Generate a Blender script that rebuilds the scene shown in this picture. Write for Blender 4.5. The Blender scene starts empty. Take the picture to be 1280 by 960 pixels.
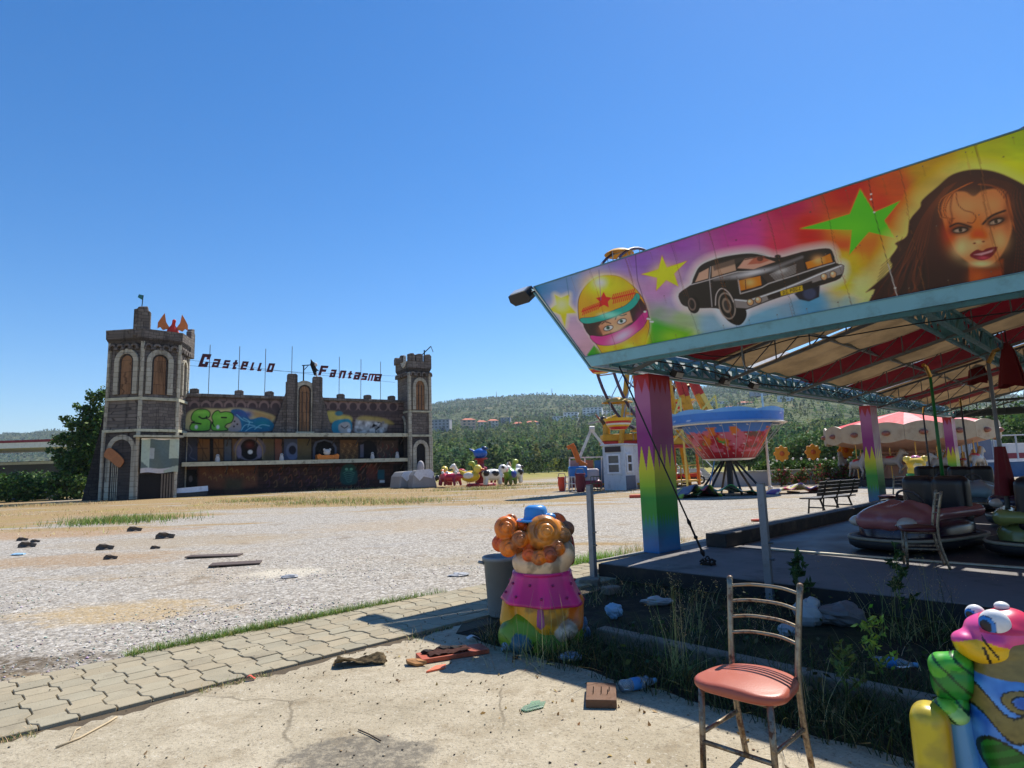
import bpy, math, random
import numpy as np
from mathutils import Vector, Matrix, noise as mnoise
random.seed(7); RNG = np.random.default_rng(7)
SC = bpy.context.scene; COL = SC.collection
R_ = math.radians

# ------------------------------------------------------------------ camera, sky, sun, exposure
FPX, HZ, ROLL, EYE = 770.0, 584.5, math.atan(.032), 1.5
PITCH = math.atan((HZ - 480) / FPX)
_F = np.array([0, math.cos(PITCH), math.sin(PITCH)]); _R0 = np.array([1., 0, 0]); _U0 = np.array([0, -math.sin(PITCH), math.cos(PITCH)])
_R = _R0 * math.cos(ROLL) - _U0 * math.sin(ROLL); _U = _U0 * math.cos(ROLL) + _R0 * math.sin(ROLL)
_C = np.array([0, 0, EYE])
cam = bpy.data.cameras.new('camera'); camo = bpy.data.objects.new('camera', cam); COL.objects.link(camo)
camo.matrix_world = Matrix(((_R[0], _U[0], -_F[0], 0), (_R[1], _U[1], -_F[1], 0), (_R[2], _U[2], -_F[2], EYE), (0, 0, 0, 1)))
cam.sensor_fit = 'HORIZONTAL'; cam.sensor_width = 36; cam.lens = FPX / 1280 * 36
cam.clip_start = .05; cam.clip_end = 20000
SC.camera = camo
SUN_AZ, SUN_EL = R_(37), R_(55)             # azimuth to the right of +Y
world = bpy.data.worlds.new('World'); SC.world = world; world.use_nodes = True
_nt = world.node_tree; _bg = _nt.nodes['Background']; _sky = _nt.nodes.new('ShaderNodeTexSky')
_sky.sky_type = 'NISHITA'; _sky.sun_disc = False; _sky.sun_elevation = SUN_EL; _sky.sun_rotation = SUN_AZ
_sky.altitude = 0; _sky.air_density = 1.0; _sky.dust_density = .1; _sky.ozone_density = 5.0
_hs = _nt.nodes.new('ShaderNodeHueSaturation'); _hs.inputs['Saturation'].default_value = 1.30; _hs.inputs['Hue'].default_value = .503; _nt.links.new(_sky.outputs[0], _hs.inputs['Color'])
_nt.links.new(_hs.outputs[0], _bg.inputs[0]); _bg.inputs[1].default_value = .102
sun = bpy.data.lights.new('sun', 'SUN'); suno = bpy.data.objects.new('sun', sun); COL.objects.link(suno)
sun.energy = 4.6; sun.angle = R_(.5); sun.color = (1, .95, .87)
SUN_DIR = Vector((math.sin(SUN_AZ) * math.cos(SUN_EL), math.cos(SUN_AZ) * math.cos(SUN_EL), math.sin(SUN_EL)))
suno.rotation_euler = SUN_DIR.to_track_quat('Z', 'Y').to_euler()
SC.view_settings.view_transform = 'Standard'; SC.view_settings.look = 'None'
SC.view_settings.exposure = .62; SC.view_settings.gamma = 1; SC.view_settings.use_curve_mapping = False

# ------------------------------------------------------------------ survey: where a line of sight meets a real plane
def ray(u, v): return _F + (u - 640) / FPX * _R - (v - 480) / FPX * _U
def G(u, v, z=0.):
    r = ray(u, v); return Vector(_C + r * ((z - EYE) / r[2]))
def D(u, v, y):
    r = ray(u, v); return Vector(_C + r * (y / r[1]))
def PROJ(p):
    q = np.asarray(p, float) - _C; w = q @ _F
    return np.stack([640 + FPX * (q @ _R) / w, 480 - FPX * (q @ _U) / w], -1)
class Frame:
    def __init__(s, o, ang):
        s.o = np.array(o, float); s.ang = R_(ang)
        s.a = np.array([math.cos(s.ang), math.sin(s.ang), 0]); s.b = np.array([-s.a[1], s.a[0], 0])
    def loc(s, q): q = np.asarray(q) - s.o; return np.array([q @ s.a, q @ s.b, q[2]])
    def W(s, x, y, z=0): return Vector(s.o + s.a * x + s.b * y + np.array([0, 0, z]))
    def _ray(s, u, v):
        r = ray(u, v); return s.loc(_C), np.array([r @ s.a, r @ s.b, r[2]])
    def Y(s, u, v, y): c, r = s._ray(u, v); return c + r * (y - c[1]) / r[1]
    def X(s, u, v, x): c, r = s._ray(u, v); return c + r * (x - c[0]) / r[0]
    def Z(s, u, v, z): c, r = s._ray(u, v); return c + r * (z - c[2]) / r[2]
    def px(s, P):                            # (N,3) local -> (N,2)
        P = np.asarray(P, float); return PROJ(s.o + P[:, :1] * s.a + P[:, 1:2] * s.b + P[:, 2:3] * np.array([0, 0, 1.]))
PV = Frame((1.37, 8.63, 0), -46)             # pavilion: x along its front, y to the back
CA = Frame((-29.5, 50, 0), 32.3)             # castle: x along its front, y into it

# ------------------------------------------------------------------ colour and materials
def S(r, g, b):
    f = lambda c: (c / 255 / 12.92) if c / 255 <= .04045 else ((c / 255 + .055) / 1.055) ** 2.4
    return (f(r), f(g), f(b))
def hx(h): return S(int(h[0:2], 16), int(h[2:4], 16), int(h[4:6], 16))
class NT:
    def __init__(s, name):
        s.m = bpy.data.materials.new(name); s.m.use_nodes = True; s.t = s.m.node_tree
        s.b = s.t.nodes['Principled BSDF']; s.tc = None
    def n(s, typ, **kw):
        o = s.t.nodes.new('ShaderNode' + typ)
        for k, v in kw.items():
            if hasattr(o, k) and not k.startswith('i_'): setattr(o, k, v)
        return o
    def put(s, sock, v):
        if isinstance(v, bpy.types.NodeSocket): s.t.links.new(v, sock)
        elif isinstance(v, (tuple, list)) and len(v) == 3 and sock.type == 'RGBA': sock.default_value = (*v, 1)
        else: sock.default_value = v
    def coord(s, kind='Object'):
        if not s.tc: s.tc = s.n('TexCoord')
        return s.tc.outputs[kind]
    def math(s, op, a, b=0., c=0., clamp=False):
        o = s.n('Math', operation=op); o.use_clamp = clamp
        s.put(o.inputs[0], a); s.put(o.inputs[1], b); s.put(o.inputs[2], c); return o.outputs[0]
    def noise(s, scale, detail=3, rough=.55, vec=None, dist=0):
        o = s.n('TexNoise'); s.put(o.inputs['Vector'], vec or s.coord()); s.put(o.inputs['Scale'], scale)
        s.put(o.inputs['Detail'], detail); s.put(o.inputs['Roughness'], rough); s.put(o.inputs['Distortion'], dist); return o.outputs[0]
    def voro(s, scale, vec=None, feature='F1', out=0, rnd=1):
        o = s.n('TexVoronoi', feature=feature); s.put(o.inputs['Vector'], vec or s.coord()); s.put(o.inputs['Scale'], scale)
        s.put(o.inputs['Randomness'], rnd); return o.outputs[out]
    def ramp(s, fac, lo, hi):                # smooth 0..1 between lo and hi
        o = s.n('MapRange', interpolation_type='SMOOTHSTEP'); s.put(o.inputs[0], fac)
        s.put(o.inputs[1], lo); s.put(o.inputs[2], hi); return o.outputs[0]
    def mix(s, fac, a, b, blend='MIX'):
        o = s.n('Mix', data_type='RGBA', blend_type=blend); s.put(o.inputs[0], fac); s.put(o.inputs[6], a); s.put(o.inputs[7], b)
        return o.outputs[2]
    def cramp(s, fac, stops):
        o = s.n('ValToRGB'); s.put(o.inputs[0], fac); e = o.color_ramp.elements
        while len(e) < len(stops): e.new(.5)
        for k, (p, c) in zip(e, stops): k.position = p; k.color = (*c, 1)
        return o.outputs[0]
    def bump(s, h, strength=.5, dist=.01):
        o = s.n('Bump'); s.put(o.inputs['Height'], h); o.inputs['Strength'].default_value = strength
        o.inputs['Distance'].default_value = dist; s.t.links.new(o.outputs[0], s.b.inputs['Normal']); return o.outputs[0]
    def base(s, c, rough=.6, metal=0., spec=.5):
        s.put(s.b.inputs['Base Color'], c); s.put(s.b.inputs['Roughness'], rough); s.put(s.b.inputs['Metallic'], metal)
        s.put(s.b.inputs['Specular IOR Level'], spec); return s.m
_MC = {}
def mat(name, rgb=None, rough=.6, metal=0., var=.18, scale=4., bump=.0, bscale=60., spec=.45, dirt=None, damt=.45, dscale=2.5, wear=None, wamt=.3):
    if name in _MC: return _MC[name]
    n = NT(name); f = n.noise(scale, 4)
    d = tuple(max(0, c * (1 - var)) for c in rgb); l = tuple(min(.95, c * (1 + var)) for c in rgb)
    c = n.mix(f, d, l)
    f2 = n.noise(scale * 9, 2); c = n.mix(n.math('MULTIPLY', n.ramp(f2, .45, .75), var * .8), c, d)
    rg = n.math('ADD', n.math('MULTIPLY', n.noise(scale * 2.3, 3), .25), rough - .12)
    if dirt:
        df = n.math('MULTIPLY', n.ramp(n.noise(dscale, 6, .7), .48, .72), damt); c = n.mix(df, c, dirt)
        rg = n.math('ADD', rg, n.math('MULTIPLY', df, .3))
    if wear:
        wf = n.ramp(n.noise(dscale * 5, 6, .75), .62 - wamt * .12, .66); c = n.mix(wf, c, wear)
    if bump: n.bump(n.noise(bscale, 4), bump, .01)
    _MC[name] = n.base(c, rg, metal, spec); return _MC[name]
def vmat(name, rough=.5, spec=.45, var=.2, dirt=(.05, .04, .03), damt=.25, scale=6., bump=.1, bscale=30, dscale=3.):
    if name in _MC: return _MC[name]
    n = NT(name); a = n.n('Attribute', attribute_name='Col')
    f = n.noise(scale, 4); c = n.mix(n.math('MULTIPLY', f, var), a.outputs[0], (0, 0, 0), 'MIX')
    if damt: c = n.mix(n.math('MULTIPLY', n.ramp(n.noise(dscale, 6, .7), .5, .75), damt), c, dirt)
    if bump: n.bump(n.noise(bscale, 4), bump, .01)
    _MC[name] = n.base(c, n.math('ADD', n.math('MULTIPLY', f, .3), rough - .15), 0, spec); return _MC[name]
def glassmat(name='window glass', rgb=(.02, .025, .03), rough=.08):
    if name in _MC: return _MC[name]
    n = NT(name); _MC[name] = n.base(n.mix(n.noise(3), rgb, tuple(c * 2 for c in rgb)), rough, 0, .8); return _MC[name]

# ------------------------------------------------------------------ mesh builder
class MB:
    def __init__(s): s.v = []; s.f = []; s.m = []; s.c = []; s.M = None; s.mi = 0; s.col = None
    def add(s, vs, fs, cols=None):
        o = len(s.v)
        if s.M is not None: vs = [tuple(s.M @ Vector(p)) for p in vs]
        s.v += [tuple(p) for p in vs]; s.f += [tuple(i + o for i in q) for q in fs]; s.m += [s.mi] * len(fs)
        s.c += list(cols) if cols is not None else [s.col or (1, 1, 1)] * len(vs)
        return s
    def box(s, c, d, rz=0, M=None):
        x, y, z = (k / 2 for k in d); T = Matrix.Translation(c) @ (M if M is not None else Matrix.Rotation(rz, 4, 'Z'))
        vs = [tuple(T @ Vector((a * x, b * y, e * z))) for e in (-1, 1) for a, b in ((-1, -1), (1, -1), (1, 1), (-1, 1))]
        return s.add(vs, [(3, 2, 1, 0), (4, 5, 6, 7), (0, 1, 5, 4), (1, 2, 6, 5), (2, 3, 7, 6), (3, 0, 4, 7)])
    def bar(s, p, q, w, h=None, up=(0, 0, 1)):
        p = Vector(p); q = Vector(q); d = q - p; L = d.length; d.normalize(); u = Vector(up)
        if abs(d.dot(u)) > .98: u = Vector((1, 0, 0))
        x = d.cross(u).normalized(); z = x.cross(d)
        M = Matrix((x, d, z)).transposed().to_4x4()
        return s.box((p + q) / 2, (w, L, h or w), M=M)
    def tube(s, pts, r, n=8, cap=True, closed=False):
        P = [Vector(p) for p in pts]; N = len(P); rr = r if isinstance(r, (list, tuple)) else [r] * N
        T = [((P[(i + 1) % N] if closed or i < N - 1 else P[i]) - (P[i - 1] if closed or i > 0 else P[i])).normalized() for i in range(N)]
        u = T[0].orthogonal().normalized(); vs = []
        for i in range(N):
            u = (u - T[i] * u.dot(T[i])); u = u.normalized() if u.length > 1e-6 else T[i].orthogonal().normalized()
            w = T[i].cross(u)
            vs += [P[i] + (u * math.cos(k * 2 * math.pi / n) + w * math.sin(k * 2 * math.pi / n)) * rr[i] for k in range(n)]
        fs = []
        for i in range(N if closed else N - 1):
            j = (i + 1) % N
            fs += [(i * n + k, i * n + (k + 1) % n, j * n + (k + 1) % n, j * n + k) for k in range(n)]
        if cap and not closed: fs += [tuple(range(n))[::-1], tuple((N - 1) * n + k for k in range(n))]
        return s.add(vs, fs)
    def lathe(s, prof, n=24, c=(0, 0, 0), a0=0, a1=2 * math.pi, sx=1, sy=1):
        full = abs(a1 - a0 - 2 * math.pi) < 1e-4; K = n if full else n + 1; vs = []; fs = []
        for r, z in prof:
            vs += [(c[0] + sx * r * math.cos(a0 + (a1 - a0) * k / n), c[1] + sy * r * math.sin(a0 + (a1 - a0) * k / n), c[2] + z) for k in range(K)]
        for i in range(len(prof) - 1):
            for k in range(n):
                k2 = (k + 1) % K; fs.append((i * K + k, i * K + k2, (i + 1) * K + k2, (i + 1) * K + k))
        return s.add(vs, fs)
    def ell(s, c, r, nu=14, nv=9, M=None, jit=0):
        if not isinstance(r, (tuple, list)): r = (r, r, r)
        vs = []; fs = []
        for i in range(nv + 1):
            t = math.pi * i / nv
            for k in range(nu):
                p = 2 * math.pi * k / nu; q = Vector((r[0] * math.sin(t) * math.cos(p), r[1] * math.sin(t) * math.sin(p), r[2] * math.cos(t)))
                if jit: q *= 1 + jit * mnoise.noise(q * 2.3 / max(r) + Vector(c))
                if M is not None: q = M @ q
                vs.append(Vector(c) + q)
        for i in range(nv):
            for k in range(nu): fs.append((i * nu + k, (i + 1) * nu + k, (i + 1) * nu + (k + 1) % nu, i * nu + (k + 1) % nu))
        return s.add(vs, fs)
    def prism(s, poly, t0, t1, axes=((1, 0, 0), (0, 0, 1), (0, 1, 0)), o=(0, 0, 0)):
        """poly in (e0,e1) plane, extruded from t0 to t1 along e2"""
        e0, e1, e2 = (Vector(a) for a in axes); o = Vector(o); n = len(poly)
        vs = [o + e0 * x + e1 * y + e2 * t for t in (t0, t1) for x, y in poly]
        return s.add(vs, [tuple(range(n)), tuple(range(n, 2 * n))[::-1]] + [(i, i + n, (i + 1) % n + n, (i + 1) % n) for i in range(n)])
    def grid(s, fn, nu, nv, cf=None):
        vs = [fn(i / nu, j / nv) for j in range(nv + 1) for i in range(nu + 1)]
        cols = [cf(i / nu, j / nv) for j in range(nv + 1) for i in range(nu + 1)] if cf else None
        return s.add(vs, [(j * (nu + 1) + i, j * (nu + 1) + i + 1, (j + 1) * (nu + 1) + i + 1, (j + 1) * (nu + 1) + i) for j in range(nv) for i in range(nu)], cols)
    def build(s, name, mats, parent=None, smooth=False, bevel=0, fix=True, seg=2):
        me = bpy.data.meshes.new(name); me.from_pydata([tuple(p) for p in s.v], [], s.f)
        mats = mats if isinstance(mats, (list, tuple)) else [mats]
        for m in mats: me.materials.append(m)
        if len(mats) > 1: me.polygons.foreach_set('material_index', s.m)
        if any(c != (1, 1, 1) for c in s.c[:1] + s.c[-1:] + s.c[len(s.c) // 2:len(s.c) // 2 + 1]) or s.col: put_col(me, np.array(s.c))
        return finish(name, me, parent, smooth, bevel, fix, seg)
def put_col(me, c):
    a = me.color_attributes.new('Col', 'FLOAT_COLOR', 'POINT'); n = len(me.vertices)
    a.data.foreach_set('color', np.concatenate([np.asarray(c, np.float32).reshape(n, 3), np.ones((n, 1), np.float32)], 1).ravel())
def finish(name, me, parent=None, smooth=False, bevel=0, fix=True, seg=2):
    if fix:
        import bmesh
        bm = bmesh.new(); bm.from_mesh(me); bmesh.ops.recalc_face_normals(bm, faces=bm.faces); bm.to_mesh(me); bm.free()
    if smooth: me.polygons.foreach_set('use_smooth', [True] * len(me.polygons))
    o = bpy.data.objects.new(name, me); COL.objects.link(o)
    if parent: o.parent = parent
    if bevel:
        b = o.modifiers.new('bevel', 'BEVEL'); b.width = bevel; b.segments = seg; b.limit_method = 'ANGLE'; b.angle_limit = R_(40)
    return o
def nmesh(name, V, Fq, mats, parent=None, col=None, smooth=False, mi=None):
    """fast mesh from arrays; Fq (M,k)"""
    V = np.asarray(V, np.float32); Fq = np.asarray(Fq, np.int32); me = bpy.data.meshes.new(name)
    me.vertices.add(len(V)); me.vertices.foreach_set('co', V.ravel()); k = Fq.shape[1]
    me.loops.add(Fq.size); me.loops.foreach_set('vertex_index', Fq.ravel())
    me.polygons.add(len(Fq)); me.polygons.foreach_set('loop_start', np.arange(0, Fq.size, k, dtype=np.int32))
    for m in (mats if isinstance(mats, (list, tuple)) else [mats]): me.materials.append(m)
    if mi is not None: me.polygons.foreach_set('material_index', np.asarray(mi, np.int32))
    me.update(calc_edges=True)
    if col is not None: put_col(me, col)
    if smooth: me.polygons.foreach_set('use_smooth', np.ones(len(Fq), bool))
    o = bpy.data.objects.new(name, me); COL.objects.link(o)
    if parent: o.parent = parent
    return o
def tag(o, label=None, cat=None, group=None, kind=None):
    if label: o['label'] = label
    if cat: o['category'] = cat
    if group: o['group'] = group
    if kind: o['kind'] = kind
    return o
def thing(name, label, cat, loc=(0, 0, 0), rz=0., group=None):
    o = bpy.data.objects.new(name, None); COL.objects.link(o); o.location = loc; o.rotation_euler = (0, 0, rz); o.empty_display_size = .2
    return tag(o, label, cat, group)
def pvthing(name, label, cat, x, y, z=0., rz=0., group=None): return thing(name, label, cat, PV.W(x, y, z), PV.ang + rz, group)
def dup(root, loc, rz=None, label=None, group=None, scale=None):
    r = root.copy(); COL.objects.link(r); r.location = loc
    if rz is not None: r.rotation_euler = (0, 0, rz)
    if label: r['label'] = label
    if group: r['group'] = group
    if scale: r.scale = (scale,) * 3
    def rec(a, b):
        for ch in list(a.children):
            c = ch.copy(); COL.objects.link(c); c.parent = b; rec(ch, c)
    rec(root, r); return r
# ------------------------------------------------------------------ smooth-blended solids (surface nets)
def sd_ell(P, c, r, M=None):
    q = P - np.array(c)
    if M is not None: q = q @ np.array(M)          # rows: world->local when M is local axes in columns
    r = np.array(r if hasattr(r, '__len__') else (r, r, r), float); k0 = np.linalg.norm(q / r, axis=-1); k1 = np.linalg.norm(q / (r * r), axis=-1)
    return k0 * (k0 - 1) / np.maximum(k1, 1e-6)
def sd_cap(P, a, b, r0, r1=None):
    a = np.array(a, float); b = np.array(b, float); r1 = r0 if r1 is None else r1; ba = b - a
    h = np.clip(((P - a) @ ba) / max(ba @ ba, 1e-9), 0, 1); return np.linalg.norm(P - a - h[..., None] * ba, axis=-1) - (r0 + (r1 - r0) * h)
def sd_box(P, c, h, r=.02, M=None):
    q = P - np.array(c)
    if M is not None: q = q @ np.array(M)
    q = np.abs(q) - (np.array(h) - r); return np.linalg.norm(np.maximum(q, 0), axis=-1) + np.minimum(q.max(-1), 0) - r
def sd_tor(P, c, R, r, M=None):
    q = P - np.array(c)
    if M is not None: q = q @ np.array(M)
    return np.hypot(np.hypot(q[..., 0], q[..., 1]) - R, q[..., 2]) - r
def rotm(ax, deg): return np.array(Matrix.Rotation(R_(deg), 3, ax))
def solid(prims, res, k=.02, cb=None):
    """prims: (fn(P), colour, [blend]); returns V, F, col"""
    lo = np.full(3, 1e9); hi = -lo
    big = 2.5; g = np.stack(np.meshgrid(*[np.linspace(-big, big, 36)] * 3, indexing='ij'), -1)
    d = np.min([p[0](g) for p in prims], 0); idx = np.argwhere(d < 5 / 35 * 1.0 + .02)
    lo = g[tuple(idx.min(0))] - .16; hi = g[tuple(idx.max(0))] + .16
    n = np.ceil((hi - lo) / res).astype(int) + 2
    P = np.stack(np.meshgrid(*[lo[i] + res * np.arange(n[i]) for i in range(3)], indexing='ij'), -1)
    acc = None
    for p in prims:
        d = p[0](P); kk = p[2] if len(p) > 2 and p[2] is not None else k
        if len(p) > 3 and p[3]:                     # carve
            acc = np.maximum(acc, -d); continue
        if acc is None: acc = d
        elif kk <= 0: acc = np.minimum(acc, d)
        else:
            h = np.maximum(kk - np.abs(acc - d), 0) / kk; acc = np.minimum(acc, d) - h * h * kk * .25
    s = acc < 0; nx, ny, nz = acc.shape
    cnt = np.zeros((nx - 1, ny - 1, nz - 1)); pos = np.zeros((nx - 1, ny - 1, nz - 1, 3))
    off = [(i, j, l) for i in (0, 1) for j in (0, 1) for l in (0, 1)]
    sl = lambda o: tuple(slice(o[i], acc.shape[i] - 1 + o[i]) for i in range(3))
    for a in off:
        for ax in range(3):
            if a[ax]: continue
            b = list(a); b[ax] = 1; b = tuple(b); fa = acc[sl(a)]; fb = acc[sl(b)]; x = (fa < 0) != (fb < 0)
            t = np.where(x, fa / np.where(x, fa - fb, 1), 0); q = np.zeros(pos.shape); q[...] = a; q[..., ax] = t
            pos += q * x[..., None]; cnt += x
    act = cnt > 0; ids = -np.ones(act.shape, int); ids[act] = np.arange(act.sum())
    cell = np.argwhere(act); V = lo + res * (cell + pos[act] / cnt[act][:, None]); F = []
    for ax in range(3):
        o1, o2 = [i for i in range(3) if i != ax]
        fa = np.moveaxis(acc, ax, 0); x = ((fa[:-1] < 0) != (fa[1:] < 0)); x = np.moveaxis(x, 0, ax)
        e = np.argwhere(x); e = e[(e[:, o1] > 0) & (e[:, o2] > 0) & (e[:, o1] < acc.shape[o1] - 1) & (e[:, o2] < acc.shape[o2] - 1)]
        sg = acc[tuple(e.T)] < 0; q = []
        for d1, d2 in ((-1, -1), (0, -1), (0, 0), (-1, 0)):
            c = e.copy(); c[:, o1] += d1; c[:, o2] += d2; q.append(ids[tuple(c.T)])
        q = np.stack(q, 1)
        flip = sg if ax != 1 else ~sg
        q[~flip] = q[~flip][:, ::-1]; F.append(q)
    F = np.concatenate(F); dv = np.stack([p[0](V) + (0 if not (len(p) > 3 and p[3]) else 9) for p in prims], 1)
    col = np.array([p[1] for p in prims])[dv.argmin(1)].astype(float)
    if cb: col = cb(V, col)
    return V, F, col
def solid_obj(name, prims, res, m, parent=None, k=.02, cb=None, smooth=True):
    V, F, c = solid(prims, res, k, cb); return nmesh(name, V, F, m, parent, c, smooth)
# ------------------------------------------------------------------ sign-painter: fills flat artwork as vertex colours
class Paint:
    def __init__(s, uv, col): s.p = np.asarray(uv, float); s.c = np.tile(np.array(col, float), (len(s.p), 1))
    def _mix(s, a, col): a = np.clip(a, 0, 1)[:, None]; s.c = s.c * (1 - a) + np.asarray(col) * a
    def sd(s, poly):
        P = s.p; A = np.array(poly, float); B = np.roll(A, -1, 0); d = np.full(len(P), 1e18); ins = np.zeros(len(P), bool)
        for a, b in zip(A, B):
            e = b - a; w = P - a; h = np.clip((w @ e) / max(e @ e, 1e-9), 0, 1); q = w - h[:, None] * e
            d = np.minimum(d, (q * q).sum(1)); c = ((a[1] > P[:, 1]) != (b[1] > P[:, 1])) & (P[:, 0] < (b[0] - a[0]) * (P[:, 1] - a[1]) / (b[1] - a[1] + 1e-12) + a[0]); ins ^= c
        return np.sqrt(d) * np.where(ins, -1, 1)
    def _in(s, A, m):
        A = np.array(A, float); lo, hi = A.min(0) - m, A.max(0) + m; return np.flatnonzero(((s.p >= lo) & (s.p <= hi)).all(1))
    def _sub(s, idx, fn):
        q = Paint.__new__(Paint); q.p = s.p[idx]; q.c = s.c[idx]; fn(q); s.c[idx] = q.c; return s
    def poly(s, poly, col, soft=.8, alpha=1., grow=0.):
        return s._sub(s._in(poly, soft + max(grow, 0) + 1), lambda q: q._mix(alpha * np.clip(.5 - (q.sd(poly) - grow) / soft, 0, 1), col))
    def line(s, pts, w, col, soft=.8, alpha=1.): return s._sub(s._in(pts, w + soft + 1), lambda q: q._line(pts, w, col, soft, alpha))
    def _line(s, pts, w, col, soft, alpha):
        d = np.full(len(s.p), 1e18); A = np.array(pts, float)
        for a, b in zip(A[:-1], A[1:]):
            e = b - a; v = s.p - a; h = np.clip((v @ e) / max(e @ e, 1e-9), 0, 1); q = v - h[:, None] * e; d = np.minimum(d, (q * q).sum(1))
        s._mix(alpha * np.clip(.5 - (np.sqrt(d) - w / 2) / soft, 0, 1), col); return s
    def blob(s, c, rx, ry, col, alpha=1., p=1., rot=0.):
        q = s.p - np.array(c); ca, sa = math.cos(rot), math.sin(rot); x = q[:, 0] * ca + q[:, 1] * sa; y = -q[:, 0] * sa + q[:, 1] * ca
        d = (x / rx) ** 2 + (y / ry) ** 2; s._mix(alpha * np.exp(-d ** p), col); return s
    def disc(s, c, rx, ry, col, soft=.8, rot=0., alpha=1.):
        q = s.p - np.array(c); ca, sa = math.cos(rot), math.sin(rot); x = q[:, 0] * ca + q[:, 1] * sa; y = -q[:, 0] * sa + q[:, 1] * ca
        d = (np.sqrt((x / rx) ** 2 + (y / ry) ** 2) - 1) * min(rx, ry); s._mix(alpha * np.clip(.5 - d / soft, 0, 1), col); return s
def smoothpts(P, n=6, closed=False):
    """Catmull-Rom through the points"""
    P = [np.array(p, float) for p in P]; N = len(P); out = []
    for i in range(N if closed else N - 1):
        a, b, c, d = (P[(i - 1) % N] if closed or i > 0 else P[i]), P[i], P[(i + 1) % N], (P[(i + 2) % N] if closed or i < N - 2 else P[(i + 1) % N])
        for k in range(n):
            t = k / n; out.append(.5 * (2 * b + (c - a) * t + (2 * a - 5 * b + 4 * c - d) * t * t + (3 * b - a - 3 * c + d) * t ** 3))
    if not closed: out.append(P[-1])
    return out
def fbm2(X, Y, sc, seed=0, oct=4):
    out = np.zeros(X.shape); amp = 1.; tot = 0
    rg = np.random.default_rng(seed)
    for o in range(oct):
        T = rg.random((64, 64)); x = X * sc * 2 ** o; y = Y * sc * 2 ** o; i = np.floor(x).astype(int); j = np.floor(y).astype(int)
        u = x - i; v = y - j; u = u * u * (3 - 2 * u); v = v * v * (3 - 2 * v); t = lambda a, b: T[a % 64, b % 64]
        out += amp * ((t(i, j) * (1 - u) + t(i + 1, j) * u) * (1 - v) + (t(i, j + 1) * (1 - u) + t(i + 1, j + 1) * u) * v); tot += amp; amp *= .5
    return out / tot
# ================================================================== SETTING
def leaf_quads(P, size, up=.3, asp=.6):
    """random leaf-sized quads at points P"""
    n = len(P); d = RNG.normal(size=(n, 3)); d /= np.linalg.norm(d, axis=1)[:, None]
    nn = RNG.normal(size=(n, 3)); nn[:, 2] += up; e = np.cross(d, nn); e /= np.linalg.norm(e, axis=1)[:, None] + 1e-9
    s = (size * (.6 + .8 * RNG.random(n)))[:, None] if np.isscalar(size) else size[:, None]
    V = np.stack([P - d * s, P + e * s * asp, P + d * s, P - e * s * asp], 1).reshape(-1, 3)
    return V, np.arange(4 * n).reshape(n, 4)
def blade_tris(P, h, w, lean, bend=.4, segs=3, az=None):
    """curved grass blades, two-sided strips"""
    n = len(P); h, w, lean = (np.broadcast_to(np.asarray(k, float), (n,)) for k in (h, w, lean)); a = RNG.random(n) * 2 * math.pi if az is None else az; dx, dy = np.cos(a), np.sin(a)
    V = np.zeros((n, segs * 2 + 1, 3)); t = np.linspace(0, 1, segs + 1)
    for i in range(segs + 1):
        off = lean * h * (t[i] * (1 - bend) + bend * t[i] ** 2 * 1.6); z = h * (t[i] - .35 * np.clip(lean, 0, 1.2) * t[i] ** 2)
        c = P + np.stack([dx * off, dy * off, z], 1)
        if i == segs: V[:, -1] = c
        else:
            ww = w * (1 - t[i] * .7) / 2; V[:, 2 * i] = c + np.stack([-dy * ww, dx * ww, 0 * ww], 1); V[:, 2 * i + 1] = c - np.stack([-dy * ww, dx * ww, 0 * ww], 1)
    k = segs * 2 + 1; base = np.arange(n)[:, None] * k; T = []
    for i in range(segs - 1):
        T += [base + np.array([[2 * i, 2 * i + 1, 2 * i + 3]]), base + np.array([[2 * i, 2 * i + 3, 2 * i + 2]])]
    T.append(base + np.array([[2 * segs - 2, 2 * segs - 1, 2 * segs]])); return V.reshape(-1, 3), np.concatenate(T), k
def rcol(n, cols, jit=.25):
    c = np.array(cols)[RNG.integers(0, len(cols), n)]; return np.clip(c * (1 + jit * (RNG.random((n, 1)) * 2 - 1)) * (1 + .1 * RNG.normal(size=(n, 3))), .002, .9)
def leafmat(name, rough=.6, trans=.25):
    if name in _MC: return _MC[name]
    n = NT(name); a = n.n('Attribute', attribute_name='Col'); n.base(a.outputs[0], rough, 0, .25)
    t = n.n('BsdfTranslucent'); n.put(t.inputs[0], a.outputs[0]); m = n.n('MixShader'); m.inputs[0].default_value = trans
    n.t.links.new(n.b.outputs[0], m.inputs[1]); n.t.links.new(t.outputs[0], m.inputs[2])
    n.t.links.new(m.outputs[0], n.t.nodes['Material Output'].inputs[0]); _MC[name] = n.m; return n.m
LEAF = leafmat('leaves'); GRASS = leafmat('grass blades', .55, .3)
BARK = mat('bark', (.09, .07, .05), .9, var=.4, scale=6, bump=.6, bscale=25)

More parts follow.
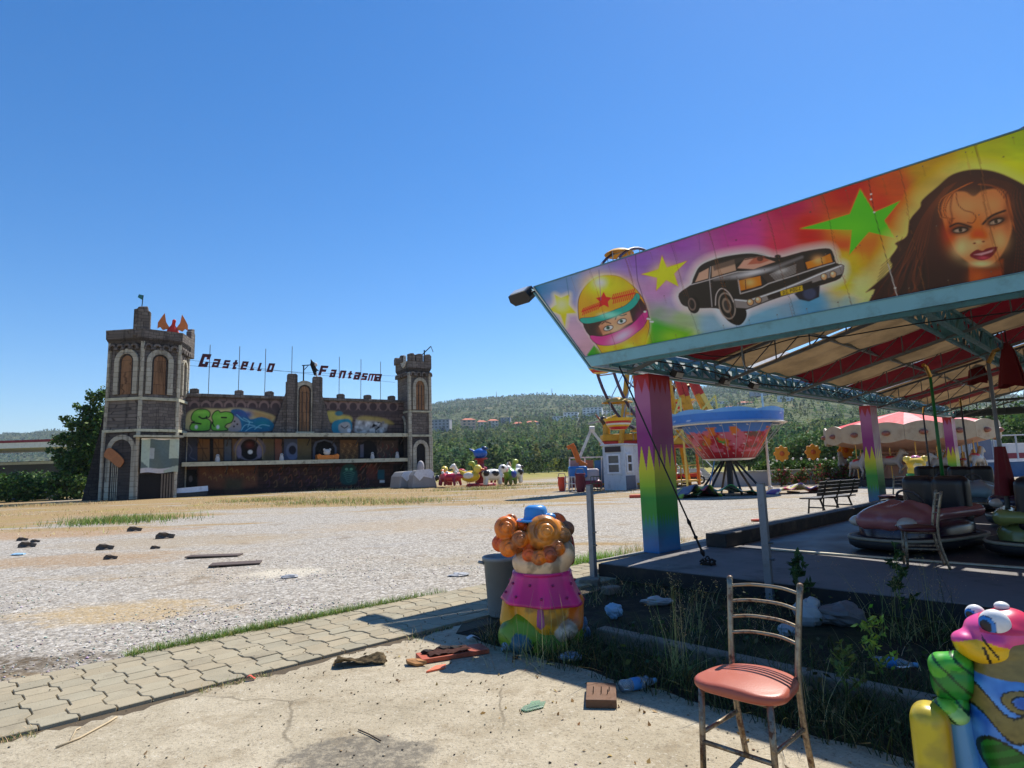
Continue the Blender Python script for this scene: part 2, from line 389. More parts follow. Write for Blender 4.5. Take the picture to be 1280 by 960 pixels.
# ---- gravel lot: one sheet to the horizon
def ground_material():
    n = NT('gravel and straw ground'); c = n.coord('Object'); sp = n.n('SeparateXYZ'); n.put(sp.inputs[0], c); X, Y = sp.outputs[0], sp.outputs[1]
    v1 = n.n('TexVoronoi'); n.put(v1.inputs['Vector'], c); v1.inputs['Scale'].default_value = 25
    v2 = n.n('TexVoronoi'); n.put(v2.inputs['Vector'], c); v2.inputs['Scale'].default_value = 52
    hsv = n.n('SeparateColor'); n.put(hsv.inputs[0], v1.outputs['Color'])
    st = n.cramp(hsv.outputs[0], [(0, S(96, 91, 84)), (.25, S(138, 132, 123)), (.55, S(168, 160, 147)), (.85, S(196, 188, 174)), (1, S(222, 217, 208))])
    hs2 = n.n('SeparateColor'); n.put(hs2.inputs[0], v2.outputs['Color'])
    st = n.mix(.45, st, n.cramp(hs2.outputs[1], [(0, S(100, 95, 88)), (.5, S(160, 152, 139)), (1, S(208, 203, 193))]))
    gap = n.ramp(v1.outputs['Distance'], .40, .75); st = n.mix(n.math('MULTIPLY', gap, .3), st, S(120, 108, 92))
    big = n.noise(.25, 5, .6); st = n.mix(n.math('MULTIPLY', n.ramp(big, .48, .7), .45), st, S(168, 150, 122))      # sandy patches
    med = n.noise(.9, 5, .65); st = n.mix(n.math('MULTIPLY', n.ramp(med, .56, .72), .55), st, S(118, 98, 70))        # brown dirt
    st = n.mix(n.math('MULTIPLY', n.ramp(n.noise(.55, 4, .6), .42, .28), .5), st, S(160, 157, 152)); st = n.mix(n.math('MULTIPLY', n.ramp(n.noise(3.2, 5, .7), .52, .7), .35), st, S(126, 112, 92)); st = n.mix(n.math('MULTIPLY', n.ramp(n.noise(9, 5, .75), .5, .64), .5), st, S(104, 98, 90))
    for (u_, v_, rx_, ry_, cc_, am_) in ((10, 832, 1.0, .4, S(84, 70, 50), .85), (150, 765, 1.3, .7, S(172, 146, 100), .7), (90, 700, 2.6, 1.2, S(150, 120, 82), .7), (230, 676, 3.5, 1.6, S(150, 132, 104), .6), (40, 668, 5, 2.0, S(156, 120, 76), .75), (355, 716, .7, .5, S(206, 196, 174), .7), (540, 655, 4, 2.2, S(160, 138, 106), .5), (590, 700, 1.2, .8, S(150, 136, 112), .5)):
        pc_ = G(u_, v_); vm = n.n('VectorMath', operation='SUBTRACT'); n.put(vm.inputs[0], c); vm.inputs[1].default_value = (pc_.x, pc_.y, 0); mp = n.n('Mapping'); n.put(mp.inputs[0], vm.outputs[0]); mp.inputs['Scale'].default_value = (1 / rx_, 1 / ry_, 0)
        ln = n.n('VectorMath', operation='LENGTH'); n.put(ln.inputs[0], mp.outputs[0]); rd_ = n.math('ADD', ln.outputs['Value'], n.math('MULTIPLY_ADD', n.noise(2.4 / rx_ + .5, 6, .7), 2.2, -1.1)); st = n.mix(n.math('MULTIPLY', n.math('MULTIPLY', n.ramp(rd_, 1.15, .45), am_), n.math('MULTIPLY_ADD', hsv.outputs[1], .6, .5)), st, cc_)
    # straw-covered strip further out
    dist = n.math('SQRT', n.math('ADD', n.math('MULTIPLY', X, X), n.math('MULTIPLY', Y, Y)))
    sc = n.n('Mapping'); n.put(sc.inputs[0], c); sc.inputs['Scale'].default_value = (.10, .28, 1); sc.inputs['Rotation'].default_value = (0, 0, -.35)
    band = n.noise(1, 6, .68, sc.outputs[0])
    left = n.ramp(n.math('MULTIPLY_ADD', X, -1, n.math('MULTIPLY', Y, -.02)), -9, 2)
    far = n.math('MULTIPLY', n.ramp(dist, 19, 34), n.math('MULTIPLY_ADD', left, .55, .45))
    straw = n.ramp(n.math('ADD', band, n.math('MULTIPLY', far, .21)), .57, .68)
    sf = n.noise(14, 5, .7); sfine = n.cramp(sf, [(.25, S(92, 74, 50)), (.5, S(148, 124, 86)), (.75, S(188, 166, 124))])
    sfine = n.mix(n.ramp(n.noise(.3, 4, .6), .55, .7), sfine, S(140, 128, 64))
    field = n.ramp(dist, 62, 95); sfine = n.mix(field, sfine, n.cramp(n.noise(.12, 5, .6), [(.3, S(104, 112, 50)), (.5, S(150, 136, 72)), (.7, S(124, 128, 62))]))
    col = n.mix(n.math('MAXIMUM', straw, field), st, sfine)
    h = n.math('ADD', n.math('MULTIPLY', n.math('SUBTRACT', 1, v1.outputs['Distance']), 1.0), n.math('MULTIPLY', n.math('SUBTRACT', 1, v2.outputs['Distance']), .5))
    n.bump(h, .7, .014); return n.base(col, .92, 0, .2)
us = np.concatenate([np.linspace(-4000, -900, 12), np.linspace(-700, 2000, 60), np.linspace(2300, 5500, 12)])
rr = np.concatenate([[0.], np.geomspace(.8, 6000, 50)]); th = np.linspace(0, 2 * math.pi, 97)[:-1]
V = [(0, 0, 0)]; Fq = []
MBg = MB(); pts = [(r * math.cos(t), r * math.sin(t), 0) for r in rr[1:] for t in th]
MBg.add([(0, 0, 0)] + pts, [(0, 1 + k, 1 + (k + 1) % 96) for k in range(96)] + [(1 + i * 96 + k, 1 + (i + 1) * 96 + k, 1 + (i + 1) * 96 + (k + 1) % 96, 1 + i * 96 + (k + 1) % 96) for i in range(len(rr) - 2) for k in range(96)])
tag(MBg.build('gravel_lot', ground_material()), kind='structure')

# loose stones lying on the near gravel: no one could count them
def stones(n, xr, yr, s0, s1):
    x = RNG.uniform(*xr, n); y = RNG.uniform(*yr, n); return x, y, RNG.uniform(s0, s1, n)
n_ = 60000
sx, sy = RNG.uniform(-9, -1.0, n_), RNG.uniform(-10, 9, n_); w = np.stack([PV.o[0] + PV.a[0] * sx + PV.b[0] * sy, PV.o[1] + PV.a[1] * sx + PV.b[1] * sy], 1)
keep = (w[:, 1] > 2.5) & (RNG.random(n_) < np.clip((12.5 - np.hypot(w[:, 0], w[:, 1])) / 6.5, 0, 1) * np.clip((fbm2(w[:, 0] + 20, w[:, 1] + 20, .6, 3) - .3) * 4, 0, 1)); w = w[keep]; n_ = len(w)
sz = .005 + .013 * RNG.random(n_) ** 2.5; oc = np.array([(1, 0, 0), (-1, 0, 0), (0, 1, 0), (0, -1, 0), (0, 0, 1), (0, 0, -1), (.6, .6, .5), (-.6, .5, .6)])[:, :]
Vs = oc[None, :6] * (sz[:, None, None] * RNG.uniform(.55, 1.2, (n_, 6, 1))) ; an = RNG.random(n_) * 6.28; ca, sa = np.cos(an)[:, None], np.sin(an)[:, None]
Vs = np.stack([Vs[..., 0] * ca - Vs[..., 1] * sa, Vs[..., 0] * sa + Vs[..., 1] * ca, Vs[..., 2] * .75], -1) + np.concatenate([w, (sz * .3)[:, None]], 1)[:, None]
oct_f = np.array([(0, 2, 4), (2, 1, 4), (1, 3, 4), (3, 0, 4), (2, 0, 5), (1, 2, 5), (3, 1, 5), (0, 3, 5)])
sc_ = rcol(n_, [S(170, 166, 158), S(190, 185, 177), S(146, 140, 131), S(206, 202, 195), S(172, 160, 142)], .12)
tag(nmesh('gravel_stones', Vs.reshape(-1, 3), (np.arange(n_)[:, None, None] * 6 + oct_f).reshape(-1, 3), vmat('loose stones', .85, .3, .2, damt=0, bump=0), None, np.repeat(sc_, 6, 0)), kind='stuff', label='loose grey gravel stones scattered over the lot', cat='gravel')

# ---- concrete apron, soil bed, paver path
def concrete_material():
    n = NT('worn concrete'); c = n.coord('Object')
    col = n.cramp(n.noise(1.1, 7, .7), [(.22, S(132, 121, 100)), (.42, S(164, 152, 128)), (.6, S(180, 168, 144)), (.8, S(194, 184, 162))])
    col = n.mix(n.math('MULTIPLY', n.ramp(n.noise(3.6, 7, .75), .50, .68), .55), col, S(138, 122, 96))
    col = n.mix(n.math('MULTIPLY', n.ramp(n.noise(9, 6, .75), .54, .7), .45), col, S(116, 104, 84))
    col = n.mix(n.math('MULTIPLY', n.ramp(n.noise(46, 4, .7), .52, .66), .55), col, S(104, 94, 78))
    col = n.mix(n.math('MULTIPLY', n.ramp(n.noise(38, 3, .6), .40, .30), .45), col, S(206, 198, 180))
    v = n.voro(70, None, 'F1', 0); col = n.mix(n.math('MULTIPLY', n.ramp(v, .2, .08), .7), col, S(92, 84, 70))
    sp2 = n.voro(23, None, 'F1', 0); col = n.mix(n.math('MULTIPLY', n.ramp(sp2, .11, .05), .75), col, S(66, 58, 46))
    d = n.n('TexNoise'); n.put(d.inputs['Vector'], c); d.inputs['Scale'].default_value = 2.6; d.inputs['Detail'].default_value = 6
    wv = n.mix(.20, c, d.outputs['Color'], 'ADD'); cr = n.voro(.55, wv, 'DISTANCE_TO_EDGE', 0)
    col = n.mix(n.math('MULTIPLY', n.math('MULTIPLY', n.ramp(cr, .007, .001), n.ramp(n.noise(.9, 3), .47, .55)), .55), col, S(92, 82, 66))
    col = n.mix(n.math('MULTIPLY', n.ramp(n.noise(.6, 4, .6), .58, .72), .4), col, S(200, 190, 168))
    # a tarry old repair, ragged and half worn away
    pc = G(452, 950); vm = n.n('VectorMath', operation='SUBTRACT'); n.put(vm.inputs[0], c); vm.inputs[1].default_value = (pc.x, pc.y, 0); s2 = n.n('Mapping'); n.put(s2.inputs[0], vm.outputs[0]); s2.inputs['Scale'].default_value = (2.3, 3.6, 0)
    ln = n.n('VectorMath', operation='LENGTH'); n.put(ln.inputs[0], s2.outputs[0]); rad = n.math('ADD', ln.outputs['Value'], n.math('MULTIPLY_ADD', n.noise(4.5, 7, .72), 1.5, -.75))
    tar = n.math('MULTIPLY', n.ramp(rad, 1.0, .82), n.math('MULTIPLY_ADD', n.ramp(n.noise(22, 5, .7), .35, .6), .5, .35)); col = n.mix(tar, col, S(98, 92, 82))
    n.bump(n.math('ADD', n.math('ADD', n.noise(60, 5, .65), n.math('MULTIPLY', n.noise(6, 5), .9)), n.math('MULTIPLY', n.ramp(rad, 1.05, .85), .5)), .6, .014); return n.base(col, .9, 0, .22)
def soil_material():
    n = NT('dark soil'); col = n.cramp(n.noise(5, 7, .7), [(.3, S(34, 30, 24)), (.5, S(54, 47, 37)), (.7, S(78, 68, 54))])
    col = n.mix(n.math('MULTIPLY', n.ramp(n.noise(1.4, 4), .5, .65), .5), col, S(74, 74, 42)); n.bump(n.noise(18, 7, .7), .9, .03); return n.base(col, .95, 0, .15)
CONC = concrete_material(); SOIL = soil_material()
def sheet(name, poly, z, m, sub=0):
    b = MB(); b.add([PV.W(x, y, z) for x, y in poly], [tuple(range(len(poly)))]); return tag(b.build(name, m), kind='structure')
rag = [(.445 + .02 * math.sin(i * 1.07) + .025 * math.sin(i * 3.3 + 1) + .03 * math.sin(i * .31), -14 + i * .055) for i in range(200)]
edge_b = [(.62 + i * .2, -3.32 + .03 * math.sin(i * 1.9) - .012 * i * .2) for i in range(50)]
sheet('concrete_apron', rag + edge_b + [(12, -3.6), (12, -14)], .014, CONC)
sheet('planting_bed', [(.34, -3.55), (12, -3.75), (12, -.2), (-.05, -.2), (-.05, .5), (-.35, .5), (.34, -2.5)], .006, SOIL)
sheet('path_bedding', [(-.95, -14), (.60, -14), (.60, -3.3), (.6, -2.2), (.2, 0.2), (-.3, 1.9), (-.95, 1.9)], .010, mat('joint sand', S(84, 72, 54), .95, var=.35, scale=8, bump=.5, bscale=60))
b = MB(); wR = .187; L_ = .205; z0 = .012
for i in range(7):
    for j in range(-64, 11):
        x0 = -.94 + i * wR; y0 = j * L_; yc = y0 + L_ / 2
        if x0 > .05 and yc > -2.0 and x0 > .3 - (yc + 2) * .35: continue
        if yc > -.05 and x0 + wR > -.22: continue
        g = .003 + .0015 * random.random(); d = .020 * (1 if i % 2 else -1); t = z0 + .022 + random.uniform(-.003, .003); tx, ty = random.uniform(-.012, .012), random.uniform(-.012, .012)
        e = [(0, d), (.36, d), (.64, -d), (1, -d)]
        P = [(x0 + g + s * (wR - 2 * g), y0 + g + .002 + o) for s, o in e] + [(x0 + g + s * (wR - 2 * g), y0 + L_ - g + o) for s, o in e[::-1]]
        k = random.uniform(.90, 1.07); hue = random.uniform(-.03, .03); b.col = tuple(c * k for c in (S(164, 153, 128)[0] * (1 + hue), S(164, 153, 128)[1], S(164, 153, 128)[2] * (1 - hue)))
        vs = [PV.W(x, y, z0 - .01) for x, y in P] + [PV.W(x, y, t + (x - x0) * tx + (y - y0) * ty) for x, y in P]
        b.add(vs, [tuple(range(8, 16))] + [(q, (q + 1) % 8, (q + 1) % 8 + 8, q + 8) for q in range(8)])
tag(b.build('paver_path', vmat('concrete pavers', .88, .25, .22, (.16, .13, .09), .5, 9, .35, 90, 4), bevel=.004, seg=1), kind='structure')
# ---- terrain: fields, wooded hills
def lerp_tab(x, xs, ys): return np.interp(x, xs, ys)
U_ = [-900, -300, 0, 130, 300, 480, 540, 600, 680, 740, 800, 880, 960, 1040, 1150, 1280, 1500, 2000]
TAB = {130: [0] * 18,
       190: [-7, -7, -7, -7, -6, -4, -2, -1, 0, 0, 0, 2, 4, 6, 8, 5, 0, -2],
       300: [-4, -4, -3, -3, 0, 10, 14, 15, 15, 15, 16, 18, 24, 28, 24, 16, 10, 5],
       450: [0, 0, 0, 2, 10, 25, 31, 33, 34, 35, 36, 42, 50, 54, 44, 26, 20, 10],
       700: [4, 4, 5, 8, 25, 40, 46, 47, 50, 53, 56, 62, 70, 72, 60, 38, 35, 20],
       1100: [10, 12, 15, 22, 38, 52, 54, 55, 58, 62, 64, 74, 80, 82, 72, 50, 45, 40],
       1600: [24, 28, 34, 40, 52, 65, 72, 74, 76, 76, 76, 85, 88, 88, 80, 60, 55, 50],
       2300: [52, 58, 62, 62, 66, 76, 82, 87, 89, 85, 80, 91, 92, 90, 84, 68, 64, 60],
       2900: [40, 45, 50, 50, 52, 60, 62, 66, 66, 64, 60, 66, 66, 64, 60, 52, 50, 45]}
TD = sorted(TAB); YB = {130: 0.}
def terr(u, y):
    px = np.array([lerp_tab(u, U_, TAB[d]) for d in TD]); ld = np.log(y); res = np.zeros_like(ld); tl = np.log(np.array(TD, float))
    i = np.clip(np.searchsorted(tl, ld) - 1, 0, len(TD) - 2); t = np.clip((ld - tl[i]) / (tl[i + 1] - tl[i]), 0, 1); t = t * t * (3 - 2 * t)
    k = np.arange(px.shape[1]); p = px[i, k] * (1 - t) + px[i + 1, k] * t
    z = EYE + p / 770 * y; flat = np.clip((y - 130) / 70, 0, 1); z = -.5 * (1 - flat) + z * flat
    z += flat * (fbm2(u * y / 770 + 4000, y + 100, .012, 5) - .5) * np.minimum(y * .018, 22); return z
gu = np.linspace(-900, 2000, 330); gy = np.geomspace(125, 2900, 120); UU, YY = np.meshgrid(gu, gy); u1, y1 = UU.ravel(), YY.ravel()
zz = terr(u1, y1); Vt = np.stack([(u1 - 640) / 770 * y1, y1, zz], 1); nu_ = len(gu)
Ft = np.array([(j * nu_ + i, j * nu_ + i + 1, (j + 1) * nu_ + i + 1, (j + 1) * nu_ + i) for j in range(len(gy) - 1) for i in range(nu_ - 1)])
def hill_material():
    n = NT('scrubby hillside'); col = n.cramp(n.noise(.01, 6, .65), [(.3, S(78, 92, 56)), (.5, S(100, 108, 68)), (.7, S(134, 128, 88))])
    v = n.voro(.10); col = n.mix(n.math('MULTIPLY', n.ramp(v, .25, .6), .6), S(36, 50, 30), col)
    col = n.mix(n.math('MULTIPLY', n.ramp(n.noise(.004, 5, .6), .6, .68), .6), col, S(140, 130, 96)); n.bump(n.math('SUBTRACT', 1, v), 1, 4.0); return n.base(col, .95, 0, .1)
tag(nmesh('hills', Vt, Ft, hill_material(), None, None, True), kind='structure')
# woods that read as one mass
def wood(name, n, d0, d1, u0, u1, hmin, hmax, nl, ls, cols, dens=None, label=None, wid=.36):
    y = np.exp(RNG.uniform(math.log(d0), math.log(d1), n)) if d1 / d0 > 2.5 else np.sqrt(RNG.uniform(d0 ** 2, d1 ** 2, n)); u = RNG.uniform(u0, u1, n)
    if dens is not None: k = RNG.random(n) < dens(u, y); u, y = u[k], y[k]; n = len(u)
    h = RNG.uniform(hmin, hmax, n); x = (u - 640) / 770 * y; z = np.maximum(terr(u, y), np.where(y < 140, 0, -99)); base = np.stack([x, y, z], 1)
    conif = RNG.random(n) < .45; t = RNG.random((n, nl)); dirs = RNG.normal(size=(n, nl, 3)); dirs /= np.linalg.norm(dirs, axis=2)[..., None]
    wide = np.where(conif, .24, wid)[:, None]; prof = np.where(conif[:, None], (1 - t) * 1.3 + .08, np.sqrt(np.clip(1 - (2 * t - 1) ** 2, 0, 1)))
    ang = RNG.random((n, nl)) * 6.283; rad = prof * wide * h[:, None] * (.65 + .35 * RNG.random((n, nl)))
    P = base[:, None] + np.stack([rad * np.cos(ang), rad * np.sin(ang), h[:, None] * (.12 + .85 * t)], -1)
    V, Fq = leaf_quads(P.reshape(-1, 3), (np.repeat(h, nl) * ls * RNG.uniform(.6, 1.3, n * nl)), .6, .75)
    c = np.repeat(np.repeat(rcol(n, cols, .3), nl, 0) * RNG.uniform(.7, 1.25, (n * nl, 1)), 4, 0)
    return tag(nmesh(name, V, Fq, leafmat('far leaves', .8, .35), None, c), kind='stuff', label=label, cat='forest')
GREENS = [S(92, 112, 66), S(104, 122, 70), S(76, 100, 68), S(126, 138, 84), S(86, 106, 76)]
clear = lambda u, y: np.where((u > 840) & (y > 300), .22, 1.) * np.where(u < 420, .25, 1.)
wood('forest', 5600, 175, 520, 440, 1340, 4.5, 8.5, 64, .072, GREENS, clear, 'dense mixed green forest covering the lower hillside')
wood('hill_woods', 5200, 520, 1100, 440, 1340, 4.5, 8, 20, .15, GREENS, lambda u, y: np.where(u > 850, .25, .85), 'scattered woods and scrub on the middle hillside')
wood('ridge_woods', 15000, 1100, 2350, -100, 1340, 4.5, 8, 7, .34, [S(78, 100, 66), S(88, 108, 68), S(100, 116, 74)], None, 'low woods covering the far ridge')
wood('field_bushes', 260, 118, 175, 545, 1300, 1.2, 3.4, 90, .10, [S(70, 90, 42), S(92, 106, 54), S(54, 74, 38)], None, 'low green bushes along the edge of the field', .6)
# ================================================================== BUMPER-CAR PAVILION
TEAL = mat('teal paint', S(128, 186, 200), .5, var=.10, scale=3, dirt=S(84, 96, 92), damt=.35, dscale=4)
TEALD = mat('dark teal steel', S(86, 142, 150), .5, var=.2, scale=5, dirt=S(70, 60, 48), damt=.5, dscale=8)
STEEL = mat('dull steel', S(120, 122, 122), .42, .7, var=.2, scale=8, dirt=S(110, 74, 44), damt=.5, dscale=10)
BLACK = mat('black plastic', (.012, .012, .013), .45, var=.3)
CABLE = mat('black cable', (.01, .01, .011), .6)
pav = thing('bumper_car_pavilion', 'open bumper-car pavilion with painted fascia and rainbow columns', 'ride pavilion', PV.W(0, 0, 0), PV.ang)
PW, PD = 12.0, 21.4
# floor
FLOOR = mat('steel plate floor', S(74, 72, 74), .55, .3, var=.3, scale=1.2, bump=.15, bscale=30, dirt=S(120, 112, 100), damt=.55, dscale=1.3)
APRON = mat('grey painted concrete', S(118, 114, 112), .8, var=.22, scale=1.8, bump=.25, bscale=40, dirt=S(70, 64, 56), damt=.5, dscale=1.6)
b = MB(); b.box((PW / 2 - .1, PD / 2 - .14, .1), (PW, PD + .28, .196)); b.build('platform', APRON, pav, bevel=.012)
b = MB(); b.box((PW / 2 - .1, -.296, .105), (PW, .03, .17)); b.build('platform_skirt', mat('dark skirt board', S(44, 40, 38), .8, var=.35, scale=4, dirt=S(90, 80, 64), damt=.4), pav)
b = MB(); b.box((6.4, 11.6, .203), (11.4, 19.2, .012)); b.build('driving_floor', FLOOR, pav)
KERB = mat('dark timber kerb', S(58, 54, 52), .75, var=.3, scale=3, bump=.3, bscale=30, dirt=S(130, 118, 100), damt=.5)
b = MB(); b.box((.42, 11.4, .30), (.34, 19.0, .21)); b.build('kerb', KERB, pav, bevel=.02)
b = MB(); b.box((6.5, 2.0, .216), (10.6, .06, .018)); b.build('sunlit_edge_strip', mat('sunlit metal strip', S(196, 188, 166), .5, .2, dirt=S(110, 96, 70), damt=.5), pav)  # edge strip in pale cream: the streak of sun is put into its colour
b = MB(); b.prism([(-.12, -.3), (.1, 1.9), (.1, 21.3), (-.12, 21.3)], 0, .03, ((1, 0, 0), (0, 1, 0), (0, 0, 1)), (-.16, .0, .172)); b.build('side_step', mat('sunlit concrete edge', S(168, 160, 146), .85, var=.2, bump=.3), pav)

# rainbow columns: paint bands with saw-tooth joints
def column_paint(u, f, per):                 # u metres along the face, f 0 top .. 1 bottom
    tri = lambda u, p: abs(((u / p) % 1) * 2 - 1)
    r, pk, mg, ye, yg, gr, bl = S(186, 16, 26), S(190, 104, 150), S(150, 16, 120), S(222, 210, 6), S(140, 190, 10), S(24, 150, 40), S(20, 116, 176)
    mixc = lambda a, b, t: tuple(x + (y - x) * min(1, max(0, t)) for x, y in zip(a, b))
    a1 = .025 + .085 * tri(u, per); a2 = .405 + .14 * tri(u, per); a3 = .80 + .05 * tri(u + .03, per * .5)
    up = mixc(pk, mg, (f - .17) / .17) if f > .10 else mixc(mixc(r, pk, .7), pk, (f - .04) / .06)
    dn = mixc(ye, yg, (f - .54) / .10) if f < .64 else mixc(yg, gr, (f - .63) / .07)
    c = mixc(r, up, (f - a1) / .006 + .5); c = mixc(c, dn, (f - a2) / .006 + .5)
    return mixc(c, mixc(mixc(gr, bl, .5), bl, (f - .84) / .1), (f - a3) / .05 + .5)
def column(x, y, top=2.84, w=.27, l=.58):
    b = MB(); cs = [(x - w / 2, y - l / 2), (x + w / 2, y - l / 2), (x + w / 2, y + l / 2), (x - w / 2, y + l / 2)]; u0 = 0
    for k in range(4):
        p, q = cs[k], cs[(k + 1) % 4]; L = math.hypot(q[0] - p[0], q[1] - p[1]); nx, nz = int(L / .009), 260; uu = L / round(L / .145)
        b.grid(lambda i, j: (p[0] + (q[0] - p[0]) * i, p[1] + (q[1] - p[1]) * i, .2 + (top - .2) * j), nx, nz, lambda i, j: column_paint(i * L, 1 - j, uu)); u0 += L
    b.add([(*c, top) for c in cs], [(0, 1, 2, 3)]); b.col = (1, 1, 1)
    return b.build('column', vmat('column paint', .38, .5, .12, S(80, 66, 54), .3, 3, .04, 20, 1.6), pav)
for x, y in ((-.05, 1.16), (-.05, 11.5), (-.05, 20.8), (11.8, 1.16), (11.8, 11.5), (11.8, 20.8)): column(x, y)

# edge trusses
def lattice(b, p, q, h, step, chord=.06, web=.05, plate=None, zslope=0):
    p = Vector(p); q = Vector(q); d = q - p; n = max(2, int(round(d.length / step))); up = Vector((0, 0, h))
    b.bar(p, q, chord, chord); b.bar(p + up, q + up, chord, chord)
    for i in range(n + 1):
        a = p + d * (i / n); b.bar(a, a + up, plate or web, web * .6)
        if i < n:
            c = p + d * ((i + 1) / n); b.bar(*((a + up, c) if i % 2 == 0 or plate else (a, c + up)), web, web * .5)
b = MB()
lattice(b, (-.13, -.1, 2.87), (-.13, 21.2, 2.87), .33, .42, .065, .075, .10); lattice(b, (.12, -.1, 2.87), (.12, 21.2, 2.87), .33, 1.26, .045, .03)
for i in range(20): b.bar((-.17, i * 1.1 - .1, 2.87 + .30 * (i % 2)), (.12, i * 1.1 + .4, 3.17 - .30 * (i % 2)), .022)
b.build('side_truss', TEALD, pav)
b = MB(); lattice(b, (11.8, -.1, 2.87), (11.8, 21.2, 2.87), .30, .62, .07, .055, .10); b.build('side_truss', TEALD, pav)
b = MB()
for y in (-.18, .1): lattice(b, (0, y, 2.90), (11.9, y, 2.90), .32, .7, .05, .035)
b.build('front_truss', TEALD, pav)
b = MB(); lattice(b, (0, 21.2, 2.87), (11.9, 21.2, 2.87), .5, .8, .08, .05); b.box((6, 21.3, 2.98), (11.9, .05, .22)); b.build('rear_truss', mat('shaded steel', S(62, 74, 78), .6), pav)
# side fascia leans outwards too: white inside, painted outside
for nm_, d0, m_ in (('side_fascia_lining', 0., mat('whitewashed board', S(214, 214, 208), .7, var=.12, dirt=S(150, 140, 124), damt=.4)), ('side_fascia', -.05, TEAL)):
    b = MB(); q = [(-.06, -.28, 2.865), (-.06, 21.3, 2.865), (-.60, 21.9, 4.03), (-.60, -.84, 4.03)]; nv = Vector((-.91, 0, -.41)) * (.0 if d0 == 0 else .045)
    b.add([Vector(p) + nv for p in q] + [Vector(p) + nv + Vector((-.91, 0, -.41)) * .02 for p in q], [(0, 1, 2, 3), (7, 6, 5, 4), (0, 4, 5, 1), (1, 5, 6, 2), (2, 6, 7, 3), (3, 7, 4, 0)]); b.build(nm_, m_, pav)
# rafters
zr = lambda x: 3.2 + .25 * min(x, 12 - x)
GREY = mat('grey steel tube', S(104, 112, 112), .5, .3, dirt=S(96, 66, 44), damt=.5, dscale=6)
for y in (.4, 3.0, 6.0, 9.0, 12.0, 15.0, 18.0, 20.9):
    b = MB()
    for x0, x1 in ((.05, 6), (6, 11.85)):
        p, q = Vector((x0, y, zr(x0) - .04)), Vector((x1, y, zr(x1) - .04)); dn = Vector((0, 0, -.36))
        b.bar(p, q, .05, .05); b.bar(p + dn, q + dn, .045, .045); n = 11
        for i in range(n + 1):
            a = p + (q - p) * (i / n); b.tube([a, a + dn], .011, 5)
            if i < n: c = p + (q - p) * ((i + 1) / n); b.tube([a + dn, c], .010, 5)
    b.build('rafter', GREY, pav)
b = MB()
for x in (1.5, 4.5, 7.5, 10.5): b.bar((x, 0, zr(x) - .02), (x, 21, zr(x) - .02), .05, .06)
b.build('purlin', GREY, pav)
for x in (3.0, 9.0):
    b = MB()
    for dx in (-.13, .13): lattice(b, (x + dx, 0, zr(x) - .40), (x + dx, 21, zr(x) - .40), .34, .5, .06, .04)
    for y in (.4, 3, 6, 9, 12, 15, 18, 20.9): b.box((x, y, zr(x) - .24), (.34, .03, .42))
    b.build('longitudinal_truss', TEALD, pav)
# canvas bays: pale and red, sagging between rafters
def canvasmat(name, rgb, tr):
    n = NT(name); c = n.mix(n.ramp(n.noise(1.6, 6, .65), .35, .7), rgb, tuple(k * .62 for k in rgb)); c = n.mix(n.math('MULTIPLY', n.ramp(n.noise(7, 4, .7), .55, .72), .4), c, tuple(k * .4 for k in rgb))
    n.base(c, .8, 0, .2); t = n.n('BsdfTranslucent'); n.put(t.inputs[0], c); m = n.n('MixShader'); m.inputs[0].default_value = tr
    n.t.links.new(n.b.outputs[0], m.inputs[1]); n.t.links.new(t.outputs[0], m.inputs[2]); n.t.links.new(m.outputs[0], n.t.nodes['Material Output'].inputs[0]); return n.m
BEIGE, REDC = canvasmat('beige canvas', S(178, 148, 108), .13), canvasmat('red canvas', S(118, 22, 32), .10)
bays = [(.1, 1.7, 1), (1.66, 3.05, 1), (3.0, 4.26, 0), (4.42, 5.38, 0), (5.32, 6.42, 0), (6.35, 8.30, 1), (8.24, 9.62, 0), (9.70, 12.0, 1), (11.95, 13.05, 0), (12.98, 14.1, 0), (14.0, 16.1, 1), (16.02, 18.1, 0), (18.0, 19.7, 1), (19.6, 21.3, 0)]
for y0, y1, red in bays:
    for sgn in (0, 1):
        b = MB(); r1, r2 = random.random() * 6, random.random() * .05
        b.grid(lambda i, j: ((lambda x: (x, y0 + (y1 - y0) * j + .03 * math.sin(x * 2 + r1), zr(x) + .03 + .01 * (red) - (.05 + r2) * math.sin(math.pi * j) - .05 * math.sin(math.pi * ((x / 1.5) % 1)) * math.sin(math.pi * j)))(.05 + 5.93 * i if not sgn else 11.9 - 5.88 * i)), 32, 5)
        o = b.build('roof_canvas', REDC if red else BEIGE, pav, smooth=True)

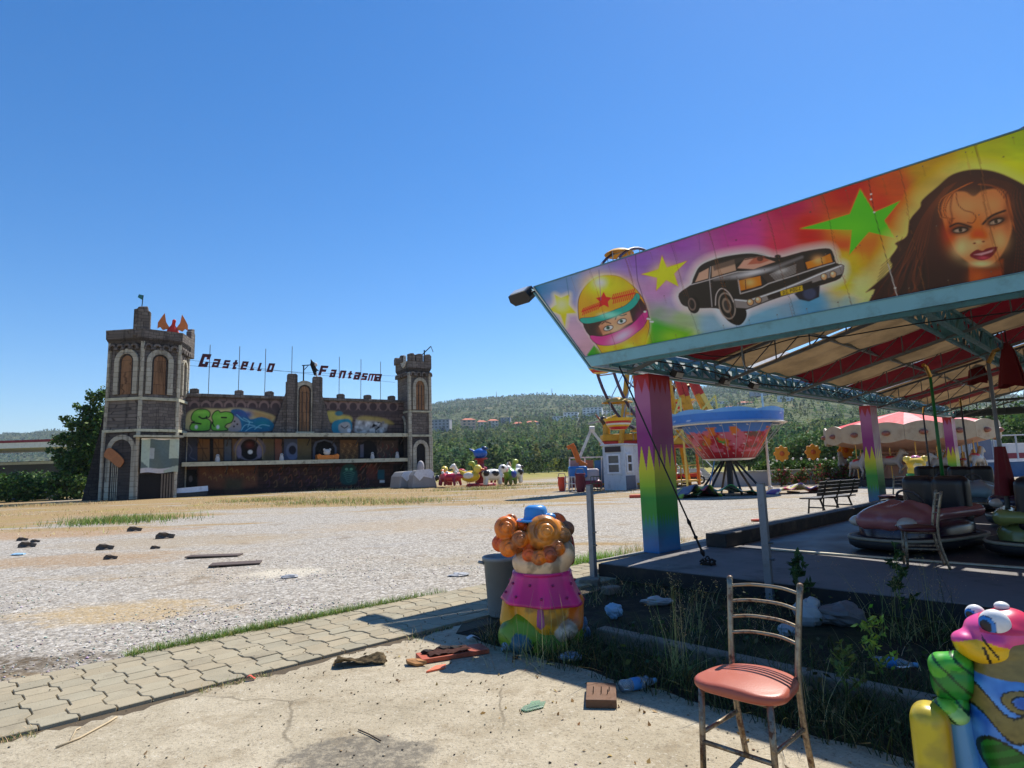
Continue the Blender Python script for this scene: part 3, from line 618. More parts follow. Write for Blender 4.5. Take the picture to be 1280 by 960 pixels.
# ---- painted fascia: leans outwards, left end slanted
def fas(s, t, out=0.):                       # s metres along the lower edge, t 0 bottom .. 1 top
    return (s, -.30 - .55 * t - out * .9, 2.86 + 1.17 * t - out * .42)
xl = lambda t: -.05 - .53 * t
T0 = .115; NX, NY = 700, 225; XR = 5.3
si = np.linspace(0, 1, NX + 1); ti = np.linspace(T0, 1, NY + 1); SS, TT = np.meshgrid(si, ti)
xx = (xl(TT) + (XR - xl(TT)) * SS).ravel(); tt = TT.ravel()
FV = np.stack([xx, -.30 - .55 * tt, 2.86 + 1.17 * tt], 1); uv = PV.px(FV)
pt = Paint(uv, (0, 0, 0))
c5 = lambda *P: [(640 + x / 2, 140 + y / 2) for x, y in P]
grad = [((60, 430), (66, 124, 166)), ((150, 385), (84, 132, 176)), ((240, 370), (120, 110, 172)), ((330, 350), (136, 96, 168)), ((420, 320), (146, 84, 156)), ((560, 280), (158, 66, 130)), ((700, 235), (164, 44, 78)), ((850, 185), (172, 46, 38)), ((960, 180), (186, 82, 32)), ((1050, 140), (178, 136, 38)), ((1200, 70), (166, 168, 36)), ((1280, 45), (150, 166, 32)), ((1280, 140), (190, 196, 40)), ((1400, 60), (150, 170, 30)),
        ((100, 510), (150, 150, 182)), ((150, 575), (196, 160, 176)), ((190, 600), (190, 150, 160)), ((380, 440), (186, 136, 176)), ((420, 480), (168, 150, 178)), ((360, 560), (60, 140, 50)), ((450, 565), (176, 190, 110)), ((430, 530), (150, 168, 120)), ((500, 540), (134, 164, 178)), ((640, 530), (122, 164, 180)), ((760, 480), (92, 146, 172)), ((840, 430), (222, 184, 70)), ((850, 380), (224, 170, 48)), ((840, 330), (206, 84, 44)), ((900, 330), (218, 112, 40)), ((930, 230), (190, 66, 36)), ((880, 450), (206, 196, 140)), ((850, 480), (150, 170, 160)), ((680, 330), (196, 66, 84)), ((600, 330), (186, 76, 136)), ((760, 300), (184, 50, 50)), ((980, 420), (220, 190, 130)), ((300, 420), (150, 120, 180)), ((220, 400), (130, 130, 180))]
gp = np.array(c5(*[g[0] for g in grad])); gc = np.array([S(*g[1]) for g in grad])
st_ = np.stack([uv[:, 0] + 10 * fbm2(uv[:, 0], uv[:, 1], .03, 1), uv[:, 1] + 26 * (fbm2(uv[:, 0], uv[:, 1] * 2.2, .02, 2) - .5)], 1)
acc = np.zeros((len(uv), 3)); ws = np.zeros(len(uv))
for p, c in zip(gp, gc):
    w = 1 / (((st_ - p) ** 2).sum(1) + 60) ** 1.7; acc += w[:, None] * c; ws += w
pt.c = acc / ws[:, None]; pt.c *= (.9 + .2 * fbm2(uv[:, 0] * .4, uv[:, 1] * 2.5, .12, 8))[:, None]
h8 = lambda *P: [(640 + x / 5.332, 300 + y / 5.332) for x, y in P]
BK, WH = S(26, 22, 20), S(236, 226, 210)
# pale star, yellow star
pt.poly(h8((285, 365), (325, 385), (380, 362), (375, 430), (425, 485), (365, 490), (355, 580), (325, 500), (250, 465), (300, 430)), S(240, 220, 170), 6, .5, 3)
pt.poly(h8((285, 365), (325, 385), (380, 362), (375, 430), (425, 485), (365, 490), (355, 580), (325, 500), (250, 465), (300, 430)), S(226, 186, 60), 2); pt.blob(h8((330, 430))[0], 9, 9, S(244, 226, 170), .8)
s2 = h8((1000, 105), (1030, 185), (1165, 140), (1080, 225), (1110, 310), (1025, 265), (960, 335), (965, 250), (865, 228), (975, 195))
pt.poly(s2, S(190, 90, 40), 2, .6, .7).poly(s2, S(236, 204, 34), .8).blob(h8((1010, 215))[0], 14, 10, S(246, 222, 70), .6)
# green shoulders, helmet
pt.poly(h8((500, 765), (545, 700), (640, 790), (520, 800)), S(44, 140, 34), 2).poly(h8((860, 740), (915, 545), (960, 540), (1060, 570), (1190, 610), (1170, 690)), S(52, 150, 36), 10, .95)
pt.blob(h8((1080, 650))[0], 20, 10, S(170, 200, 60), .6)
hel = smoothpts(h8((445, 520), (445, 400), (490, 310), (560, 255), (640, 238), (720, 250), (800, 305), (850, 360), (885, 420), (905, 500), (912, 580), (895, 650), (860, 740), (760, 762), (635, 782), (560, 690), (515, 630), (470, 550)), 5, True)
pt.poly(hel, S(230, 216, 190), 5, .5, 2).poly(hel, BK, .9, 1, .9).poly(hel, S(222, 150, 24), .8).blob(h8((590, 300))[0], 22, 14, S(252, 214, 110), .95).blob(h8((700, 300))[0], 22, 10, S(240, 190, 30), .8).blob(h8((590, 285))[0], 8, 6, S(255, 244, 220), .8)
pt.blob(h8((850, 480))[0], 9, 14, S(190, 96, 20), .7).blob(h8((780, 720))[0], 12, 8, S(246, 216, 120), .8).blob(h8((660, 730))[0], 12, 9, S(240, 196, 30), .7).blob(h8((880, 660))[0], 7, 14, S(226, 190, 20), .8)
RD = S(196, 40, 34)
for k in range(9): x = 468 + 13 * k; pt.line(smoothpts(h8((x + 8, 455 - k * 5), (x - 4, 480 - k * 5), (x + 10, 470 - k * 5), (x, 500 - k * 5)), 4), 1.1, RD)
for k in range(11): x = 674 + 13.5 * k; y = 395 - k * 3.6; pt.line(smoothpts(h8((x + 6, y - 32), (x - 4, y), (x + 10, y - 8), (x + 2, y + 30)), 4), 1.2, RD)
star = [((612 + (58 if k % 2 == 0 else 30) * math.sin(k * math.pi / 5)), (403 - (58 if k % 2 == 0 else 30) * math.cos(k * math.pi / 5))) for k in range(10)]
pt.poly(h8(*star), S(190, 34, 40), 1).blob(h8((612, 405))[0], 3, 3, S(214, 80, 70), .6)
pt.poly(smoothpts(h8((470, 553), (540, 553), (620, 532), (700, 500), (780, 466), (838, 385), (872, 410), (893, 450), (880, 490), (800, 565), (690, 615), (600, 640), (515, 638)), 3, True), S(44, 28, 26), .8)
pt.poly(h8((578, 575), (600, 548), (690, 514), (785, 474), (806, 545), (690, 607), (606, 634)), S(206, 150, 118), 1.5).blob(h8((690, 590))[0], 10, 6, S(226, 176, 140), .8).blob(h8((600, 600))[0], 6, 6, S(150, 90, 70), .6)
for (x, y, r) in ((642, 587, -.3), (734, 543, -.3)):
    pt.disc(h8((x, y))[0], 6.6, 3.6, S(40, 24, 20), .8, r).disc(h8((x, y))[0], 5.4, 2.5, S(222, 214, 204), .8, r).disc(h8((x - 3, y - 2))[0], 2.4, 2.3, S(64, 110, 96), .6).disc(h8((x - 3, y - 2))[0], 1.2, 1.2, BK, .5)
pt.line(smoothpts(h8((598, 560), (620, 545), (658, 556)), 4), 1.3, S(60, 34, 26)).line(smoothpts(h8((690, 528), (705, 502), (735, 505), (765, 495)), 4), 1.4, S(60, 34, 26))
vis = smoothpts(h8((455, 522), (540, 515), (620, 490), (700, 462), (760, 436), (806, 390), (830, 355), (852, 376), (830, 425), (780, 472), (700, 502), (620, 532), (520, 555), (465, 550)), 3, True)
pt.poly(vis, BK, .8, 1, .6).poly(vis, S(40, 150, 132), .8).blob(h8((650, 500))[0], 14, 4, S(150, 214, 190), .8)
pk = smoothpts(h8((518, 638), (600, 643), (690, 615), (800, 565), (890, 468), (905, 505), (875, 575), (800, 640), (720, 682), (640, 702), (560, 690)), 3, True)
pt.poly(pk, BK, .8, 1, .7).poly(pk, S(196, 74, 130), .8).blob(h8((735, 640))[0], 16, 6, S(236, 190, 206), .9, 1, -.5).blob(h8((860, 545))[0], 6, 12, S(150, 50, 110), .7)
for p_ in ((885, 478), (905, 525), (935, 545)): pt.disc(h8(p_)[0], 1.6, 1.1, WH)
# black saloon car
k7 = lambda *P: [(820 + x / 4.923, 290 + y / 4.923) for x, y in P]
body = smoothpts(k7((140, 378), (215, 325), (228, 280), (262, 215), (330, 175), (450, 140), (580, 125), (660, 135), (745, 158), (900, 122), (1045, 100), (1088, 120), (1112, 190), (1155, 205), (1150, 258), (1110, 300), (900, 362), (700, 422), (560, 478), (480, 500), (370, 470), (270, 470), (180, 458), (148, 430)), 3, True)
pt.poly(body, S(232, 206, 196), 12, .8, 5).disc(k7((470, 465))[0], 22, 25, S(220, 214, 214), 7, 0, .6)
pt.poly(k7((850, 380), (920, 340), (1010, 330), (1005, 400), (940, 428), (880, 415)), S(28, 28, 38), 1.5).disc(k7((945, 380))[0], 8, 7, S(56, 62, 84), 3)
pt.poly(body, S(30, 26, 24), 1)
pt.disc(k7((232, 448))[0], 8, 11, S(14, 13, 13), .8, -.2).disc(k7((222, 445))[0], 5, 8, S(110, 92, 84), 1, -.2).disc(k7((222, 445))[0], 3.4, 6, S(24, 22, 22), 1, -.2)
pt.poly(smoothpts(k7((385, 400), (420, 350), (480, 400), (550, 470), (555, 530), (510, 575), (440, 545), (395, 470)), 4, True), S(13, 12, 13), .9)
pt.disc(k7((438, 455))[0], 10.5, 17, S(150, 134, 122), 1, -.25).disc(k7((438, 455))[0], 9, 15.4, S(22, 20, 20), 1, -.25).disc(k7((436, 452))[0], 5.5, 9.5, S(130, 112, 98), 1, -.25).disc(k7((436, 452))[0], 3.6, 6.5, S(50, 44, 42), 1, -.25)
pt.line(smoothpts(k7((366, 450), (372, 385), (405, 348), (450, 375), (478, 430)), 4), 1.1, S(190, 176, 168))
pt.poly(k7((242, 308), (266, 252), (326, 222), (322, 286)), S(188, 150, 128), 1).poly(k7((346, 212), (480, 168), (492, 236), (345, 280)), S(176, 142, 120), 1).poly(k7((350, 205), (470, 165), (600, 145), (480, 200), (360, 240)), S(58, 50, 46), 2, .8)
pt.poly(k7((500, 222), (545, 165), (640, 148), (735, 182), (600, 228)), S(196, 148, 128), 1).poly(k7((560, 200), (600, 160), (660, 150), (700, 175), (640, 195)), S(168, 96, 78), 1.5).disc(k7((640, 165))[0], 4, 3, S(90, 50, 40)).line(k7((545, 170), (640, 150), (740, 182)), 1.0, S(30, 26, 24))
pt.line(k7((215, 325), (345, 290), (500, 245), (640, 238)), .9, S(196, 184, 178), 1).line(k7((338, 215), (330, 290), (345, 460)), .9, S(170, 160, 156), 1).line(smoothpts(k7((215, 318), (232, 270), (266, 210), (340, 172), (460, 140), (590, 128), (700, 150)), 4), 1.2, S(204, 196, 190), 1.2)
pt.poly(k7((360, 292), (500, 255), (640, 245), (900, 155), (700, 232), (520, 280)), S(160, 152, 150), 6, .75).blob(k7((600, 250))[0], 20, 3, S(214, 208, 206), .8, 1, -.2)
pt.poly(k7((650, 268), (905, 165), (922, 240), (690, 318)), S(54, 44, 40), 1)
for k in range(7): pt.line(k7((700 + k * 6, 262 + k * 6), (860, 200 + k * 8)), .5, S(190, 180, 172), .8, .7)
pt.blob(k7((770, 240))[0], 8, 3, S(220, 214, 208), .5, 1, -.3)
for q in (((508, 300), (640, 270), (648, 325), (520, 362)), ((920, 188), (1020, 158), (1072, 134), (1088, 184), (935, 228))):
    pt.poly(k7(*q), S(24, 20, 18), .8, 1, 1).poly(k7(*q), S(206, 120, 60), 1); cx_ = sum(a for a, _ in q) / len(q); cy_ = sum(b_ for _, b_ in q) / len(q); pt.blob(k7((cx_ - 5, cy_ - 5))[0], 7, 5, S(240, 176, 120), .8)
pt.line(k7((548, 295), (552, 350)), 1, S(40, 28, 20)).line(k7((1018, 160), (1028, 205)), 1, S(40, 28, 20))
pt.line(k7((505, 295), (520, 380), (650, 340), (690, 318), (920, 245), (1100, 190)), 1, S(196, 186, 180), 1.2)
bm_ = k7((484, 412), (560, 418), (760, 352), (1138, 200), (1156, 210), (1148, 258), (900, 332), (560, 470), (492, 466))
pt.poly(bm_, S(30, 26, 25), .8, 1, .8).poly(bm_, S(132, 122, 116), 1).line(k7((488, 418), (560, 425), (760, 360), (1140, 208)), 1.3, S(226, 218, 212), 1).poly(k7((680, 392), (760, 365), (960, 300), (965, 318), (760, 395), (690, 415)), S(34, 26, 26), 1)
for q in ((580, 432), (628, 418), (1036, 277), (1092, 262)): pt.disc(k7(q)[0], 4.4, 4.6, S(40, 30, 26)).disc(k7(q)[0], 3.4, 3.7, S(204, 150, 110)).blob(k7((q[0] - 5, q[1] - 6))[0], 1.6, 1.6, S(244, 220, 190))
pt.poly(k7((765, 364), (898, 328), (904, 360), (770, 392)), S(196, 160, 50), .8)
for gx, gl in ((782, ((0, -9), (0, 9), (8, 6), (8, -8), (0, -9))), (800, ((0, -9), (0, 9), (8, 8))), (826, ((0, 9), (0, -9), (9, -8), (9, 0), (0, 1))), (843, ((0, -9), (0, 9), (9, 8), (9, -9), (0, -9))), (860, ((9, -9), (0, -8), (0, 9), (9, 8), (9, 0))), (878, ((0, -9), (9, -9), (0, 9), (9, 8)))):
    pt.line(k7(*[(gx + a, 374 - (gx - 782) * .28 + c) for a, c in gl]), .8, BK, .7)
pt.disc(k7((748, 150))[0], 4, 2.5, S(30, 26, 26))
# green star
gs = c5((870, 192), (905, 250), (970, 222), (930, 270), (957, 315), (892, 300), (843, 358), (850, 295), (722, 292), (845, 255))
pt.poly(gs, S(226, 120, 60), 3, .6, 1).poly(gs, S(84, 172, 46), .8).blob(c5((850, 290))[0], 26, 12, S(110, 190, 50), .5)
# long-haired woman
w6 = lambda *P: [(1060 + x / 3.84, 150 + y / 3.84) for x, y in P]
hair = smoothpts(w6((95, 905), (128, 815), (85, 826), (180, 745), (210, 700), (200, 665), (235, 610), (225, 590), (280, 555), (295, 480), (345, 420), (355, 385), (430, 318), (500, 262), (600, 238), (700, 246), (800, 285), (900, 345), (980, 430), (1020, 560), (1060, 700), (1080, 790), (830, 800), (500, 850), (250, 900)), 4, True)
pt.poly(hair, S(236, 214, 130), 34, .9, 8).poly(hair, S(50, 25, 22), 2)
pt.blob(w6((300, 780))[0], 40, 22, S(34, 16, 18), .8).blob(w6((400, 500))[0], 16, 40, S(76, 36, 28), .5).blob(w6((560, 300))[0], 40, 10, S(66, 30, 24), .6).blob(w6((890, 640))[0], 26, 40, S(22, 12, 16), .9)
for k in range(26):
    t = k / 25; pt.line(smoothpts(w6((520 - 60 * t, 300 + 30 * t), (420 - 60 * t, 420 + 40 * t), (380 - 100 * t, 600 + 20 * t), (330 - 190 * t + 120 * (k % 3) * .3, 760 + 60 * t), (300 - 200 * t + 140 * (k % 4) * .3, 880)), 4), .7, [S(110, 52, 36), S(24, 11, 12), S(84, 38, 28), S(132, 66, 44)][k % 4], 1.4, .5)
for k in range(14): t = k / 13; pt.line(smoothpts(w6((640 + 60 * t, 300 - 20 * t), (760 + 60 * t, 360 - 30 * t), (810 + 60 * t, 520), (800 + 90 * t, 700), (780 + 120 * t, 800)), 4), .7, [S(104, 50, 36), S(26, 12, 14)][k % 2], 1, .5)
for k in range(10): pt.line(smoothpts(w6((260 - k * 8, 560 + k * 30), (220 - k * 10, 640 + k * 22), (160 - k * 5, 700 + k * 18)), 3), 1.0, S(44, 22, 20), 1.2, .7)
face = smoothpts(w6((462, 500), (448, 420), (490, 355), (560, 345), (604, 368), (650, 340), (735, 338), (765, 420), (788, 520), (752, 622), (705, 682), (645, 704), (590, 690), (530, 642), (485, 570)), 4, True)
pt.poly(w6((580, 680), (745, 670), (742, 790), (585, 830)), S(150, 66, 38), 4).blob(w6((620, 770))[0], 10, 14, S(196, 100, 56), .6).blob(w6((690, 700))[0], 22, 6, S(60, 24, 20), .7)
pt.poly(face, S(198, 120, 80), 2.5).blob(w6((560, 420))[0], 22, 14, S(218, 150, 104), .7).blob(w6((540, 610))[0], 11, 12, S(240, 196, 140), .85).blob(w6((730, 580))[0], 10, 12, S(226, 168, 116), .8).blob(w6((640, 690))[0], 14, 4, S(240, 206, 150), .8).blob(w6((490, 545))[0], 10, 18, S(176, 66, 36), .9).blob(w6((600, 610))[0], 10, 8, S(236, 180, 128), .6).blob(w6((620, 500))[0], 8, 14, S(206, 106, 60), .7).blob(w6((690, 410))[0], 16, 10, S(214, 146, 100), .6).blob(w6((765, 450))[0], 6, 20, S(130, 60, 40), .7)
pt.blob(w6((628, 558))[0], 11, 10, S(200, 78, 36), .9, 2).blob(w6((625, 585))[0], 9, 4, S(238, 180, 130), .8).disc(w6((607, 592))[0], 1.8, 1.1, S(90, 34, 22), 1).disc(w6((650, 584))[0], 1.8, 1.1, S(90, 34, 22), 1)
for (x, y, r) in ((540, 528, -.12), (712, 488, -.3)):
    pt.blob(w6((x, y - 4))[0], 15, 7.5, S(70, 28, 20), .85, 2, r).disc(w6((x, y))[0], 11, 4.2, S(26, 12, 10), 1.6, r).disc(w6((x - 2, y + 2))[0], 7, 2.2, S(170, 140, 118), 1.2, r).disc(w6((x, y))[0], 2.6, 2.6, S(40, 26, 18), .8)
pt.line(smoothpts(w6((490, 512), (530, 496), (590, 514)), 4), 2.4, S(40, 18, 14), 1.5).line(smoothpts(w6((648, 500), (690, 462), (755, 436)), 4), 2.8, S(36, 16, 12), 1.5)
lip = smoothpts(w6((584, 652), (618, 622), (645, 628), (668, 616), (718, 610), (692, 655), (640, 674)), 4, True)
pt.poly(lip, S(110, 26, 36), 1.2).poly(w6((605, 646), (660, 634), (700, 622), (690, 634), (640, 650)), S(206, 150, 150), 1.5, .9).blob(w6((650, 662))[0], 7, 2.2, S(196, 84, 96), .8)
for k in range(9):
    s_ = w6((600 - k * 3, 300 + k), (520 - k * 9, 340 + k * 5), (470 - k * 3, 420 + k * 6), (485 + k * 4, 500 - k * 4)); pt.line(smoothpts(s_, 5), .9, [S(150, 72, 44), S(70, 30, 22), S(196, 110, 70)][k % 3], 1, .8)
for k in range(8):
    s_ = w6((625 + k * 2, 310), (690 + k * 10, 318 + k * 3), (752 + k * 5, 380 + k * 6), (785 + k * 3, 480 + k * 10)); pt.line(smoothpts(s_, 5), .9, [S(140, 70, 44), S(66, 28, 22), S(180, 100, 64)][k % 3], 1, .8)
pt.line(smoothpts(w6((520, 352), (526, 400), (556, 432), (598, 446), (614, 470), (600, 494), (574, 492)), 8), 1.3, S(84, 36, 26), 1.4, .85).line(smoothpts(w6((500, 360), (492, 420), (500, 470), (490, 510)), 8), 2.2, S(64, 28, 22), 2.5, .7)
# panel joints and scuffs
for pl_, cw in ((((308, 352), (314, 420), (345, 520)), S(70, 50, 80)), (((890, 165), (905, 250), (945, 400), (968, 478)), S(30, 20, 20)), (((218, 395), (222, 470)), S(90, 90, 130)), (((136, 415), (142, 460)), S(70, 110, 140)), (((468, 305), (470, 345)), S(120, 70, 130))): pt.line(c5(*pl_), 1.0, cw, .8, .8)
for q in ((897, 205), (905, 250), (897, 218), (965, 465), (968, 475), (958, 440), (344, 518), (346, 524)): pt.disc(c5(q)[0], 1.2, 1.0, WH, .8)
pt.line(c5((940, 380), (966, 470)), 1.2, S(200, 190, 180), .8, .7)
for q in ((620, 270), (746, 250), (1228, 112), (860, 340), (560, 320)): pt.disc(c5(q)[0], 1.1, 1.1, S(60, 40, 40), .8, 0, .8)
gi = np.arange((NX + 1) * (NY + 1)).reshape(NY + 1, NX + 1); Fq = np.stack([gi[:-1, :-1], gi[:-1, 1:], gi[1:, 1:], gi[1:, :-1]], -1).reshape(-1, 4)
for xj in (.42, .98, 1.62, 2.1, 2.75, 3.3, 3.95, 4.5): m_ = np.abs(xx - xj - .012 * np.sin(tt * 9)) < .004; pt.c[m_] *= .62; m_ = (np.abs(xx - xj) < .02) & (fbm2(xx * 80 + 9, tt * 3 + 9, 1, 51) > .62); pt.c[m_] = pt.c[m_] * .6 + np.array(S(120, 74, 44)) * .4
for xj in np.arange(.1, 5.2, .31):
    for tj in (.16, .55, .965): m_ = ((xx - xj) ** 2 + ((tt - tj) * 1.3) ** 2) < .0055 ** 2; pt.c[m_] = S(96, 84, 76); m_ = (np.abs(xx - xj) < .006) & (tt < tj) & (tt > tj - .10 - .06 * math.sin(xj * 9)); pt.c[m_] = pt.c[m_] * .8 + np.array(S(110, 70, 44)) * .2
FV[:, 1] += .006 * np.sin(xx * 5.1 + 1) * np.sin(tt * 3) + .004 * np.sin(xx * 13 + tt * 4)
lum_ = pt.c.mean(1)[:, None]; pt.c = np.clip((lum_ + (pt.c - lum_) * 1.22) * 1.5, .004, .88); nmesh('painted_fascia', FV, Fq, vmat('airbrushed panel', .34, .5, .10, S(60, 50, 44), .14, 4, .03, 12, 2.2), pav, pt.c)
nx2, ny2 = 170, 40; i2, j2 = np.meshgrid(np.linspace(0, 1, nx2 + 1), np.linspace(0, 1, ny2 + 1)); i2, j2 = i2.ravel(), j2.ravel()   # the unseen right half: same sprayed ground colours
edge_c = pt.c.reshape(NY + 1, NX + 1, 3)[:, -1]; ec = np.stack([np.interp(j2, np.linspace(0, 1, NY + 1), edge_c[:, k]) for k in range(3)], 1)
far_c = np.where((i2 < .5)[:, None], np.array(S(236, 150, 40)) * (i2 * 2)[:, None] + ec * (1 - i2 * 2)[:, None], np.array(S(210, 60, 110)) * (i2 * 2 - 1)[:, None] + np.array(S(236, 150, 40)) * (2 - i2 * 2)[:, None]); far_c *= (.85 + .3 * fbm2(i2 * 22 + 5, j2 * 4 + 5, 1, 55))[:, None]
ec_ = np.clip(i2 * 12, 0, 1)[:, None]; far_c = ec * (1 - ec_) + far_c * ec_
tj2 = T0 + (1 - T0) * j2; x2 = XR + (12.6 - XR + .4 * j2) * i2; g2 = np.arange((nx2 + 1) * (ny2 + 1)).reshape(ny2 + 1, nx2 + 1)
nmesh('painted_fascia', np.stack([x2, -.30 - .55 * tj2, 2.86 + 1.17 * tj2], 1), np.stack([g2[:-1, :-1], g2[:-1, 1:], g2[1:, 1:], g2[1:, :-1]], -1).reshape(-1, 4), vmat('airbrushed panel'), pav, np.clip(far_c, 0, .9))
b = MB(); P0 = [fas(xl(0), 0, .012), fas(12.6, 0, .012), fas(12.6, T0, .012), fas(xl(T0), T0, .012)]; P1 = [fas(xl(0), 0, -.06), fas(12.6, 0, -.06), fas(12.6, T0, -.06), fas(xl(T0), T0, -.06)]
b.add(P0 + P1, [(0, 1, 2, 3), (7, 6, 5, 4), (0, 4, 5, 1), (1, 5, 6, 2), (2, 6, 7, 3), (3, 7, 4, 0)]); b.build('fascia_band', TEAL, pav)
b = MB(); P0 = [fas(xl(T0) + .004, T0, -.012), fas(12.6, T0, -.012), fas(13., 1, -.012), fas(xl(1) + .004, 1, -.012)]; P1 = [fas(xl(T0) + .004, T0, -.05), fas(12.6, T0, -.05), fas(13., 1, -.05), fas(xl(1) + .004, 1, -.05)]
b.add(P0 + P1, [(0, 1, 2, 3), (7, 6, 5, 4), (0, 4, 5, 1), (1, 5, 6, 2), (2, 6, 7, 3), (3, 7, 4, 0)])
for k in range(9): b.bar(fas(.3 + k * 1.5, .05, -.08), fas(.3 + k * 1.5, .97, -.08), .05, .05); b.bar(fas(.3 + k * 1.5, .8, -.1), (.3 + k * 1.5, .05, 3.2), .035, .035)
b.bar(fas(.1, .97, -.07), fas(12.5, .97, -.07), .04, .04); b.build('fascia_board', mat('raw board back', S(120, 110, 96), .8, var=.2), pav)
b = MB()
for z in (T0 + .003,): b.bar(fas(xl(T0), z, .016), fas(12.5, z, .016), .012, .01)
b.bar(fas(xl(T0), T0, .006), fas(xl(1), 1, .006), .02, .012); b.bar(fas(xl(1), .998, .006), fas(12.9, .998, .006), .016, .012); b.build('fascia_trim', mat('weathered teal edge', S(96, 140, 150), .5, dirt=S(60, 50, 44)), pav)

def floodlight(p, rz=0, tilt=0, sc=1.):
    T = Matrix.Translation(p) @ Matrix.Rotation(rz, 4, 'Z') @ Matrix.Rotation(tilt, 4, 'X') @ Matrix.Scale(sc, 4)
    b = MB(); b.M = T; b.prism([(-.14, -.05), (.14, -.05), (.16, .03), (.11, .09), (-.11, .09), (-.16, .03)], -.07, .07, ((1, 0, 0), (0, 1, 0), (0, 0, 1))); b.tube([(-.17, 0, -.02), (-.17, .05, .14), (.17, .05, .14), (.17, 0, -.02)], .012, 6)
    o = b.build('flood_light', BLACK, pav, bevel=.008)
    b = MB(); b.M = T; b.box((0, -.055, 0), (.23, .012, .10)); b.build('lamp_glass', mat('lamp glass', S(214, 212, 205), .15, spec=.7), o)
p_ = PV.Y(654, 368, -.85); floodlight(tuple(p_ + np.array([-.03, 0, 0])), R_(0), R_(-50), 1.25)
for u, v, y in ((845, 462, 1.9), (942, 488, 5.2), (905, 472, 3.4)):
    p_ = PV.X(u, v, .2); floodlight((.22, p_[1], 2.86), R_(90), R_(30), .8)
# guy rope with turnbuckle, service cable
p1 = PV.Z(885, 706, .2); p0 = PV.Y(774, 458, -.15); a_, c_ = Vector(p0), Vector(p1)
b = MB(); b.tube([a_ + (c_ - a_) * t for t in (0, .3, .6, .78)], .011, 6); b.tube([c_ + (a_ - c_) * .04, c_ + (a_ - c_) * .13], .008, 5); gr_ = b.build('guy_rope', CABLE, pav, smooth=True)
b = MB(); q0, q1 = a_ + (c_ - a_) * .78, a_ + (c_ - a_) * .96; b.tube([q0 + (q1 - q0) * t for t in (0, .1, .2, .45, .5, .55, .8, .9, 1)], [.012, .026, .014, .014, .03, .014, .014, .03, .012], 7); b.build('turnbuckle', mat('rusty iron', S(52, 42, 36), .7, .4, var=.4, scale=12), gr_)
b = MB(); b.box(tuple(c_ + Vector((0, 0, .012))), (.16, .12, .02)); b.tube([c_ + Vector((.03 * math.cos(t), 0, .06 + .045 * math.sin(t))) for t in np.linspace(0, 6.28, 12)], .01, 6)
for k in range(8): t = k * .8; b.tube([c_ + Vector((.09 * math.cos(t), .09 * math.sin(t), .03)), c_ + Vector((.1 * math.cos(t + .7), .1 * math.sin(t + .7), .045)), c_ + Vector((.06 * math.cos(t + 1.2), .06 * math.sin(t + 1.2), .07))], .009, 5)
b.build('anchor', mat('rusty iron'), gr_)
b = MB(); q = [PV.Y(u, v, y) for u, v, y in ((838, 432, .6), (905, 446, 1.2), (1000, 421, 1.4), (1042, 422, 1.4), (1150, 404, 1.4), (1280, 388, 1.4), (1400, 366, 1.4))]; b.tube(smoothpts(q, 4), .008, 5)
q = [PV.Y(u, v, 3.0) for u, v in ((735, 452), (800, 470), (850, 466), (950, 484), (1100, 500))]; b.tube(smoothpts([(.18, y, 2.98 + .05 * math.sin(y)) for y in np.linspace(0, 20, 18)], 3), .012, 5); b.build('cable', CABLE, pav, smooth=True)
b = MB(); b.tube(smoothpts([tuple(PV.Y(u, v, .3)) for u, v in ((927, 430), (928, 445), (931, 458), (936, 462), (941, 461))], 4), .012, 6); b.build('conduit', STEEL, pav, smooth=True)
# ================================================================== GHOST CASTLE
def stonemat(name, c0, c1, mort, sx=1.6, sz=2.6, bump=.5):
    n = NT(name); sp = n.n('SeparateXYZ'); n.put(sp.inputs[0], n.coord()); cv = n.n('CombineXYZ')
    n.put(cv.inputs[0], n.math('ADD', n.math('MULTIPLY', sp.outputs[0], .9), n.math('MULTIPLY', sp.outputs[1], .75))); n.put(cv.inputs[1], sp.outputs[2])
    jit = n.n('TexNoise'); n.put(jit.inputs['Vector'], cv.outputs[0]); jit.inputs['Scale'].default_value = 1.3
    vv = n.mix(.34, cv.outputs[0], jit.outputs['Color'], 'ADD')
    br = n.n('TexBrick'); n.put(br.inputs['Vector'], vv); br.inputs['Scale'].default_value = 1.0; br.inputs['Brick Width'].default_value = 1 / sx; br.inputs['Row Height'].default_value = 1 / sz
    br.inputs['Mortar Size'].default_value = .03; br.inputs['Mortar Smooth'].default_value = .9; br.offset = .37; br.squash = 1.6; br.squash_frequency = 3; n.put(br.inputs['Color1'], c0); n.put(br.inputs['Color2'], c1); n.put(br.inputs['Mortar'], mort)
    c = n.mix(n.math('MULTIPLY', n.ramp(n.noise(.7, 6, .7), .4, .7), .5), br.outputs[0], tuple(k * .5 for k in c0)); c = n.mix(n.math('MULTIPLY', n.noise(9, 4, .7), .45), c, tuple(k * 1.25 for k in c1))
    sv = n.n('Mapping'); n.put(sv.inputs[0], n.coord()); sv.inputs['Scale'].default_value = (2.2, 2.2, .16); c = n.mix(n.math('MULTIPLY', n.ramp(n.noise(1.0, 5, .65, sv.outputs[0]), .50, .68), .55), c, tuple(k * .35 for k in mort)); c = n.mix(n.math('MULTIPLY', n.ramp(n.noise(1.7, 5, .7), .56, .7), .35), c, tuple(min(.8, k * 1.5) for k in c1))
    n.bump(n.math('SUBTRACT', n.noise(6, 4), br.outputs['Fac']), bump, .06); return n.base(c, .85, 0, .25)
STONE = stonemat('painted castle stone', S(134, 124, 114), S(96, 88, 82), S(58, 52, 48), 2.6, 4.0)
STONED = stonemat('dark castle stone', S(90, 83, 77), S(66, 60, 57), S(40, 36, 34), 2.6, 4.0)
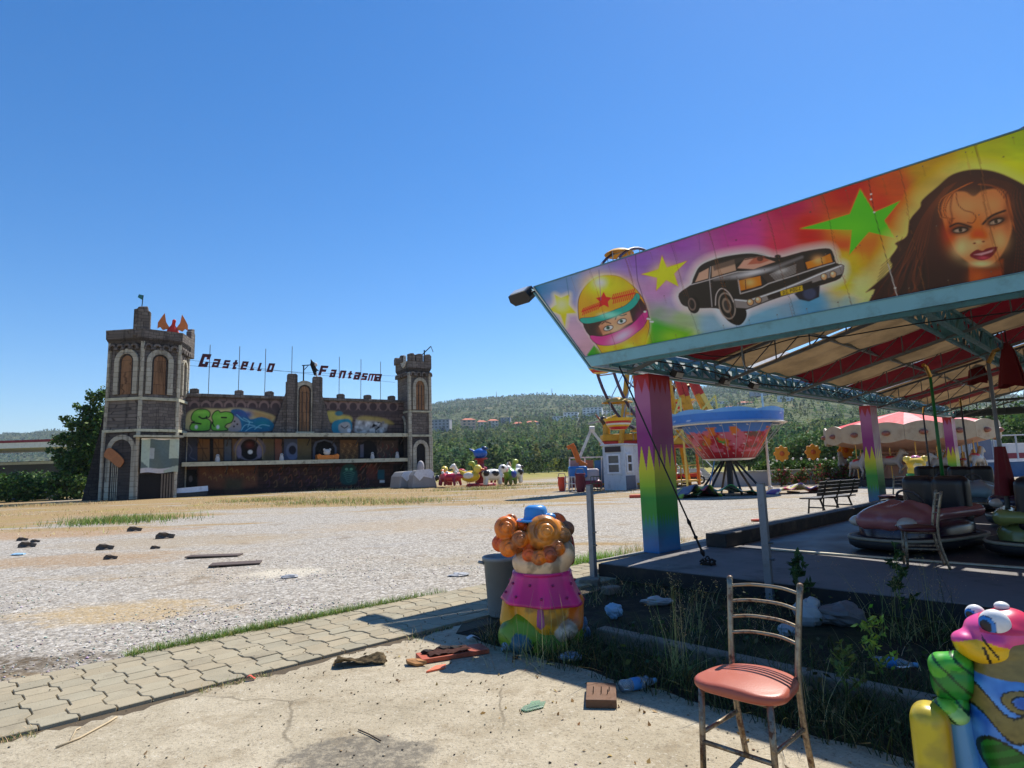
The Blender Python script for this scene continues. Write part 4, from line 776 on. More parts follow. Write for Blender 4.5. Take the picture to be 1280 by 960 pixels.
TRIM = stonemat('pale quoin stone', S(192, 186, 166), S(166, 158, 140), S(108, 100, 88), 1.6, 2.6, .4)
LEDGE = mat('pale ledge edge', S(190, 186, 160), .8, var=.3, scale=2.5, dirt=S(80, 74, 60), damt=.7, dscale=2.2)
PLANK = stonemat('brown boarded panel', S(158, 118, 84), S(132, 98, 70), S(70, 50, 38), 3.2, 1.1, .3)
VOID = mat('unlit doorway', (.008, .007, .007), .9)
c_ = lambda u, v, y=0.: CA.Y(u, v, y)
cas = thing('ghost_castle', 'grey stone ghost castle ride with two towers and graffiti murals', 'castle ride', CA.W(0, 0, 0), CA.ang)
def arch(w, h, n=12, x0=0, z0=0, pt=1.0):
    return [(x0 - w / 2, z0)] + [(x0 - w / 2 * math.cos(math.pi * k / n), z0 + h - w / 2 * pt + w / 2 * pt * math.sin(math.pi * k / n)) for k in range(n + 1)] + [(x0 + w / 2, z0)]
def ring(b, outer, inner, t0, t1, axes, o):
    e0, e1, e2 = (Vector(a) for a in axes); o = Vector(o); n = len(outer); P = lambda q, t: o + e0 * q[0] + e1 * q[1] + e2 * t
    vs = [P(q, t) for t in (t0, t1) for L in (outer, inner) for q in L]; f = []
    for i in range(n - 1):
        f += [(2 * n + i, 2 * n + i + 1, 3 * n + i + 1, 3 * n + i), (i, 2 * n + i, 2 * n + i + 1, i + 1), (n + i, n + i + 1, 3 * n + i + 1, 3 * n + i)]
    f += [(0, n, 3 * n, 2 * n), (n - 1, 2 * n - 1, 4 * n - 1, 3 * n - 1)]; b.add(vs, f)
class Face:
    def __init__(s, A, B):
        s.A = Vector((*A, 0)); d = Vector((*B, 0)) - s.A; s.L = d.length; s.e0 = d.normalized(); s.n = Vector((s.e0.y, -s.e0.x, 0)); s.ax = (s.e0, (0, 0, 1), s.n)
    def window(s, x, z, w, h, fw=.28, name='window', fmat=None, pmat=None, parent=None, bars=False, deep=None, pt=1.0):
        b = MB(); ring(b, arch(w + 2 * fw, h + fw, 12, x, z, pt), arch(w, h, 12, x, z, pt), .002, .16, s.ax, s.A); f = b.build('window_frame' if name == 'window' else 'arch_frame', fmat or TRIM, parent)
        b = MB(); b.prism(arch(w, h, 12, x, z, pt), .003, .03, s.ax, s.A); p = b.build(name, pmat or PLANK, parent); f.parent = p
        if w > 1.1 and name == 'window':
            b = MB(); ring(b, arch(w * .86, h - w * .07, 12, x, z, pt), arch(w * .76, h - w * .12, 12, x, z, pt), .03, .10, s.ax, s.A); ring(b, arch(w * .998, h - .002, 12, x, z, pt), arch(w * .87, h - w * .065, 12, x, z, pt), .03, .05, s.ax, s.A); b.build('inner_trim', STONED, p)
        if bars:
            b = MB()
            for k in (-.17, .17): b.prism([(x + k * w - .03, z), (x + k * w + .03, z), (x + k * w + .03, z + h * .86), (x + k * w - .03, z + h * .86)], .03, .07, s.ax, s.A)
            b.build('glazing_bar', STONED, p)
        return p
    def pt(s, x, z, t): q = s.A + s.e0 * x + s.n * t; return (q.x, q.y, z)
# left tower: half octagon
fx = lambda u, y: float(c_(u, 500, y)[0])
LT = [(fx(134, -.9), -.9), (fx(175.5, -2.7), -2.7), (fx(222, -2.1), -2.1), (fx(233.5, .2), .2)]
back = [(LT[3][0], 2.8), (LT[0][0] + .4, 2.8)]
def tower_body(fp, z0, z1, m, name='tower_wall', k0=1., k1=1.):
    cx = sum(p[0] for p in fp) / len(fp); cy = sum(p[1] for p in fp) / len(fp); b = MB(); n = len(fp)
    lo = [(cx + (x - cx) * k0, cy + (y - cy) * k0, z0) for x, y in fp]; hi = [(cx + (x - cx) * k1, cy + (y - cy) * k1, z1) for x, y in fp]
    b.add(lo + hi, [tuple(range(n))[::-1], tuple(range(n, 2 * n))] + [(i, (i + 1) % n, (i + 1) % n + n, i + n) for i in range(n)]); return b.build(name, m, cas)
fpL = LT + back
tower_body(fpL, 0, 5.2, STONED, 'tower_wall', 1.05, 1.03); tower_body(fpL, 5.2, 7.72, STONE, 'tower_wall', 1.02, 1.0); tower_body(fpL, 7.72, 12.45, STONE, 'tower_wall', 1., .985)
tower_body(fpL, 5.16, 5.36, LEDGE, 'cornice', 1.075, 1.075); tower_body(fpL, 7.62, 7.84, LEDGE, 'cornice', 1.05, 1.05)
tower_body(fpL, 12.0, 12.5, STONED, 'parapet', 1.0, 1.10); tower_body(fpL, 12.501, 13.2, STONE, 'parapet', 1.10, 1.11)
for i in range(3):
    F_ = Face(LT[i], LT[i + 1]); b = MB()
    for x in np.arange(.35, F_.L - .2, .62): ring(b, arch(.62, .5, 8, x, 11.6), arch(.34, .34, 8, x, 11.6), .0, .22, F_.ax, F_.A)
    b.build('corbel_frieze', STONE, cas)
for i, (x, y) in enumerate(LT):              # quoin strips on the corners
    qw = .13
    nrm = Vector((x - .3, y - 1.2, 0)).normalized()
    b = MB(); b.prism([(-qw, 0), (qw, 0), (qw, 4.4), (-qw, 4.4)], -.1, .10, ((-nrm.y, nrm.x, 0), (0, 0, 1), nrm), (x, y, 7.84)); b.prism([(-qw, 0), (qw, 0), (qw, 2.26), (-qw, 2.26)], -.1, .12, ((-nrm.y, nrm.x, 0), (0, 0, 1), nrm), (x, y, 5.36))
    b.prism([(-qw, 0), (qw, 0), (qw, 5.16), (-qw, 5.16)], -.1, .22, ((-nrm.y, nrm.x, 0), (0, 0, 1), nrm), (x, y, 0)); b.build('quoin', TRIM, cas, bevel=.03, seg=1)
FA, FB, FC = Face(LT[0], LT[1]), Face(LT[1], LT[2]), Face(LT[2], LT[3])
FA.window(FA.L * .55, 8.1, FA.L * .44, 3.2, .38, parent=cas); FB.window(FB.L * .47, 8.1, FB.L * .44, 3.2, .38, parent=cas)
FC.window(FC.L * .5, 8.2, .8, 2.8, .2, parent=cas, pmat=STONED)
d_ = FA.window(FA.L * .54, .05, FA.L * .62, 4.55, .36, name='doorway', parent=cas, pmat=VOID)
b = MB()
for k in range(4): x = FA.L * (.29 + k * .055); b.prism([(x, .05), (x + .06, .05), (x + .06, 3.0), (x, 3.0)], .12, .16, FA.ax, FA.A)
b.build('door_slat', TRIM, d_)
g_ = MB(); g_.prism(smoothpts([(0, 0), (.42, .05), (.5, .5), (.62, .9), (.4, 1.2), (.1, 1.1), (-.1, .7), (-.12, .3)], 3, True), 0, .04, FA.ax, FA.pt(FA.L * .52, 1.35, .05))
gp_ = g_.build('painted_ghost', mat('ghost white', S(196, 190, 186), .8, dirt=S(60, 56, 54), damt=.6), cas)
b = MB()
for q in ((.12, .8), (.34, .84)): b.prism([(q[0] + .07 * math.cos(t), q[1] + .1 * math.sin(t)) for t in np.linspace(0, 6, 8)], 0, .052, FA.ax, FA.pt(FA.L * .52, 1.35, .05))
b.build('ghost_eye', VOID, gp_)
# hung banner panel and stuff under it
FBn = FB; b = MB()
def bil(u, v):
    n1 = fbm2(np.array([u * 3]), np.array([v * 3]), 1.0, 4)[0]; base = np.array(S(100, 116, 110)) * (.75 + .5 * n1)
    if u < .22 and v > .35 - u: base = np.array(S(186, 200, 176))
    if u > .74 and v > .42: base = np.array(S(196, 208, 186))
    if .22 < u < .34 and .42 < v < .74: base = base * .4 + np.array(S(210, 216, 214)) * .6
    if v < .13: base = np.array(S(206, 202, 200))
    if v < .05 + .3 * (u - .5) and u > .6: base = np.array(S(176, 186, 166))
    return tuple(base)
b.grid(lambda i, j: FB.pt(.12 + (FB.L - .0) * i, 1.98 + 2.55 * j + .05 * math.sin(i * 9), .42 + .04 * math.sin(i * 12 + j * 4)), 60, 40, bil); b.col = (1, 1, 1)
b.add([FB.pt(.1, 4.5, .36), FB.pt(FB.L + .1, 4.5, .36), FB.pt(FB.L + .1, 4.62, .46), FB.pt(.1, 4.62, .46)], [(0, 1, 2, 3)]); b.build('banner', vmat('printed tarpaulin', .5, .4), cas)
b = MB(); b.box(FB.pt(FB.L / 2, 4.78, .35), (FB.L + .7, .7, .16), math.atan2(FB.e0.y, FB.e0.x)); b.build('porch_slab', LEDGE, cas)
d_ = None; b = MB(); b.prism([(.15, .02), (FB.L * .95, .02), (FB.L * .95, 1.9), (.15, 1.9)], .1, .14, FB.ax, FB.A); d_ = b.build('doorway', VOID, cas)
b = MB()
for k in range(5): x = FB.L * (.62 + .075 * k); b.prism([(x, .02), (x + .12, .02), (x + .12, 1.9), (x, 1.9)], .16, .22, FB.ax, FB.A)
b.build('door_slat', mat('grey plank', S(110, 100, 88), .85, var=.35), d_)
# buttress wing on the tower's left
b = MB(); x0 = LT[0][0]; b.prism([(x0 - 1.35, 0), (x0 + .5, 0), (x0 + .5, 7.7), (x0 - .1, 7.7), (x0 - .5, 5)], 1.2, 1.9); b.build('buttress', STONED, cas)
# merlons on the left tower
def merlon(p, w, h, rz, jag=True, name='merlon'):
    b = MB(); b.M = Matrix.Translation(p) @ Matrix.Rotation(rz, 4, 'Z')
    b.prism([(-w / 2, 0), (w / 2, 0), (w / 2, h * .82), (w * .35, h * .86), (w * .3, h), (-w * .25, h * .97), (-w * .3, h * .9), (-w / 2, h * .88)] if jag else [(-w / 2, 0), (w / 2, 0), (w / 2, h), (-w / 2, h)], -.22, .22); return b.build(name, STONE, cas, bevel=.05, seg=1)
m1 = c_(177, 420, -2.7); merlon((m1[0], -2.55, 12.6), 1.15, 2.45, R_(-8)); m2 = c_(239.5, 440, .2); merlon((m2[0] - .1, .35, 11.6), .75, 2.6, R_(60))
# upper / middle / lower ride walls with murals (artwork baked on a real wall)
WX0, WX1 = LT[3][0] - .1, float(c_(512, 560, 0)[0])
def mural(name, z0, z1, y, base, fn, res=.05):
    nx, nz = int((WX1 - WX0) / res), max(4, int((z1 - z0) / res)); X, Z = np.meshgrid(np.linspace(WX0, WX1, nx + 1), np.linspace(z0, z1, nz + 1)); Vv = np.stack([X.ravel(), np.full(X.size, y), Z.ravel()], 1)
    p = Paint(CA.px(Vv), base); x, z = X.ravel(), Z.ravel()
    row = np.floor(z / .36); bx = (x + (row % 2) * .35) / .7; fxb, fzb = bx % 1, (z / .36) % 1; edge = np.minimum(np.minimum(fxb, 1 - fxb) * .7, np.minimum(fzb, 1 - fzb) * .36)
    hsh = np.modf(np.abs(np.sin(np.floor(bx) * 12.98 + row * 78.2) * 43758.5))[0]
    p.c = p.c * (.7 + .55 * hsh)[:, None] * np.where(edge < .035, .45, 1)[:, None] * (.7 + .6 * fbm2(x, z, 1.3, 6))[:, None]
    fn(p); p.c *= (.8 + .4 * fbm2(x, z * .5, 2.2, 9))[:, None]
    g = np.arange((nx + 1) * (nz + 1)).reshape(nz + 1, nx + 1); nmesh(name, Vv, np.stack([g[:-1, :-1], g[:-1, 1:], g[1:, 1:], g[1:, :-1]], -1).reshape(-1, 4), vmat('mural paint', .75, .3, .15, S(60, 52, 46), .3, 5, .1, 12, 1.), cas, np.clip(p.c, 0, .85))
A7 = lambda *P: [(220 + x / 7.11, 500 + y / 7.11) for x, y in P]
A8 = lambda *P: [(380 + x / 7.11, 500 + y / 7.11) for x, y in P]
def B(r, g, b, k=1.55): return tuple(min(.8, c * k) for c in S(r, g, b))
def up_fn(p):
    for x in list(np.arange(243, 352, 14.5)) + list(np.arange(404, 496, 12.5)): p.disc((x, 507.5), 6.6, 7, B(112, 92, 86), 1).disc((x, 508.5), 4.6, 5, B(62, 50, 50), 1)
    p.poly([(232, 508), (360, 510), (500, 514), (500, 519), (232, 515)], B(64, 54, 54), 2, .85)
    p.poly(smoothpts(A7((90, 150), (140, 90), (260, 75), (420, 80), (520, 70), (640, 80), (780, 110), (880, 150), (840, 220), (820, 270), (120, 270)), 3, True), B(168, 154, 104), 3, .95)
    p.poly(A7((640, 90), (760, 110), (880, 150), (830, 200), (700, 150)), B(150, 110, 60), 4, .7)
    p.poly(smoothpts(A7((490, 90), (560, 80), (620, 110), (660, 170), (760, 150), (850, 190), (850, 275), (480, 275), (520, 200), (500, 140)), 3, True), B(26, 92, 122), 1.5).blob(A7((560, 120))[0], 9, 5, B(54, 64, 120), .9).blob(A7((640, 130))[0], 6, 5, B(50, 70, 124), .9).blob(A7((770, 210))[0], 11, 5, B(20, 110, 120), .8)
    p.poly(smoothpts(A7((500, 140), (560, 170), (580, 240), (560, 275), (470, 275), (490, 210)), 3, True), B(140, 128, 122), 1.5, .9)
    for q in (((580, 270), (620, 220), (700, 230)), ((620, 275), (680, 240), (760, 250)), ((540, 130), (600, 180), (680, 200)), ((700, 260), (760, 220), (830, 230)), ((600, 160), (650, 190), (640, 240))): p.line(smoothpts(A7(*q), 4), .9, B(120, 180, 200), 1, .8)
    for q in ((520, 190), (545, 215), (515, 235)): p.disc(A7(q)[0], 1.2, 1.2, B(50, 36, 34), .8)
    for gw, gc in ((2.6, B(24, 32, 18)), (.0, B(96, 158, 50))):
        p.poly(smoothpts(A7((140, 150), (165, 105), (215, 85), (275, 92), (300, 120), (290, 150), (250, 160), (300, 185), (300, 235), (280, 268), (140, 268), (132, 225), (170, 190), (145, 180)), 3, True), gc, 1, 1, gw * .5)
        p.poly(smoothpts(A7((322, 150), (345, 110), (375, 98), (395, 115), (440, 108), (490, 118), (508, 150), (490, 195), (450, 210), (430, 240), (455, 265), (330, 268), (318, 220), (335, 195)), 3, True), gc, 1, 1, gw * .5)
    p.blob(A7((220, 110))[0], 7, 2.5, B(130, 184, 70), .8).blob(A7((410, 150))[0], 8, 3, B(120, 176, 66), .7)
    p.line(smoothpts(A7((205, 148), (235, 165), (270, 158), (272, 148)), 3), 2, B(20, 26, 16)).line(A7((140, 200), (220, 212)), 2, B(24, 32, 18)).line(A7((405, 155), (448, 157)), 2, B(20, 26, 16)).line(A7((318, 195), (340, 235)), 1.6, B(20, 26, 16))
    for q in ((372, 240), (180, 240)): p.disc(A7(q)[0], 2, 2.6, B(190, 210, 180), 1)
    p.poly(smoothpts(A8((200, 110), (270, 100), (340, 130), (420, 150), (410, 200), (240, 200)), 3, True), B(166, 150, 76), 3).disc(A8((310, 120))[0], 5, 3, B(50, 100, 110), 1.5)
    p.poly(smoothpts(A8((255, 200), (330, 172), (415, 180), (412, 292), (262, 292)), 3, True), B(34, 116, 136), 1.5).poly(smoothpts(A8((310, 220), (370, 195), (410, 215), (405, 290), (320, 285)), 3, True), B(150, 146, 140), 1.5).line(smoothpts(A8((330, 230), (360, 250), (390, 230)), 3), 1.2, B(60, 50, 50)).disc(A8((400, 270))[0], 2.4, 2.6, B(220, 216, 210), 1)
    p.poly(smoothpts(A8((455, 225), (480, 160), (600, 160), (730, 190), (740, 240), (680, 296), (470, 296)), 3, True), B(158, 154, 148), 3).poly(smoothpts(A8((490, 150), (560, 143), (720, 165), (800, 210), (740, 215), (640, 190), (480, 180)), 3, True), B(150, 130, 66), 3, .9)
    p.poly(smoothpts(A8((600, 250), (620, 205), (650, 195), (690, 205), (680, 240), (640, 270), (650, 296), (635, 296), (630, 240)), 3, True), B(18, 16, 18), 1)
    for k in range(24): q = (470 + 11 * k + 5 * math.sin(k * 3), 200 + 40 * (1 + math.sin(k * 2.3))); p.disc(A8(q)[0], 2.4, 1.6, B(*[(186, 182, 176), (120, 114, 108)][k % 2]), 1.2, k)
def mid_fn(p):
    W7 = lambda x0, y0, x1, y1, c, s=.9: p.poly(A7((x0, y0), (x1, y0 + 4), (x1, y1), (x0, y1)), B(*c), s)
    W8 = lambda x0, y0, x1, y1, c, s=.9: p.poly(A8((x0, y0), (x1, y0 + 3), (x1, y1), (x0, y1)), B(*c), s)
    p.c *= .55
    W7(70, 335, 190, 545, (52, 54, 66)); p.line(smoothpts(A7((100, 380), (140, 440), (120, 500), (170, 530)), 4), 1.2, B(84, 84, 96)); W7(192, 345, 300, 540, (106, 72, 40)); W7(332, 345, 420, 540, (100, 70, 40)); W7(300, 345, 332, 540, (10, 9, 10)); W7(430, 350, 490, 540, (70, 74, 80)); W7(500, 345, 540, 540, (92, 70, 48)); W7(770, 345, 870, 540, (92, 80, 56)); W7(880, 345, 940, 540, (106, 66, 52)); W7(960, 345, 1090, 540, (58, 66, 86)); W7(1100, 345, 1200, 540, (98, 86, 52))
    for x in (192, 332): p.line(A7((x + 10, 370), (x + 80, 520)), 1, B(54, 36, 22)).line(A7((x, 430), (x + 90, 430)), 1, B(54, 36, 22)); p.line(A7((x + 46, 350), (x + 46, 535)), .7, B(60, 40, 24))
    p.disc(A7((655, 430))[0], 20, 15, B(92, 86, 96), 1.5).disc(A7((655, 440))[0], 12, 13, B(14, 11, 12), 1.2).blob(A7((655, 400))[0], 5, 4, B(90, 40, 36), .9).disc(A7((660, 462))[0], 3, 2.6, B(200, 196, 190), 1)
    p.line(smoothpts(A7((530, 520), (535, 420), (580, 350)), 3), 1.4, B(130, 110, 80)).line(smoothpts(A7((770, 520), (765, 420), (710, 350)), 3), 1.4, B(130, 110, 80)).disc(A7((560, 460))[0], 3, 8, B(106, 98, 116), 1).disc(A7((740, 460))[0], 3, 8, B(106, 98, 116), 1)
    p.disc(A7((1035, 455))[0], 8, 11, B(84, 94, 118), 1).disc(A7((1035, 445))[0], 4.6, 5.6, B(24, 26, 40), 1)
    for k in range(9): p.line(smoothpts(A7((790 + 9 * k, 350), (780 + 12 * k, 430), (800 + 8 * k, 530)), 3), .6, B(50, 40, 30), .8, .7)
    W8(-60, 345, 60, 540, (84, 74, 50)); p.poly([*A8((80, 525), (80, 420), (100, 370), (180, 350), (260, 370), (290, 420), (290, 525))], B(70, 76, 92), 1).poly([*A8((100, 525), (100, 425), (120, 380), (180, 362), (240, 380), (272, 425), (272, 525))], B(8, 8, 10), 1)
    W8(320, 355, 480, 530, (92, 66, 40)); W8(840, 350, 945, 540, (8, 8, 10)); W8(650, 360, 830, 530, (66, 52, 44)); p.disc(A8((570, 450))[0], 11, 13, B(14, 12, 14), 1.2); p.poly(A8((500, 400), (530, 390), (530, 510), (500, 510)), B(84, 84, 96), 1)
    for k in range(16): q = (335 + 9 * k, 380 + 60 * (1 + math.sin(k * 2.1))); p.line(smoothpts(A8((q[0], q[1]), (q[0] + 14, q[1] + 12), (q[0] + 4, q[1] + 30)), 3), .8, B(*[(140, 104, 60), (54, 38, 24)][k % 2]), .8)
    for k in range(14): q = (655 + 13 * k, 380 + 55 * (1 + math.sin(k * 1.7))); p.line(smoothpts(A8((q[0], q[1]), (q[0] + 10, q[1] + 22), (q[0] - 4, q[1] + 40)), 3), .8, B(*[(110, 90, 74), (96, 40, 34)][k % 2]), .8)
def low_fn(p):
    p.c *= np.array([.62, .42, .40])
    p.poly(A7((52, 618), (190, 622), (190, 780), (52, 790)), B(8, 8, 9), .9).disc(A7((85, 645))[0], 1, 3, B(90, 88, 86)).disc(A7((130, 700))[0], 2.4, 4, B(84, 78, 76))
    p.poly(A7((200, 600), (720, 590), (720, 760), (560, 790), (200, 790)), B(104, 64, 42), 5, .75).poly(A7((440, 690), (600, 690), (590, 800), (430, 800)), B(50, 56, 40), 8, .7)
    for k in range(30): q = (240 + 16 * k, 660 + 40 * math.sin(k * 2.4)); p.line(smoothpts(A7((q[0], q[1]), (q[0] + 18, q[1] - 14), (q[0] + 26, q[1] + 18)), 3), .8, B(*[(136, 106, 62), (70, 34, 30), (60, 46, 40)][k % 3]), .9, .8)
    for k in range(44): q = (780 + 22 * k, 680 + 60 * math.sin(k * 1.9)); p.line(smoothpts(A7((q[0], q[1]), (q[0] + 24, q[1] - 26), (q[0] + 30, q[1] + 24), (q[0] + 8, q[1] + 36)), 3), .9, B(*[(110, 84, 56), (76, 50, 70), (120, 70, 50), (54, 44, 50)][k % 4]), .9, .8)
    p.poly(smoothpts(A8((330, 740), (330, 620), (370, 572), (430, 572), (468, 620), (465, 740)), 3, True), B(28, 66, 62), 2).disc(A8((378, 615))[0], 2, 1.6, B(90, 150, 130)).disc(A8((420, 615))[0], 2, 1.6, B(90, 150, 130))
    for k in range(6): p.line(smoothpts(A8((350 + k * 6, 650 + k * 15), (395, 630 + k * 20), (450 - k * 6, 650 + k * 15)), 3), .8, B(70, 120, 108), .9)
    for k in range(12): q = (500 + 14 * k, 620 + 34 * math.sin(k * 2)); p.line(A8((q[0], q[1]), (q[0] + 20, q[1] - 30)), 1.2, B(*[(130, 60, 48), (110, 90, 76)][k % 2]), 1)
    p.poly(A8((560, 580), (640, 580), (640, 700), (560, 700)), B(96, 50, 40), 4, .7).poly(A8((655, 620), (715, 620), (715, 705), (655, 705)), B(26, 74, 84), 1.5).poly(A8((672, 712), (716, 712), (716, 735), (672, 735)), B(196, 196, 196), .8)
    p.poly(A8((790, 575), (945, 578), (945, 770), (790, 770)), B(14, 12, 14), 2)
    for x in (215, 545, 770, 825): p.line(A8((x, 580), (x + 6, 775)), 1.0, B(30, 24, 24), .8)
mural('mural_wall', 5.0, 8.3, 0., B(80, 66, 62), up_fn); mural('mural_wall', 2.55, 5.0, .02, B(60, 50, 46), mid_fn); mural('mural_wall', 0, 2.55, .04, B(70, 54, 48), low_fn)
b = MB(); b.box(((WX0 + WX1) / 2, .35, 4.2), (WX1 - WX0, .56, 8.4)); b.build('back_wall', STONED, cas)
b = MB(); b.box(((WX0 + WX1) / 2, .2, 8.42), (WX1 - WX0, .75, .3)); b.build('coping', STONE, cas, bevel=.04, seg=1)
for u in (243, 299, 337, 426, 459.5, 489.5): p_ = c_(u, 490, .1); merlon((p_[0], .15, 8.55), .70, .46, 0)
for zc in (5.02, 2.62):
    b = MB(); b.box(((WX0 + WX1) / 2 - .1, -.68, zc), (WX1 - WX0 + .2, 1.3, .12)); b.build('ledge', STONED, cas)
    b = MB(); b.box(((WX0 + WX1) / 2 - .1, -1.36, zc - .02), (WX1 - WX0 + .2, .08, .34)); b.build('ledge_edge', LEDGE, cas)
    for x in np.linspace(WX0 + 1, WX1 - 1, 9): MB().bar((x, -1.25, zc - .1), (x, -.02, zc - .9), .07, .07).build('ledge_bracket', STONED, cas)
# gable with tall boarded window
gy = -.35; gxl, gxr = float(c_(359, 467, gy)[0]), float(c_(402, 471, gy)[0]); bl, br_ = float(c_(340, 541, gy)[0]), float(c_(416, 543, gy)[0]); gz = float(c_(359, 467, gy)[2])
b = MB(); b.prism([(bl, 5.1), (br_, 5.1), (gxr + .05, 8.9), (gxr + .05, gz - .75), (gxl - .05, gz - .75), (gxl - .05, 8.9)], gy, -.01); b.build('gable', STONE, cas)
for x, h in ((gxl + .42, gz), (gxr - .42, gz - .15)):
    b = MB(); b.prism([(x - .45, 5.15), (x + .45, 5.15), (x + .45, h - .12), (x + .3, h), (x - .38, h - .03), (x - .45, h - .2)], gy - .3, gy); b.build('pillar', STONE, cas, bevel=.04, seg=1)
FG = Face((gxl, gy - .02), (gxr, gy - .02)); FG.window(FG.L * .5, 5.25, 1.15, 4.4, .38, parent=cas, bars=True)
b = MB(); b.box((gxl + FG.L / 2, gy - .35, 5.22), (1.6, .4, .2)); b.build('window_sill', LEDGE, cas)
# right tower
ry = -1.5; rx0, rx1 = float(c_(512, 520, ry)[0]), float(c_(537.5, 520, ry)[0]); zt = float(c_(515, 442, ry)[2])
RT = [(rx0, 1.6), (rx0, ry), (rx1, ry), (rx1, 1.6)]
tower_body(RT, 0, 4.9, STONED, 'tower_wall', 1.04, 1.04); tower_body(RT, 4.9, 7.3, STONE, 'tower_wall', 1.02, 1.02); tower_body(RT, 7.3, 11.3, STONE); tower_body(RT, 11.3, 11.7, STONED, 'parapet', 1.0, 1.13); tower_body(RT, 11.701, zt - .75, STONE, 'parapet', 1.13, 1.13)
tower_body(RT, 4.82, 5.02, LEDGE, 'cornice', 1.1, 1.1); tower_body(RT, 7.24, 7.4, LEDGE, 'cornice', 1.07, 1.07)
FR, FL2 = Face((rx0, ry - .04), (rx1, ry - .04)), Face((rx0 - .04, 1.6), (rx0 - .04, ry))
FR.window(FR.L * .5, 7.5, .95, 2.9, .32, parent=cas, bars=True, pt=1.25); FR.window(FR.L * .5, .05, .95, 4.1, .36, name='doorway', parent=cas, pmat=VOID, pt=1.2); FL2.window(FL2.L * .48, 5.1, 1.25, 1.7, .2, name='doorway', parent=cas, pmat=VOID, pt=1.3)
for x, y in ((rx0, ry), (rx1, ry)):
    b = MB(); b.box((x, y, 9.3), (.3, .3, 3.8)); b.box((x, y, 6.12), (.32, .32, 2.2)); b.box((x, y, 2.4), (.36, .36, 4.8)); b.build('quoin', TRIM, cas, bevel=.03, seg=1)
for F_ in (FR, FL2):
    b = MB()
    for x in np.arange(.3, F_.L, .6): ring(b, arch(.56, .45, 8, x, 10.85), arch(.3, .3, 8, x, 10.85), .0, .25, F_.ax, F_.A)
    b.build('corbel_frieze', STONE, cas)
W_ = (rx1 - rx0) * 1.13; cx = (rx0 + rx1) / 2
for dx, w in ((-W_ / 2 + .35, .7), (-.05, .75), (W_ / 2 - .36, .72)): merlon((cx + dx, ry - .02, zt - .76), w, .78, 0)
for dy in (-.2, 1.3): merlon((rx0 - .14, dy, zt - .76), .8, .76, R_(90))
b = MB(); b.M = Matrix.Translation((rx0 - .2, -.55, 12.45)) @ Matrix.Rotation(R_(-90), 4, 'Y'); b.lathe([(0, .06), (.62, .06), (.66, 0), (.62, -.04)], 20); ck = b.build('clock', mat('clock face', S(196, 190, 176), .6, dirt=S(70, 64, 56), damt=.6), cas)
b = MB()
for k in range(12): t = k * math.pi / 6; b.box((rx0 - .275, -.55 + .5 * math.sin(t), 12.45 + .5 * math.cos(t)), (.03, .06, .06))
b.bar((rx0 - .28, -.55, 12.45), (rx0 - .28, -.35, 12.72), .05); b.bar((rx0 - .28, -.55, 12.45), (rx0 - .28, -.6, 12.9), .04); b.build('clock_hand', VOID, ck)
# things on and round the castle --------------------------------------------------
def cthing(name, label, cat, x, y, z, rz=0, group=None): return thing(name, label, cat, CA.W(x, y, z), CA.ang + rz, group)
IRON = mat('dark painted iron', S(52, 66, 66), .5, .4)
def flag(u0, v0, v1, y, z0, label):
    p = c_(u0, v0, y); t = cthing('weather_vane', label, 'weather vane', p[0], y, z0); h = p[2] - z0
    b = MB(); b.tube([(0, 0, 0), (.06, 0, h)], .035, 6); b.build('pole', IRON, t)
    b = MB(); b.prism([(0, 0), (-.28, .05), (-.36, -.2), (.02, -.42)], -.015, .015, o=(.05, 0, h)); b.build('pennant', mat('teal pennant', S(40, 112, 112), .5), t); return t
flag(178, 369, 389, -2.5, 15.0, 'thin pole with small teal pennant on left tower merlon')
# winged dragon
p_ = c_(216, 417, -1.9); dr = cthing('dragon_figure', 'red winged dragon perched on the left tower parapet', 'dragon figure', p_[0], -1.7, 13.15)
RDRG, ORW = mat('dragon red', S(196, 44, 30), .5), mat('dragon wing orange', S(214, 120, 54), .55, var=.3)
solid_obj('body', [(lambda P: sd_ell(P, (0, 0, .38), (.32, .3, .4)), (1, 1, 1)), (lambda P: sd_cap(P, (0, -.1, .6), (.05, -.3, 1.02), .16, .12), (1, 1, 1)), (lambda P: sd_ell(P, (.05, -.42, 1.05), (.14, .24, .13)), (1, 1, 1)), (lambda P: sd_cap(P, (.2, .1, .15), (.75, .2, .1), .14, .04), (1, 1, 1)), (lambda P: sd_cap(P, (-.3, -.1, .3), (-.42, -.25, 0), .12, .1), (1, 1, 1)), (lambda P: sd_cap(P, (.3, -.1, .3), (.42, -.25, 0), .12, .1), (1, 1, 1))], .06, RDRG, dr, .08)
for s in (-1, 1):
    b = MB(); b.prism([(s * .15, .4), (s * .5, 1.0), (s * .62, 1.75), (s * .85, 1.35), (s * 1.08, .9), (s * 1.1, .4), (s * .9, .55), (s * .7, .3), (s * .45, .42), (s * .2, .2)], 0, .06); b.build('wing', ORW, dr)
